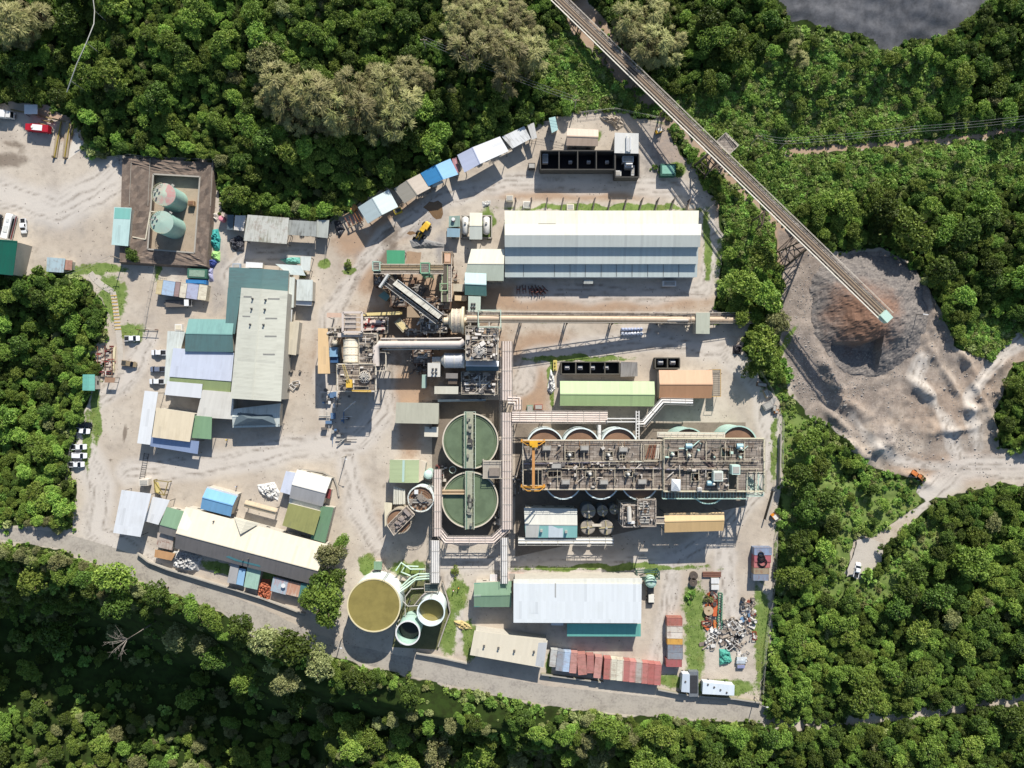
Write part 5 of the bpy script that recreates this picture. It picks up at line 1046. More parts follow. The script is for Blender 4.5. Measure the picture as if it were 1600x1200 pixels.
for p in q: mb.bar((p.x,p.y,0),p,.4)
mb.path(q+[q[0]],.7,.4)
for i in range(1,4): mb.bar(q[0].lerp(q[3],i/4),q[1].lerp(q[2],i/4),.25)
mb.build('frame',M('#c9bdb2',.6,0,.25,.8),t)
mb=MB()
for i in range(10): mb.box((W(D1(462,110+i*18),10.2).x,W(D1(462,110+i*18),10.2).y,10.2),(3.6,.32,.9))
mb.build('trommel_rib',M('#b5aca2',.55,0,.3,.8),t)
p=W(D1(450,345),10.6); MB().box((p.x,p.y,9.4),(8.2,1.4,1.2)).cyl(p.x-1,p.y,10,10.3,.25,n=10).build('feed_beam',M('#cdbfb0',.6,0,.25,.8),t)
t=thing('drive_motor','blue drive motor standing beside the cream mill','motor',tuple(W(D1(255,590),3)))
p=W(D1(250,560),6); MB().box((p.x,p.y,4.6),(2.7,3.2,3.0)).build('casing',M('#7fa3bf',.45,0,.25,1),t); p=W(D1(250,655),6); MB().box((p.x,p.y,4.2),(2.6,2.0,2.2)).build('gearbox',M('#3f5f86',.5,0,.25,1),t); MB().box((p.x,p.y+2,0),(3.2,7,3.0),0,0).build('plinth',CONC,t)
p=W(D1(262,440),7); MB().cyl(p.x,p.y,3,7.2,1.0,n=18).dome(p.x,p.y,7.2,1.0,.5,18,3).build('lube_tank',M('#d8ccb4',.5,0,.2,1),t)
def cyclones(label,p,z,n,rad):
    c=W(p,z+1); t=thing('cyclone_cluster',label,'cyclone cluster',(c.x,c.y,z),0)
    MB().cyl(c.x,c.y,z,z+1.5,.38,n=16).dome(c.x,c.y,z+1.5,.38,.2,16,3).build('distributor',STEEL,t); MB().cyl(c.x,c.y,z+.02,z+.1,rad,n=32).build('gap_shade_disc',M('#2f2c2a',.8,0,.3,1),t); MB().ring(c.x,c.y,z+.2,z+.5,rad-.15,rad+.15,32).build('launder_ring',M('#c8beb0',.5,0,.2,1),t)  # dark disc added under the fan: shade of the gaps put into colour
    for k in range(n):
        a=k/n*6.283; e=(math.cos(a),math.sin(a)); MB().tube([(c.x+e[0]*.5,c.y+e[1]*.5,z+1.1),(c.x+e[0]*rad*.72,c.y+e[1]*rad*.72,z+1.25),(c.x+e[0]*rad*.95,c.y+e[1]*rad*.95,z+.3)],[.07,.13,.06],7).build('cyclone',M('#d6d0c6',.5,0,.2,1),t)
cyclones('smaller fan of pale cyclones on the cream mill south deck',D1(632,872),9.8,15,1.9)
cyclones('larger fan of pale cyclones above the white ridge roof',D3(818,508),10.6,21,2.3)
# clutter on mill decks: valves, motors, small boxes; each deck's machinery is its own set
def clutter(label,f,x0,y0,x1,y1,z,n,cols,smax=2.2,name='machinery_set'):
    a=W(f(x0,y0),z); b=W(f(x1,y1),z); t=thing(name,label,'machinery',((a.x+b.x)/2,(a.y+b.y)/2,z))
    for ci,col in enumerate(cols):
        for i in range(n//len(cols)):
            mb=MB(); x=random.uniform(min(a.x,b.x),max(a.x,b.x)); y=random.uniform(min(a.y,b.y),max(a.y,b.y)); k=random.random(); s=random.uniform(.3,1)*smax
            if k<.4: mb.box((x,y,0),(s,s*random.uniform(.3,.9),random.uniform(.4,1.6)),random.choice((0,0,1.57,.6)),z); nm='pump_box'
            elif k<.65: mb.cyl(x,y,z,z+random.uniform(.5,1.8),s*.3,n=10); nm='motor'
            else:
                an=random.choice((0,1.5708,0,1.5708,.7)); dx,dy=math.cos(an)*s*1.3,math.sin(an)*s*1.3; mb.tube([(x-dx,y-dy,z+.6),(x+dx,y+dy,z+.6)],random.uniform(.08,.25),6); nm='pipe'
            mb.build(nm,col,t)
    return t
CL=[M('#c7beb2',.6,0,.4,1),M('#6a6560',.7,0,.4,1),M('#a3988a',.6,0,.4,1),M('#e0d8cc',.5,0,.3,1)]
clutter('pumps and valves crowding the deck under the larger cyclone fan',D3,665,235,1030,600,10.5,70,CL)
clutter('valves and trays around the smaller cyclone fan',D1,320,730,770,1000,9.7,26,CL,1.4)
clutter('pipes and boxes at the feed of the squat mill',D2,830,850,1200,1100,6.3,60,CL,1.8)
clutter('dark shaded pumps under the slate roof slope',D3,620,770,1020,1010,4.5,60,CL,2.0)
clutter('pipes and motors left of the grey drum mill',D3,20,520,250,650,2.0,44,CL,1.6)
clutter('stacked frames and valves between cream mill and jib crane',D1,600,120,800,240,6.5,20,CL,1.6)
clutter('valves along the shaded side of the widest pipe bridge',D3,1015,480,1070,1010,3.0,34,[WHITE,CL[0]],1.1)
clutter('blue and white pumps on the ground south of the cream mill',Z(0,0,1),505,605,560,690,.1,0+40,[M('#5d7896',.6,0,.3,1),M('#d9d6d0',.6,0,.3,1),CL[1],STEEL],2.2)
clutter('pumps at the feet of the thickener pipe bridges',B1,880,880,935,960,.1,18,CL,1.2)
clutter('small pumps left of the upper thickener',B1,470,540,545,660,.1,26,[CL[0],CL[1],M('#7a4a44',.6,0,.3,1)],1.2)
clutter('pumps in the dark strip between bridge and old leach deck',B1,1015,560,1090,760,.6,26,CL,1.2)
t=clutter('red and pink screening machine beside the feed cage',D1,620,170,890,300,7.6,18,[M('#8e3f3a',.6,0,.4,1),M('#d9c3b6',.6,0,.3,1)],2.0,'screening_machine')
for y,c0 in ((188,'#d9c6b8'),(278,'#cdbcae')): MB().bar(W(D1(615,y),8.4),W(D1(895,y-10),8.4),.9,.8).build('side_beam',M(c0,.6,0,.3,1),t)
MB().box((W(D1(760,235),8).x,W(D1(760,235),8).y,0),(30*.22,9*.22,1.6),0,6.6).build('screen_box',M('#54403f',.7,0,.4,1),t)
deck('mill_deck','lower grating deck under the red screening machine',D1,605,130,930,325,6.4,[(820,140,900,180)],M('#a99d92',.6,0,.3,.8))
# cranes
def jib():
    YC=M('#d8b04a',.5,0,.3,.8); b=W(D1(450,970),12); t=thing('jib_crane','yellow jib crane at the south end of the cream mill','crane',(b.x,b.y,9.8))
    MB().cyl(b.x,b.y,9.7,12.6,.6,n=14).build('mast',YC,t); MB().box((b.x,b.y+.4,12.4),(1.9,2.6,1.2)).build('cab',YC,t)
    mb=MB(); a=Vector((b.x,b.y+1,12.8)); e=W(D1(372,715),15); truss(mb,a,e,.5,.6,8,.14); mb.build('boom',M('#dcc384',.5,0,.3,.8),t)
    MB().bar(W(D1(470,1040),10.4),W(D1(720,1052),10.4),.7,.5).build('runway_beam',YC,t)
jib()
def truckcrane():
    t=thing('mobile_crane','mobile crane with cream boom parked between the mills','crane',tuple(W(A5(470,450),0)),0)
    a=W(A5(330,418),3.5); b=W(A5(545,410),4.2); MB().bar(a,b,1.0,1.0).build('boom',M('#dcc98e',.5,0,.25,.8),t); MB().bar(a.lerp(b,.7),b+(b-a)*.05,.7,.7).build('boom_tip',M('#cdb56f',.5,0,.25,.8),t)
    p=W(A5(390,465),1.6); MB().box((p.x,p.y,1.3),(7.5,2.5,.8),.1).build('chassis',M('#4a4540',.7,0,.3,1),t)
    p=W(A5(350,440),2.6); MB().box((p.x,p.y,2.4),(2.2,2.2,1.8),.1).build('cab',M('#cbbf9c',.5,0,.3,1),t); MB().box((p.x-.3,p.y+.2,3.1),(1.2,1.9,.5),.1).build('windscreen',GLASS,t)
    for i in (-2.6,-.6,2.4):
        for s in(-1.1,1.1): MB().tube([(W(A5(390,465),1).x+i,W(A5(390,465),1).y+s-.2,.55),(W(A5(390,465),1).x+i,W(A5(390,465),1).y+s+.2,.55)],.55,14).build('wheel',BLACK,t)
truckcrane()
kit('yellow_skip','tilted yellow and grey box machine beside the feed pit','machine',D2(575,1010),.2,(4.6,2.6,2.4),M('#b9ae96',.6,0,.4,1),-.85,None,M('#d8c795',.5,0,.3,1))
# duct
def duct(label,pts,z,r,mat,legs=True,name='duct'):
    P=[W(f(*p),z) for f,p in pts]; t=thing(name,label,'duct',(P[0].x,P[0].y,0)); MB().tube(P,r,14).build('pipe',mat,t)
    for i,p in enumerate(P[1:-1]): MB().tube([p-Vector((0,0,.01)),p+Vector((.01,0,0))],r*1.12,12).build('flange',STEEL,t)
    for a,b in zip(P,P[1:]):
        n=max(1,int((b-a).length/7))
        for k in range(n+1):
            p=a.lerp(b,(k+.01)/(n+.02)); mb=MB(); bent(mb,p-Vector((0,0,r)),0,r*2,((b-a).x,(b-a).y),.04,.2); mb.build('trestle',STEELD,t)
    return t
duct('fat pale duct running between the mill decks',[(A5,(404,720)),(A5,(404,610)),(A5,(425,592)),(A5,(895,592)),(A5,(922,575))],9.2,1.15,M('#cfc3b8',.5,0,.3,.6))
duct('narrow pipe below the fat pale duct',[(A5,(440,622)),(A5,(920,615))],8.2,.3,STEEL)
duct('thin pipe bridge above the fat pale duct',[(A5,(430,560)),(A5,(760,560)),(A5,(905,556))],9.4,.3,M('#bdb3a8',.5,0,.3,.6))
duct('thin blue pipe slanting across the dark mill yard',[(D3,(130,550)),(D3,(250,490))],4.5,.22,M('#6f86a0',.5,0,.2,1))
t=thing('pipe_tower','pale railed pipe tower hanging under the fat duct elbow','frame',tuple(W(A5(430,680),0)))
q=[W(p,8.0) for p in rect(A5,392,640,462,748)]; mb=MB(); mb.path(q+[q[0]],.3); 
for p in q: mb.bar((p.x,p.y,0),p,.3)
mb.build('frame',EDGE,t); mb=MB(); rail(q+[q[0]],1,.1,2,mb); mb.build('handrail',EDGE,t)
# --- conveyors
def conveyor(name,label,a,za,b,zb,w,matframe,gfun=None,cover=None,legsteps=12,walk=1,beltcol='#5b544d',bents=True,trus=True,clearance=1.5,btop=1.0):
    A=W(a,za); B=W(b,zb); d=(B-A).normalized(); s=Vector((-d.y,d.x,0)).normalized(); t=thing(name,label,'conveyor',(A.x,A.y,0)); up=Vector((0,0,1))
    MB().bar(A+up*.15,B+up*.15,w*.55,.18).build('belt',M(beltcol,.8,0,.4,.6),t)
    mb=MB()
    for k in(-1,1): mb.bar(A+s*k*w*.36,B+s*k*w*.36,.22,.5)
    n=int((B-A).length/1.5)
    for i in range(n): p=A.lerp(B,i/n); mb.bar(p-s*w*.34-up*.1,p+s*w*.34-up*.1,.1)
    mb.build('idler_frame',matframe,t)
    if trus: mb=MB(); truss(mb,A-up*1.6,B-up*1.6,1.4,w*.9,int((B-A).length/3.2),.16); mb.build('truss',M('#6b625a',.7,0,.3,.8),t)
    if walk:
        o=s*walk*(w*.36+.75); MB().bar(A+o,B+o,.95,.08).build('walkway',GRATE,t); mb=MB(); rail([A+o*1.42,B+o*1.42],1.0,.1,2.6,mb); rail([A-s*walk*w*.45,B-s*walk*w*.45],.9,.1,2.6,mb); mb.build('handrail',M('#d4c9b8',.6,0,.2,.8),t)
    if cover:
        mb=MB(); n=8
        for i in range(n):
            a0=math.pi*i/n; a1=math.pi*(i+1)/n; f=lambda an,P:P+s*math.cos(an)*w*.36+up*(.3+math.sin(an)*w*.3)
            mb.face([f(a0,A),f(a0,B),f(a1,B),f(a1,A)],[(0,i),((B-A).length,i),((B-A).length,i+1),(0,i+1)])
        mb.build('cover',cover,t)
    if bents:
        ln=(B-A).length; k=max(1,int(ln/legsteps))
        for i in range(k+1):
            p=A.lerp(B,(i+.15)/(k+.3)); g=(gfun(p.x,p.y) if gfun else 0)
            if p.z-g>clearance and (i+.15)/(k+.3)<btop: mb=MB(); bent(mb,p-up*1.6,g-.3,w*.9,(d.x,d.y),.1,.28); mb.build('trestle',M('#5f564e',.7,0,.3,.8),t)
    return t,A,B,s,d
def conv_z(t): return 2.5+t*17.5
t,A,B,s,d=conveyor('overland_conveyor','long steel conveyor crossing from the forest to the ore stockpile',(858,-14),2.5,(1385,497),20.0,2.5,M('#b09c82',.65,0,.35,.8,'#6a5446'),tz,None,13,1,'#574c43',btop=.42)
MB().box(B-d*.6,(3.2,2.6,2.2),math.atan2(d.y,d.x)).build('head_chute',MINT,t); MB().tube([B-s*1.2,B+s*1.2],.6,14).build('head_pulley',STEELD,t)
MB().bar(A+Vector((0,0,.26)),B+Vector((0,0,.26)),.5,.12).build('ore_load',M('#8d7a66',.95,0,.5,1.2),t); MB().bar(A-s*1.9+Vector((0,0,.3)),B-s*1.9+Vector((0,0,.3)),.35,.35).build('cable_tray',M('#ded6c6',.55,0,.2,.8),t)
def trestle(label,p,zt,spread,arm,g=None):
    c=W(p,zt); t=thing('conveyor_trestle',label,'trestle',(c.x,c.y,tz(c.x,c.y)),0); g=tz(c.x,c.y)-.3; mb=MB(); col=M('#5b4f45',.7,0,.35,.8)
    for k in(-1,1):
        for j in(-1,1):
            top=c+d*j*1.6+s*k*1.6; ft=Vector((c.x,c.y,g))+d*j*3.0+s*k*spread; mb.bar(top,ft,.42)
        for lv in (.25,.5,.75):
            a=(c+d*1.6+s*k*1.6).lerp(Vector((c.x,c.y,g))+d*3+s*k*spread,lv); b=(c-d*1.6+s*k*1.6).lerp(Vector((c.x,c.y,g))-d*3+s*k*spread,lv); mb.bar(a,b,.26); a2=(c+d*1.6+s*k*1.6).lerp(Vector((c.x,c.y,g))+d*3+s*k*spread,lv+.25); mb.bar(b,a2,.2)
    for lv in (.2,.45,.7,.95):
        for j in(-1,1):
            a=(c+d*j*1.6+s*1.6).lerp(Vector((c.x,c.y,g))+d*j*3+s*spread,lv); b=(c+d*j*1.6-s*1.6).lerp(Vector((c.x,c.y,g))+d*j*3-s*spread,lv); mb.bar(a,b,.26); a2=(c+d*j*1.6-s*1.6).lerp(Vector((c.x,c.y,g))+d*j*3-s*spread,max(0,lv-.25)); mb.bar(a,a2,.2)
    mb.build('frame',col,t)
    if arm:
        q=[c+d*3+s*2.0,c-d*3+s*2.0,c-d*3+s*arm,c+d*3+s*arm]; mb=MB(); mb.path(q+[q[0]],.25); rail(q+[q[0]],1.0,.12,2,mb); mb.build('take_up_platform',M('#b9b0a0',.6,0,.3,.8),t); MB().prism(q,c.z-.15,c.z-.05).build('grating',GRATE,t)
    return t
trestle('tallest brown trestle with railed side platform under the long conveyor',(1122,238),11.0,6.0,6.0)
trestle('brown trestle over the stockpile tail under the long conveyor',(1262,378),15.5,5.0,0)
t=thing('stay_frame','rusty stay frame on the grass slope beside the long conveyor','frame',tuple(WT(E4(725,800))))
mb=MB(); a=WT(E4(690,900)); top=W(E4(775,745),9); b=WT(E4(670,830))
mb.bar(b,(b.x,b.y,8),.4); mb.bar(a,(a.x,a.y,8),.4); mb.bar((b.x,b.y,8),top,.4); mb.bar((a.x,a.y,8),top,.4); mb.bar((b.x,b.y,8),(a.x,a.y,8),.3); mb.bar((b.x,b.y,8),(a.x,a.y,4),.2); mb.build('frame',M('#6e5e50',.7,0,.35,.8),t)
c=WT((1424,489)); c.z+=1.6; t=thing('lighting_tower','white trailer lighting tower with tall mast on the rock stockpile','light tower',tuple(c)); MB().box((c.x,c.y,c.z+.5),(1.7,2.6,.9),.3).build('trailer_body',M('#d3cdc0',.5,0,.3,1),t); MB().box((c.x+.2,c.y+.2,c.z+1.0),(1.3,1.2,.5),.3).build('engine_cover',M('#8d8578',.6,0,.3,1),t)
MB().bar((c.x-.3,c.y-.8,c.z+.6),(c.x-.5,c.y-1.4,c.z+7.6),.24).build('mast',M('#8d8478',.6,0,.3,1),t); MB().bar((c.x-1.3,c.y-1.3,c.z+7.5),(c.x+.4,c.y-1.5,c.z+7.5),.25).build('lamp_bar',WHITE,t)
for k in(-1,1): MB().tube([(c.x+k*.9,c.y,c.z+.1),(c.x+k*1.1,c.y,c.z+.1)],.38,12).build('wheel',BLACK,t); MB().bar((c.x+k*.7,c.y+k*1.0,c.z+.2),(c.x+k*1.8,c.y+k*1.8,c.z-.5),.14).build('outrigger',STEELD,t)
conveyor('transfer_conveyor','long low conveyor rising from the drive hut to the squat mill',(1180,500),2.0,A5(935,441),11.5,2.6,M('#cdb99c',.6,0,.25,.8),None,ROOF('#c2ab90','#97836c',.4),16,-1)
conveyor('feed_conveyor','short horizontal conveyor passing under the bright green roof edge',D2(205,240),9.6,D2(1140,240),9.6,2.2,M('#b8a98e',.6,0,.3,.8),None,None,9,-1,'#8f7d62')
conveyor('cross_conveyor','short north south conveyor feeding the squat mill',D2(1160,40),5.0,D2(1158,700),9.0,2.4,M('#8f9a78',.6,0,.3,.8),None,None,8,1,'#4f483f')
conveyor('return_conveyor','narrow conveyor beside the mint strip above the feed pit',D2(840,300),6.0,D2(1100,290),6.0,1.4,M('#c9c0ae',.6,0,.3,.8),None,None,9,0,'#7c6f5c')
t,A,B,s_,d_=conveyor('gallery_conveyor','covered grey gallery conveyor slanting down to the squat mill',D2(405,415),16.0,D2(1085,930),9.0,2.8,M('#8f877c',.6,0,.3,.8),None,None,11,0,'#3d3936')
mb=MB(); up=Vector((0,0,1)); A2_=A.lerp(B,.1)
mb.panel(A2_+s_*1.9+up*.5,B+s_*1.9+up*.5,B-s_*.2+up*1.9,A2_-s_*.2+up*1.9); mb.build('gallery_cover',ROOF('#b9b6aa','#6f6a60',.85,rust=.2),t)
mb=MB(); mb.panel(A2_+s_*1.95+up*.5,B+s_*1.95+up*.5,B+s_*1.95-up*.8,A2_+s_*1.95-up*.8) if 0 else mb.bar(A2_+s_*2.0+up*.2,B+s_*2.0+up*.2,.18,1.6); mb.build('gallery_side',M('#e2e0d8',.5,0,.2,.8),t)
o=-s_*1.5; MB().bar(A+o,B+o,.8,.08).build('walkway',GRATE,t); mb=MB(); rail([A+o*1.3,B+o*1.3],1.0,.14,2.4,mb); rail([A+o*.6,B+o*.6],1.0,.12,2.4,mb); mb.build('handrail',M('#d9d3c6',.6,0,.2,.8),t)
p=W(D2(355,415),17); mb=MB(); a=W(D2(405,335),17.6); b=W(D2(290,505),17.0); mb.bar(a,b,.6,2.0); mb.build('head_screen',M('#d8d6ce',.5,0,.25,1),t); mb=MB()
for k in range(4): q=a.lerp(b,k/3); mb.bar(q,A+Vector((0,0,-1))+(b-a)*.25*(k-1.5)*.3,.22)
mb.bar(a,(a.x,a.y,0),.4); mb.bar(b,(b.x,b.y,0),.4); mb.bar((a.x,a.y,9),(b.x,b.y,2),.25); mb.build('head_frame',M('#5f5e55',.6,0,.3,1),t)
tower('transfer_tower','green steel transfer tower in the middle of the short conveyor',D2,835,180,952,315,12.0,M('#7fae8c',.55,0,.25,.8),3,True,'steel tower')
tower('transfer_tower','pale mint tower at the west end of the short conveyor',D2,195,165,290,280,10.5,M('#a9c2b2',.55,0,.25,.8),3,True,'steel tower')
tower('transfer_tower','low green ladder frame on the north south conveyor',D2,1095,455,1195,548,9.4,M('#93ab84',.55,0,.25,.8),2,False,'steel tower')
tower('transfer_tower','rusty bin frame at the north end of the north south conveyor',D2,1125,30,1255,190,6.5,M('#a3927e',.6,0,.3,.8),2,False,'steel tower')
tower('pipe_gantry','pale mint gantry spanning the transfer conveyor head',D3,805,35,1068,232,12.6,M('#bccbb8',.55,0,.25,.8),2,False,'gantry')
tower('stair_frame','dark braced frame hanging below the white south building corner',B4,1225,152,1380,200,5.0,M('#3f5a50',.6,0,.25,.8),2,False,'frame')
kit('ore_bin','brown ore bin at the north end of the north south conveyor','bin',D2(1192,115),3.0,(2.2,3.6,3.4),M('#b48f70',.7,0,.4,.8),0,None,M('#d0ac90',.7,0,.3,.8))
kit('drive_skid','pink grey drive box at the end of the dusty drive frame','machine',B6(272,72),2.2,(3.2,2.6,2.6),M('#a3938c',.6,0,.3,1),0,None,M('#3f3d3d',.6,0,.3,1))
t,q,c=tower('belt_drive','dusty belt drive tower with belts west of the conveyor drive hut',B6,320,62,540,142,4.6,M('#8b8379',.6,0,.3,.8),2)
MB().tube([W(B6(340,112),5.6),W(B6(520,112),5.6)],.5,12).build('drive_shaft',M('#b9aea0',.5,0,.3,1),t)

clutter('old pumps and pipe stubs along the middle of the brown deck',B2,230,340,900,385,13.2,40,[CL[1],M('#7a6a5a',.7,0,.5,1),CL[0]],1.5)
clutter('old valves on the north half of the brown deck',B2,120,235,780,330,13.2,34,[CL[1],M('#8f7f6e',.7,0,.5,1),CL[0]],1.2)
clutter('old valves on the south half of the brown deck',B2,230,395,900,490,13.2,34,[CL[1],M('#8f7f6e',.7,0,.5,1),CL[0]],1.2)
clutter('mixed pipework on the newer deck north half',B2,930,220,1480,335,13.6,34,[CL[1],M('#8f7f6e',.7,0,.5,1),MINT],1.3)
clutter('mixed pipework on the newer deck south half',B2,930,345,1290,500,13.6,40,[CL[1],M('#8f7f6e',.7,0,.5,1),CL[0]],1.3)
clutter('valves and pipes crowding the west screen tower',D7,1070,60,1215,255,12.6,24,[CL[1],CL[0],M('#6e5a4a',.7,0,.5,1)],1.1)
clutter('valves and pipes crowding the taller screen tower',D7,1210,10,1375,250,13.3,24,[CL[1],CL[0],M('#6e5a4a',.7,0,.5,1)],1.1)
clutter('pipes and trays on the deck east of the cream mill',D1,585,345,795,700,8.9,30,[CL[1],CL[0],CL[2]],1.3)
clutter('motors and pipes on the feed end deck of the cream mill',D1,185,265,355,365,7.3,16,[CL[1],CL[0]],1.0)
clutter('loose gear along the foot of the covered gallery conveyor',D2,560,640,760,800,.1,20,[CL[1],M('#5f5a6e',.7,0,.4,1),CL[2]],1.5)
clutter('loose gear below the cross conveyor',D2,1210,200,1330,420,.1,16,[CL[1],CL[2],M('#7a4a3c',.7,0,.4,1)],1.4)

RST=M('#6e5546',.75,0,.45,.9,'#8d7a66')
for f,x0,y0,x1,y1,z,lb in ((D2,440,500,640,760,5.0,'rusty platform below the covered gallery conveyor head'),(D2,880,640,1230,800,6.0,'rusty platform between cross conveyor and squat mill'),(D3,40,500,250,660,5.0,'rusty platform at the west of the grey drum mill'),(D2,620,1075,860,1160,5.5,'rusty platform south of the tan feed canopy'),(D2,210,330,400,480,6.0,'rusty platform at the foot of the mint tower')):
    t,q,c=tower('rusty_platform',lb,f,x0,y0,x1,y1,z,RST,2,True,'platform')
    for i in range(16):
        p=q[0].lerp(q[1],random.uniform(.08,.92)).lerp(q[3].lerp(q[2],random.uniform(.08,.92)),random.random()); mb=MB(); k=random.random()
        if k<.5: mb.box((p.x,p.y,0),(random.uniform(.4,1.8),random.uniform(.3,1.0),random.uniform(.3,1.3)),random.choice((0,.7)),z+.05)
        else: an=random.choice((0,1.57,.7)); mb.tube([(p.x-math.cos(an),p.y-math.sin(an),z+.5),(p.x+math.cos(an),p.y+math.sin(an),z+.5)],random.uniform(.1,.28),7)
        mb.build('chute' if k<.5 else 'pipe',random.choice((RST,CL[0],CL[1],CL[2],M('#a08468',.7,0,.45,1))),t)
clutter('spilled steel offcuts around the crusher pit',D2,420,330,840,480,.1,24,[RST,CL[1]],1.6)
clutter('offcuts and chutes between duct and squat mill',D2,640,1060,1180,1160,.1,30,[RST,CL[0],CL[1]],1.6)
clutter('steel bits on the brown ground below the fat pale duct',D3,20,660,200,780,.1,18,[RST,CL[1],CL[2]],1.6)
# ------------------------------------------------------------------ vehicles
TYRE=M('#17181a',.85,0,.2,2); CHROME=M('#c9cbcd',.3,0,.1,2); LAMP=M('#e8e6da',.2,0,.1,2); TAIL=M('#8e2020',.3,0,.1,2)
def wheel(l,t,x,y,r=.38,w=.26):
    o=l(MB().tube([(x,y-w/2,r),(x,y+w/2,r)],r,18)).build('wheel',TYRE,t); l(MB().tube([(x,y-w/2-.02,r),(x,y+w/2+.02,r)],r*.55,12)).build('rim',CHROME,o)
def loft(mb,secs):     # secs: list of (x, half width low, z low, half width high, z high)
    vs=[];fs=[]
    for x,w0,z0,w1,z1 in secs: vs+=[(x,-w0,z0),(x,w0,z0),(x,w1,z1),(x,-w1,z1)]
    for i in range(len(secs)-1):
        for k in range(4): fs.append((i*4+k,i*4+(k+1)%4,(i+1)*4+(k+1)%4,(i+1)*4+k))
    fs.append((3,2,1,0)); n=(len(secs)-1)*4; fs.append((n,n+1,n+2,n+3)); return mb.mesh(vs,[f[::-1] for f in fs])
def pickup(label,p,rz,col,suv=False,name=None,bed='#2a2b2e',z=0,cat=None):
    c=WT(p) if z is None else W(p,z); t=thing(name or ('parked_suv' if suv else 'pickup_truck'),label,cat or ('suv' if suv else 'pickup'),tuple(c),rz,'cars parked around the yard'); l=Local(tuple(c),rz); pm=M(col,.3,0,.06,1,None,.5)
    l(loft(MB(),[(-2.6,.82,.5,.84,.95),(-2.5,.92,.42,.93,1.05),(-.9,.94,.4,.93,1.05),(.9,.94,.4,.92,1.08),(1.9,.93,.42,.86,1.02),(2.45,.88,.45,.76,.9),(2.6,.74,.5,.66,.78)])).build('body',pm,t)
    xb=-2.35 if suv else -.85
    l(loft(MB(),[(xb,.86,1.04,.72,1.42),(xb+.35,.88,1.04,.74,1.7),(.35,.88,1.05,.73,1.74),(.75,.88,1.06,.7,1.66)])).build('cab',pm,t)
    l(MB().mesh([(.78,-.69,1.64),(.78,.69,1.64),(1.5,.82,1.1),(1.5,-.82,1.1)],[(0,3,2,1)]).mesh([(.74,-.7,1.6),(.74,.7,1.6),(1.46,.83,1.06),(1.46,-.83,1.06)],[(0,1,2,3)])).build('windscreen',GLASS,t)
    l(MB().mesh([(xb-.02,-.7,1.4),(xb-.02,.7,1.4),(xb-.3,.8,1.06),(xb-.3,-.8,1.06)],[(0,1,2,3)])).build('rear_window',GLASS,t)
    for s in(-1,1): l(MB().mesh([(xb+.4,s*.775,1.62),(.3,s*.77,1.64),(.62,s*.895,1.12),(xb+.3,s*.895,1.12)],[(0,1,2,3) if s<0 else (3,2,1,0)])).build('side_window',GLASS,t)
    if not suv: l(MB().box((-1.75,0,1.055),(1.45,1.5,.03))).build('bed',M(bed,.7,0,.3,2),t); l(MB().bar((-.95,-.8,1.35),(-.95,.8,1.35),.1)).build('roll_bar',STEELD,t)
    for x in(-1.6,1.65):
        for y in(-.85,.85): wheel(l,t,x,y)
    for s in(-1,1): l(MB().box((2.42,s*.68,.78),(.2,.3,.16))).build('headlight',LAMP,t); l(MB().box((-2.6,s*.78,.85),(.06,.16,.3))).build('tail_light',TAIL,t); l(MB().box((.95,s*1.03,1.15),(.14,.2,.16))).build('mirror',pm,t)
    return t
pickup('white pickup topmost on the path side of the car park',A3(513,196),0.02,'#e9eaea')
pickup('tan and black pickup below the round soil ring',A3(495,354),-.15,'#8d7d62',bed='#3a3b38')
pickup('white pickup topmost along the pale west strip roof',A3(680,284),math.pi,'#e6e7e8')
pickup('slate blue pickup along the pale west strip roof',A3(673,388),math.pi,'#6b7384')
pickup('white pickup below the slate blue one along the west strip roof',A3(668,464),math.pi,'#dfe1e2')
pickup('black suv parked alone in tree shade by the west fence',A3(215,732),-.12,'#1d1f22',True)
pickup('white pickup parked next to the black suv',A3(203,771),-.1,'#eceded')
pickup('white pickup topmost of the close trio by the west fence',A3(182,872),.02,'#e8e9e9')
pickup('white suv in the middle of the close trio by the west fence',A3(184,926),-.03,'#e9e9ea',True)
pickup('white pickup lowest of the close trio by the west fence',A3(168,981),0.0,'#e7e8e9')
pickup('white pickup beside the long bus on the dusty lot',A1(134,870),-1.5,'#e9e9e8')
pickup('white pickup on the concrete pad in the eastern scrub',C6(776,390),1.35,'#ededec',z=None)
pickup('dark grey car cut by the left picture edge near the bus',A1(2,848),1.5,'#35373a',True)
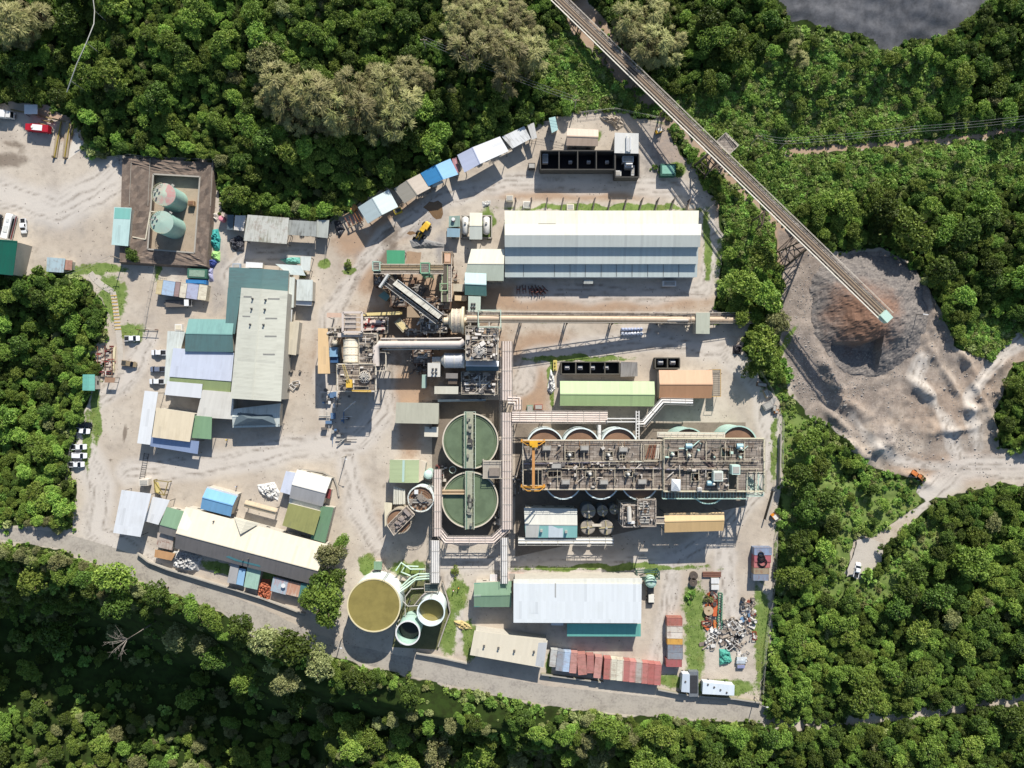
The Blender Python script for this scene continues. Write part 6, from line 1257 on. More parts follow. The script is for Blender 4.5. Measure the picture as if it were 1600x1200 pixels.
def bus(label,p,rz,ln=9.0):
    c=W(p,0); t=thing('bus',label,'bus',tuple(c),rz); l=Local(tuple(c),rz); w=M('#e9e7e2',.35,0,.1,1); h=ln/2
    l(loft(MB(),[(-h,1.15,.4,1.0,2.7),(-h+.3,1.22,.35,1.12,2.95),(h-.8,1.22,.35,1.12,2.95),(h-.1,1.18,.35,1.0,2.6)])).build('body',w,t)
    l(MB().box((0,1.24,1.05),(ln-.8,.05,.5)).box((0,-1.24,1.05),(ln-.8,.05,.5))).build('red_stripe',M('#8e2c2a',.4,0,.1,1),t)
    for s in(-1,1): l(MB().mesh([(-h+.6,s*1.19,2.4),(h-1.4,s*1.19,2.4),(h-1.4,s*1.235,1.6),(-h+.6,s*1.235,1.6)],[(0,1,2,3) if s<0 else (3,2,1,0)])).build('window',GLASS,t)
    l(MB().mesh([(h-.3,-1,2.5),(h-.3,1,2.5),(h-.02,1.1,1.3),(h-.02,-1.1,1.3)],[(0,3,2,1)])).build('windscreen',GLASS,t); l(MB().box((-1,0,3.0),(2.2,1.4,.25)).box((2,0,3.0),(1.2,.9,.2))).build('roof_unit',M('#d2d1cb',.5,0,.2,1),t)
    for x in(-h+1.6,h-1.9):
        for y in(-1.05,1.05): wheel(l,t,x,y,.48,.3)
    for s in(-1,1): l(MB().box((h-.05,s*.85,.8),(.12,.35,.2))).build('headlight',LAMP,t)
bus('long white bus with red stripe beside the dark green roof',A1(66,878),1.33)
def truck(name,label,p,rz,cabc,boxc,ln,box_l,tank=False,cat='truck',flat=False,top=None):
    c=W(p,0); t=thing(name,label,cat,tuple(c),rz); l=Local(tuple(c),rz); cm=M(cabc,.35,0,.1,1); bm=M(boxc,.5,0,.2,1); h=ln/2
    l(MB().box((0,0,.75),(ln,1.1,.3))).build('chassis',STEELD,t)
    l(loft(MB(),[(h-2.0,1.15,.6,1.1,2.6),(h-.5,1.15,.6,1.05,2.6),(h-.05,1.12,.6,1.0,1.6)])).build('cab',cm,t); l(MB().mesh([(h-.46,-1,2.55),(h-.46,1,2.55),(h-.02,.98,1.65),(h-.02,-.98,1.65)],[(0,3,2,1)])).build('windscreen',GLASS,t)
    x=h-2.2-box_l/2
    if flat: l(MB().box((x,0,1.05),(box_l,2.4,.2)).box((x,1.2,1.35),(box_l,.06,.5)).box((x,-1.2,1.35),(box_l,.06,.5))).build('bed',bm,t)
    else: l(MB().box((x,0,1.85),(box_l,2.4,1.9))).build('tank_body' if tank else 'box_body',bm,t)
    if top: l(MB().box((x+.6,0,2.85),(box_l*.55,1.9,.15))).build('roof_panel',M(top,.5,0,.1,1),t); l(MB().cyl(x+box_l*.35,0,2.8,3.1,.4,n=14)).build('monitor',LAMP,t)
    for xx in(-h+1.0,-h+2.1,h-1.2):
        for y in(-1.0,1.0): wheel(l,t,xx,y,.5,.32)
    for s in(-1,1): l(MB().box((h-.03,s*.8,.95),(.1,.3,.2))).build('headlight',LAMP,t)
    return t
truck('fire_truck','red fire truck with white roof panel beside the yellow ramp',A1(222,355),math.pi-.1,'#b0202f','#a81f2e',8.6,6.2,True,'fire truck',False,'#ece9e6')
truck('box_truck','white box truck entering at the left edge of the dusty lot',A1(20,278),-.1,'#d8d6d0','#eceae6',9.0,6.6)
truck('flatbed_truck','white cabbed grey flatbed in front of the coloured crate row',A2(268,582),.02,'#e4e4e2','#6f675f',9.6,6.8,False,'truck',True)
def loader(label,c,rz,colr,k=1.0):
    t=thing('wheel_loader',label,'wheel loader',tuple(c),rz); l0=Local(tuple(c),rz); Y=M(colr,.45,0,.25,1,'#7d5a3c')
    def l(mb): mb.v=[(p[0]*k,p[1]*k,p[2]*k) for p in mb.v]; return l0(mb)
    l(loft(MB(),[(-3.6,.9,.9,.7,1.7),(-3.0,1.1,.8,.95,2.1),(-1.0,1.1,.8,1.0,2.2),(-.8,.9,.8,.8,2.0)])).build('engine_body',Y,t); l(loft(MB(),[(-1.0,.8,1.6,.75,3.2),(.5,.8,1.6,.7,3.2),(.8,.7,1.6,.6,2.3)])).build('cab',M('#3a3a38',.4,0,.2,1),t); l(MB().box((-.25,0,3.27),(1.7,1.6,.12))).build('cab_roof',Y,t)
    l(MB().box((1.4,0,1.1),(2.4,1.0,.8))).build('front_frame',M('#7b6a3a',.6,0,.3,1),t)
    for s in(-.5,.5): l(MB().bar((1.2,s,1.9),(3.4,s,.7),.3)).build('lift_arm',Y,t)
    l(MB().mesh([(3.3,-1.5,1.3),(3.3,1.5,1.3),(3.2,1.5,.2),(3.2,-1.5,.2),(4.5,1.5,.15),(4.5,-1.5,.15)],[(0,1,2,3),(3,2,4,5),(0,3,5),(1,4,2),(3,2,1,0),(5,4,2,3)])).build('bucket',M('#4f4a44',.6,0,.4,1),t)
    for x in(-2.2,1.5):
        for y in(-1.25,1.25): wheel(l,t,x,y,.8,.6)
loader('yellow wheel loader pushing gravel below the sky blue shed',W(A6(540,898),0),-2.2,'#d9ae35')
loader('small orange loader with dark bucket at the edge of the dirt yard',WT((1432,743)),-.62,'#c4743f',.72)
def forklift(label,p,rz,col,cat='forklift'):
    c=W(p,0); t=thing('forklift',label,cat,tuple(c),rz); l=Local(tuple(c),rz); l(loft(MB(),[(-1.4,.6,.4,.55,1.2),(.5,.65,.3,.6,1.1),(.9,.6,.3,.5,.8)])).build('body',M(col,.4,0,.2,1),t)
    mb=MB()
    for x,y in((-.9,-.5),(-.9,.5),(.5,-.5),(.5,.5)): mb.bar((x,y,1),(x,y,2.1),.09)
    l(mb.box((-.2,0,2.15),(1.6,1.2,.1))).build('guard',M('#d9d4c8',.5,0,.2,1),t); l(MB().bar((1.1,-.35,.1),(1.1,-.35,2.6),.14).bar((1.1,.35,.1),(1.1,.35,2.6),.14).bar((1.1,-.35,1.3),(1.1,.35,1.3),.12)).build('mast',STEELD,t)
    for s in(-.3,.3): l(MB().bar((1.15,s,.15),(2.3,s,.12),.14,.06)).build('fork',STEELD,t)
    for x in(-.9,.6):
        for y in(-.6,.6): wheel(l,t,x,y,.33,.22)
forklift('orange and white forklift by the wall below the haul road bend',B2(1558,660),-.9,'#d88a2a')
forklift('small yellow digger parked in conveyor shade by the yard corner',A7(1215,160),.4,'#d7a92e','digger')
# ------------------------------------------------------------------ shipping containers
def container(label,f,a,b,w,h,col,group,rust=.2,n=None):
    A=W(f(*a),h); B=W(f(*b),h); d=B-A; ln=d.length; c=(A+B)/2; rz=math.atan2(d.y,d.x); t=thing('shipping_container',label,'shipping container',(c.x,c.y,0),rz,group); l=Local((c.x,c.y,0),rz); m=ROOF(col,'#7d6a5c',.45,rust=rust)
    l(MB().panel((-ln/2,w/2,h),(ln/2,w/2,h),(ln/2,-w/2,h),(-ln/2,-w/2,h),th=.1)).build('roof',m,t)
    mb=MB(); x=-ln/2
    k=max(4,int(ln/.5))
    for s in(-1,1):                          # corrugated side walls
        for i in range(k):
            x0=-ln/2+ln*i/k; x1=x0+ln/k*.55; x2=x0+ln/k; y0=s*(w/2-.02); y1=s*(w/2-.07)
            mb.mesh([(x0,y0,.12),(x1,y0,.12),(x1,y0,h-.1),(x0,y0,h-.1)],[(0,1,2,3) if s<0 else (3,2,1,0)]); mb.mesh([(x1,y0,.12),(x2,y1,.12),(x2,y1,h-.1),(x1,y0,h-.1)],[(0,1,2,3) if s<0 else (3,2,1,0)])
    for s in(-1,1): mb.mesh([(s*(ln/2-.03),-w/2,.12),(s*(ln/2-.03),w/2,.12),(s*(ln/2-.03),w/2,h-.1),(s*(ln/2-.03),-w/2,h-.1)],[(0,1,2,3) if s>0 else (3,2,1,0)])
    l(mb).build('wall',m,t)
    fm=MB()
    for sx in(-1,1):
        for sy in(-1,1): fm.box((sx*(ln/2-.06),sy*(w/2-.06),h/2),(.16,.16,h+.02))
    for sy in(-1,1): fm.box((0,sy*(w/2-.05),h),(ln,.12,.12)); fm.box((0,sy*(w/2-.05),.1),(ln,.12,.16))
    for sx in(-1,1): fm.box((sx*(ln/2-.05),0,h),(.12,w,.12))
    l(fm).build('corner_frame',m,t); l(MB().box((ln/2,-w/4,h/2),(.06,w/2-.15,h-.4)).box((ln/2,w/4,h/2),(.06,w/2-.15,h-.4))).build('door',m,t); return t
# row 1
r1=[('#b9bab5','short white container at the head of the first roadside row'),('#8f959b','dark grey container in the first roadside row'),('#a9bcd0','pale blue white topped container in the first roadside row'),('#b98a80','faded red container right of the pale blue one'),('#b57e74','second faded red container in the first roadside row'),('#a9736b','red container standing over the dark recess'),('#bb8a80','last faded red container of the first roadside row')]
G1='containers lined along the road'
tp=[(650,690),(698,702),(742,706),(788,712),(836,722),(900,730),(960,742)]; bt=[(638,808),(682,836),(728,842),(776,852),(846,864),(900,852),(945,886)]
for (col,lb),a,b in zip(r1,tp,bt): container(lb,B4,a,b,2.44*(.95 if a[0]<660 else 1.0) if a[0]!=836 else 3.0,3.2 if a[0]>660 else 2.8,col,G1,.25)
r2=[('#b06f67','red container with cream patch opening the second roadside row'),('#cfcab4','cream container left of its cream twin'),('#d4cfba','cream container beside the brown red one'),('#ac6f67','brown red container right of the cream twins'),('#c0857d','washed red container next to the narrow grey one'),('#aaa49a','narrow grey container in the second roadside row'),('#b4756d','red container right of the narrow grey one'),('#a8665f','dark red container second from the row end'),('#b0706a','bright red container closing the second roadside row')]
for i,(col,lb) in enumerate(r2): x=1022+i*43.6; container(lb,B4,(x,752+i*5.2),(x-8,895+i*5.0),2.38,3.3,col,G1,.25)
r3=[(258,357,628,'#a5685c','brick brown container topmost of the column by the lawn',2.9),(258,358,673,'#c4bcae','rusty off white container second in the lawn column',2.2),(258,358,714,'#d0c6b8','streaked white container third in the lawn column',2.2),(260,358,755,'#c99a4c','mustard container in the lawn column',2.2),(262,360,797,'#7e858e','slate grey container in the lawn column',2.5),(262,360,845,'#878c92','lighter grey container in the lawn column',2.5),(252,354,893,'#a25c5c','red container at the bottom of the lawn column',2.6)]
for x0,x1,y,col,lb,w_ in r3: container(lb,B5,(x0,y),(x1,y+2),w_,2.7,col,'containers stacked beside the lawn',.35)
r4=[(822,935,172,'#8494ad','pale blue grey container topmost in the scrap yard block'),(822,930,222,'#a9626a','red container carrying black hoses in the scrap yard block'),(820,925,258,'#b5706e','faded red container without hoses in the scrap yard block'),(818,918,298,'#9a8a72','tan container in the scrap yard block'),(815,915,340,'#7d8797','blue grey container at the foot of the scrap yard block')]
for x0,x1,y,col,lb in r4: container(lb,B5,(x0,y),(x1,y),2.5 if y<230 else 2.2,3.0,col,'containers in the scrap yard block',.35)
c=W(B5(868,228),3.1); t=thing('hose_coil','black hose coils lying on the red scrap yard container','hose coil',tuple(c))
for i,(dx,dy,r) in enumerate(((0,.6,1.2),(.3,-.8,1.5),(-.2,1.9,.9))):
    for k in range(2): MB().tube([(c.x+dx+r*(1-.18*k)*math.cos(a/20*6.283),c.y+dy+r*(1-.18*k)*math.sin(a/20*6.283),c.z+.15+.18*k) for a in range(21)],.14,6,False).build('hose',BLACK,t)
# coloured crate row north of the flatbed
for i,(x0,x1,col,lb) in enumerate([(148,178,'#c4b48c','straw coloured crate at the left end of the coloured row'),(178,242,'#a4b9cc','pale blue crate in the coloured row'),(243,268,'#9a8582','narrow mauve crate in the coloured row'),(270,304,'#d3cbb6','cream crate in the coloured row'),(305,365,'#a9adc0','lavender crate in the coloured row'),(366,410,'#d8d0b8','cream crate at the right end of the coloured row')]):
    xm=(x0+x1)/2; container(lb,A2,(xm+6,458+i*5),(xm-5,532+i*6),(x1-x0)*.3*S*.97,2.7,col,'coloured crates above the flatbed truck',.2)
kit('green_skip','dark green mesh skip above the coloured crate row','skip',A2(360,424),0,(6.6,3.2,1.8),M('#3f6a58',.7,0,.5,1),-.05,None,M('#8aa08c',.8,0,.6,1.4))
kit('blue_tarp_box','bright blue covered box between green skip and crates','box',A2(355,468),0,(7.0,1.4,1.9),M('#2f6ca0',.6,0,.3,1),-.04,None,M('#3a7db0',.6,0,.3,1))
kit('water_cart','small white cart at the corner of the pale west strip roof','cart',A3(795,126),0,(2.4,2.2,1.6),WHITE,0,None,M('#cfc6b0',.5,0,.3,1))
# ------------------------------------------------------------------ heaps and tarpaulins
def heap(name,label,cat,pts,h,mat,seed=0,rough=.35,kids=None,g=0,freq=2.2):
    q=[W(p,g) for p in pts]; c=sum(q,Vector())/len(q); t=thing(name,label,cat,(c.x,c.y,g)); rnd=np.random.default_rng(seed+3); n=10; mb=MB(); m=len(q)
    ring=[]
    for i in range(m):
        a,b=q[i],q[(i+1)%m]; k=max(2,int((b-a).length/.6))
        ring+= [a.lerp(b,j/k) for j in range(k)]
    R_=len(ring); vs=[]
    for j in range(n):
        s=1-j/n
        X=np.array([c.x+(p.x-c.x)*s for p in ring]); Y=np.array([c.y+(p.y-c.y)*s for p in ring]); ZZ=g-.03+h*(1-s**2.2)**.8*(1+rough*1.5*vnoise(X+seed*13,Y,freq*.45,4,.6)) if j else X*0+g-.05
        vs+=[(a,b,max(g-.05,d)) for a,b,d in zip(X,Y,ZZ)]
    vs.append((c.x,c.y,g+h)); fs=[]
    for j in range(n-1):
        for i in range(R_): fs.append((j*R_+i,j*R_+(i+1)%R_,(j+1)*R_+(i+1)%R_,(j+1)*R_+i))
    for i in range(R_): fs.append(((n-1)*R_+i,(n-1)*R_+(i+1)%R_,n*R_))
    a=sum(q[i].x*q[(i+1)%m].y-q[(i+1)%m].x*q[i].y for i in range(m))
    if a<0: fs=[f[::-1] for f in fs]
    o=mb.mesh(vs,fs).build('heap',mat,t)
    if kids: kids(t,c)
    return t
def cloth(c): return M(c,.6,0,.5,1.6)
heap('tarp_heap','crumpled teal tarp heap along the bund wall','tarp',[D8(150,200),D8(215,190),D8(245,300),D8(235,420),D8(190,440),D8(130,350)],1.6,cloth('#3f9c95'),1,.7)
heap('tarp_heap','lime green tarp heap below the teal tarp','tarp',[D8(155,430),D8(240,440),D8(238,548),D8(190,540),D8(135,490)],1.1,cloth('#a3cf7d'),2,.7)
heap('tarp_heap','navy blue tarp heap below the lime one','tarp',[D8(95,520),D8(200,530),D8(210,560),D8(180,610),D8(90,600)],1.1,cloth('#3c4c8a'),3,.8)
heap('tarp_heap','pale lilac sheet heap trailing below the navy tarp','tarp',[D8(95,615),D8(165,610),D8(160,690),D8(170,765),D8(120,765)],.8,cloth('#a8a8c4'),4,.8)
heap('tarp_heap','white sack heap at the top of the bund wall','tarp',[D8(160,20),D8(220,15),D8(230,60),D8(200,110),D8(160,80)],.8,cloth('#c4bdb0'),5,.8)
heap('sheeting_heap','black plastic sheeting heap beside the large open store','plastic',[D8(330,310),D8(440,260),D8(505,300),D8(500,440),D8(400,440),D8(345,380)],1.3,M('#26262a',.35,0,.6,1.2,'#7f8088'),6,1.0)
heap('sheeting_heap','black plastic heap under the scrap racks','plastic',[D8(1470,110),D8(1540,95),D8(1600,200),D8(1540,290),D8(1490,200)],1.3,M('#242428',.35,0,.6,1.2,'#77787e'),7,1.0)
heap('gravel_heap','white rubble heap behind the sky blue house','rubble',[A4(965,230),A4(1075,210),A4(1112,280),A4(1100,330),A4(1030,310),A4(975,270)],1.2,M('#dcdad4',.7,0,.5,1.6,'#77716a'),8,1.2,freq=1.3)
heap('sack_heap','grey and white sack heap in the roadside row','sacks',[A4(445,640),A4(560,650),A4(625,680),A4(605,770),A4(520,770),A4(440,740)],1.9,M('#c4c2be',.7,0,.7,1.4,'#4a4a50'),9,1.0,freq=1.6)
heap('brick_heap','rust orange debris heap left of the patchwork shack','debris',[A4(995,815),A4(1050,820),A4(1062,880),A4(1045,960),A4(985,950),A4(968,900)],1.2,M('#b0674a',.85,0,.5,1.5,'#6d4032'),10,1.2,freq=1.2)
heap('bag_heap','white bag heap at the west end of the light green store','bags',[A8(900,630),A8(925,660),A8(940,790),A8(910,830),A8(872,800),A8(885,720)],1.3,M('#e8e7e2',.6,0,.4,1.5,'#6d6c68'),11,1.2,freq=1.3)
heap('tyre_heap','dark tyre heap under the trees at the haul road bend','tyres',[B6(900,330),B6(970,310),B6(990,360),B6(960,405),B6(895,395)],1.3,M('#26252a',.8,0,.6,1.6,'#6b6468'),12,1.0,freq=1.3)
heap('gravel_heap','grey gravel heap at the loader bucket','gravel',[A6(440,960),A6(500,935),A6(600,960),A6(700,985),A6(690,1005),A6(560,1010),A6(460,1010)],.8,M('#8d8b88',.95,0,.3,1),13,.4)
heap('gravel_heap','grey gravel cone inside the crusher pit','gravel',[E1(820,640),E1(1050,540),E1(1200,600),E1(1260,640),E1(1100,880),E1(900,760)],1.6,M('#7f7a74',.95,0,.4,1),14,.4)
heap('tarp_heap','sea green tarp at the foot of the scrap yard','tarp',[E3(235,870),E3(350,880),E3(380,1010),E3(345,1035),E3(235,1055)],1.2,cloth('#4d9c8a'),15,.8)
heap('tarp_heap','faded mint tarps behind the white canopy','tarp',[D8(880,525),D8(1010,500),D8(1110,500),D8(1110,570),D8(960,575)],1.0,cloth('#6fae9f'),16,.9)
heap('stone_heap','pile of ochre rock samples beside the cream laboratory','rocks',[B3(865,630),B3(930,625),B3(985,655),B3(1010,690),B3(930,700),B3(880,670)],.8,M('#c4b07a',.85,0,.5,1.4,'#6f6450'),17,1.1,freq=1.2)
heap('rag_heap','white rubble scattered above the white vessels','rubble',[A6(945,690),A6(1010,680),A6(1005,710),A6(950,735)],.5,M('#d2d0ca',.8,0,.6,1.6,'#6f6a64'),18,1.3,freq=1.0)
heap('scrap_heap','pale broken pipe heap at the forest edge of the generator yard','scrap',[A7(890,75),A7(1020,70),A7(1035,130),A7(990,155),A7(955,120),A7(900,95)],1.0,M('#b5a896',.8,0,.6,1.4,'#5e554c'),19,1.2,freq=1.2)
# stockpile
def stockpile():
    cx,cy=1352,470; P=[(1262,440),(1280,405),(1330,392),(1385,392),(1430,415),(1452,455),(1450,520),(1425,560),(1385,585),(1330,590),(1295,570),(1270,520)]
    c=WT((1362,492)); pk=W((1380,496),9.5); t=thing('ore_stockpile','crushed grey and brown rock heap under the long conveyor head','stockpile',(c.x,c.y,0)); q=[W(p,0) for p in P]
    xs=np.arange(min(p.x for p in q)-2,max(p.x for p in q)+2,.55); ys=np.arange(min(p.y for p in q)-2,max(p.y for p in q)+2,.55); X,Y=np.meshgrid(xs,ys); PX=X/S+800; PY=600-Y/S; s=sdf(P,PX,PY)*S
    d=np.hypot(X-pk.x,Y-pk.y); an=np.arctan2(Y-pk.y,X-pk.x); s=s+1.6*vnoise(X,Y,6,3); z=np.minimum(np.maximum(s,-.5)*.55,10.2-d*(.42+.04*np.sin(an*5)+.05*vnoise(np.cos(an)*9,np.sin(an)*9,2,3))); z=np.minimum(z,9.4+.4*vnoise(X,Y,4,2))
    # the face dug away by loaders: a steep step facing south
    u=(PX-1294)/(1366-1294); edge=np.interp(PX,[1290,1296,1340,1364,1372],[640,535,536,527,640]); cut=sm(PY,edge-1,edge+5)*sm(PX,1290,1297)*(1-sm(PX,1362,1372)); z=z-cut*np.minimum(4.8,np.maximum(z-.3,0))
    z=z*(1+.16*vnoise(X,Y,7,4))+.35*vnoise(X,Y,1.6,3,.6)*(s>0)+np.random.default_rng(2).normal(0,.06,X.shape); z=np.where(s<-.3,-1.5,z)
    n0,n1=X.shape; idx=np.arange(n0*n1).reshape(n0,n1); mb=MB(); vs=np.stack([X,Y,z],-1).reshape(-1,3); keep=(s>-1.6); fs=[]
    for i in range(n0-1):
        for j in range(n1-1):
            if keep[i,j] or keep[i+1,j+1]: fs.append((idx[i,j],idx[i,j+1],idx[i+1,j+1],idx[i+1,j]))
    m,nt,b=nodes('crushed_ore'); gm=nd(nt,'ShaderNodeNewGeometry'); pos=gm.outputs['Position']; n1_=noise(nt,pos,.16,5,.6); n2=noise(nt,pos,1.4,4,.7); vo=nd(nt,'ShaderNodeTexVoronoi',Scale=1.6); nt.links.new(pos,vo.inputs['Vector'])
    o=mixc(nt,ramp(nt,n2,.35,.7),lin('#8d857d'),lin('#6f6863')); o=mixc(nt,math_(nt,'MULTIPLY',vo.outputs['Distance'],.35),o,lin('#3f3b38'))
    vm=nd(nt,'ShaderNodeVectorMath'); vm.operation='DISTANCE'; nt.links.new(pos,vm.inputs[0]); vm.inputs[1].default_value=(pk.x-5,pk.y+1,8)
    dd=math_(nt,'ADD',vm.outputs['Value'],math_(nt,'MULTIPLY',math_(nt,'SUBTRACT',n1_,.5),16)); o=mixc(nt,math_(nt,'MULTIPLY',ramp(nt,math_(nt,'MULTIPLY',dd,-1),-17,-5),.85),o,lin('#7d5a44'))
    nt.links.new(o,b.inputs['Base Color']); b.inputs['Roughness'].default_value=.95
    mb.mesh(vs.tolist(),fs,False).build('rock_heap',m,t)
stockpile()
rk=thing('boulder','loose boulder','rock'); bpy.data.objects.remove(rk)
# loose rocks spread over the pile slopes: uncountable
def rocks():
    mb=MB(); rnd=np.random.default_rng(9)
    x=rnd.uniform(1215,1580,16000); y=rnd.uniform(380,745,16000)
    dens=np.maximum.reduce([1-np.hypot((x-a)/b,(y-c)/d) for a,b,c,d in((1250,40,580,90),(1310,60,600,60),(1280,60,460,70),(1360,70,560,40),(1300,60,690,40),(1380,60,430,50),(1400,40,690,40))]+[np.full(x.shape,.12)])
    ok=(sdf(PILE,x,y)>2)&(rnd.random(16000)<dens*.9); x=x[ok]; y=y[ok]; zz=terrain((x-800)*S,(600-y)*S)
    for x,y,z in zip(x,y,zz):
        p=W((x,y),0); r=rnd.uniform(.12,.34)*(1.9 if rnd.random()<.08 else 1); q=rnd.uniform(.6,1.2,(6,)); vs=[(p.x+r*q[0],p.y,z),(p.x,p.y+r*q[1],z),(p.x-r*q[2],p.y,z),(p.x,p.y-r*q[3],z),(p.x+.2*r,p.y,z+r*q[4])]
        mb.mesh(vs,[(0,1,4),(1,2,4),(2,3,4),(3,0,4)])
    o=mb.build('loose_rocks',M('#a39c94',.95,0,.4,.5)); tag(o,'loose grey rocks strewn over the slopes of the ore pile','rocks',None,'stuff')
rocks()
# ------------------------------------------------------------------ walled bays with transformers
def bays(name,label,f,x0,y0,x1,y1,n,h,mat,floor,th=3,front=True):
    A=W(f(x0,y0),h); B=W(f(x1,y1),h); t=thing(name,label,'bays',((A.x+B.x)/2,(A.y+B.y)/2,0)); w=.35
    mb=MB(); mb.bar((A.x,A.y,h/2),(B.x,A.y,h/2),w,h); mb.build('back_wall',mat,t)
    if front: MB().bar((A.x,B.y,h*.5),(B.x,B.y,h*.5),w,h).build('front_wall',mat,t)
    for i in range(n+1):
        x=A.x+(B.x-A.x)*i/n; MB().box((x,(A.y+B.y)/2,0),(w,abs(A.y-B.y)-w,h+.02),0,0).build('divider',mat,t)
    MB().box(((A.x+B.x)/2,(A.y+B.y)/2,.02),(abs(B.x-A.x)-.2,abs(A.y-B.y)-.2,.03)).build('floor',floor,t); return t
DKW=M('#4b4843',.85,0,.4,.5)
bays('transformer_bays','row of four dark walled transformer bays north of the stepped warehouse',A7,572,262,977,364,4,4.6,DKW,M('#26262a',.9,0,.4,.6))
bays('transformer_bays','single wide walled bay with the tall transformer',A7,979,280,1108,405,1,4.4,DKW,M('#2c2c2f',.9,0,.4,.6))
bays('transformer_bays','four bay transformer enclosure above the light green store',A8,985,578,1440,672,4,3.2,M('#5d5950',.85,0,.4,.5),M('#33322f',.9,0,.4,.6))
bays('transformer_bays','two bay transformer enclosure above the brick orange roof',B6,240,432,448,520,2,3.2,M('#5d5950',.85,0,.4,.5),M('#33322f',.9,0,.4,.6))
def transformer(label,p,z,s=1.0,rz=0,group=None,col='#dcdad4'):
    c=W(p,z+1.5); t=thing('transformer',label,'transformer',(c.x,c.y,z),rz,group); l=Local((c.x,c.y,z),rz); m=M(col,.5,0,.25,1.2,'#8a8880')
    l(MB().box((0,0,0),(2.0*s,1.2*s,1.7*s),0,.2)).build('tank',m,t)
    mb=MB()
    for k in range(7):
        for sd in(-1,1): mb.box((-.8*s+k*.27*s,sd*.8*s,1.0*s),(.08,.4*s,1.2*s))
    l(mb).build('radiator',m,t); l(MB().tube([(-.8*s,.1,2.3*s),(.8*s,.1,2.3*s)],.28*s,10)).build('conservator',m,t)
    for k in(-.5,0,.5): l(MB().cyl(k*s,-.3*s,1.9*s,2.5*s,.09,.05,8)).build('bushing',M('#8a5a3c',.4,0,.2,1),t)
    return t
for x,lb in((735,'second'),(835,'third'),(935,'last')): transformer('small white transformer in the %s of the four dark bays'%lb,A7(x,322),.1,.62,0,'transformers in the dark bays')
kit('white_cabinet','white cabinet box in the first of the four dark bays','cabinet',A7(598,305),.1,(1.9,3.2,1.8),WHITE)
transformer('tall white transformer in the single wide bay',A7(1050,345),.1,1.35)
kit('cooler_box','white cooler box in the corner of the single wide bay','box',A7(995,385),.1,(2,1.8,1.5),WHITE); kit('cooler_box','narrow white cooler along the wall of the single wide bay','box',A7(1075,370),.1,(1.2,3.4,1.5),WHITE); kit('cooler_box','stepped white cooler behind the tall transformer','box',A7(1048,308),.1,(3.8,2.0,2.6),WHITE)
for x,lb in((1030,'first'),(1132,'second'),(1228,'third'),(1335,'fourth')): transformer('white transformer in the %s bay above the light green store'%lb,A8(x,622),.1,.85,0,'transformers above the light green store')
for x,lb in((282,'left'),(386,'right')): transformer('white transformer in the %s bay above the brick orange roof'%lb,B6(x,470),.1,.95,0,'transformers above the brick orange roof')
def vessel(label,p):
    c=W(p,2); t=thing('gas_vessel',label,'vessel',(c.x,c.y,0),0,'white vessels beside the ridged roof'); MB().tube([(c.x,c.y-3.0,1.7),(c.x,c.y-2.6,1.7),(c.x,c.y+2.6,1.7),(c.x,c.y+3.0,1.7)],[.6,1.15,1.15,.6],20).build('shell',M('#d9d7d0',.4,0,.3,1),t)
    for s in(-1.8,1.8): MB().box((c.x,c.y+s,0),(1.8,.5,1.1),0,0).build('saddle',CONC,t)
    MB().cyl(c.x,c.y+.6,2.7,3.3,.4,n=12).build('manway',STEEL,t)
vessel('white horizontal vessel left of the cream ridged roof',A6(832,855)); vessel('white horizontal vessel right of the cream ridged roof',A6(978,855))
def wallrun(name,label,pts,h,th,mat,cat='wall',closed=False,g=0):
    q=[W(p,g) for p in pts]; t=thing(name,label,cat,tuple(q[0])); mb=MB()
    if closed: q=q+[q[0]]
    for a,b in zip(q,q[1:]):
        d=(b-a).normalized()*th*.5; mb.bar(a-d+Vector((0,0,h/2)),b+d+Vector((0,0,h/2)),th,h)
    mb.build('wall',mat,t); mb=MB()
    for a,b in zip(q,q[1:]): mb.bar(a+Vector((0,0,h+.04)),b+Vector((0,0,h+.04)),th+.12,.08)
    mb.build('coping',CONC,t); return t
wallrun('vessel_kerb','dark kerb wall around the two white vessels',rect(A6,808,792,1015,945),1.0,.3,DKW,closed=True)
wallrun('boundary_wall','concrete boundary wall along the road below the cream office',[A4(232,652),A4(300,705),A4(420,752),A4(560,795),A4(700,838),A4(850,882),A4(1000,930),A4(1150,985),A4(1268,1030)],1.6,.3,CONC)
wallrun('drain_wall','lower drain wall beside the road below the roadside shacks',[A4(228,668),A4(330,740),A4(520,795),A4(700,850),A4(860,900),A4(1000,952),A4(1150,1005),A4(1262,1045)],.5,.25,CONC)
wallrun('boundary_wall','boundary wall between tank yard and road',[B3(590,865),B3(760,895),B3(985,945)],1.6,.3,CONC)
wallrun('boundary_wall','mossy roadside wall below the container columns',[B4(560,850),B4(650,862),B4(870,890),B4(985,905)],1.5,.3,M('#8f8a76',.9,0,.4,.5))
wallrun('boundary_wall','mossy roadside wall below the white trailers',[B5(195,1055),B5(350,1085),B5(480,1100),B5(690,1115),B5(860,1140)],1.5,.3,M('#8f8a76',.9,0,.4,.5))
wallrun('tank_yard_wall','dark low wall angling around the ochre tank yard',[E2(575,385),E2(640,600),E2(670,760),E2(600,950),E2(520,1190)],1.2,.25,M('#6f6558',.9,0,.3,.6))
wallrun('rear_gutter','long rusty white trough north of the white south building',[B4(338,178),B4(1098,186)],1.3,2.4,M('#c9b4a6',.7,0,.6,.7,'#7d5344'),'trough')
wallrun('retaining_wall','thin concrete wall by the haul road below the new deck',[B2(1592,180),B2(1586,470)],1.6,.3,CONC)
wallrun('retaining_wall','short dark wall at the haul road shoulder',[B2(1548,510),B2(1502,670)],2.2,.3,DKW)
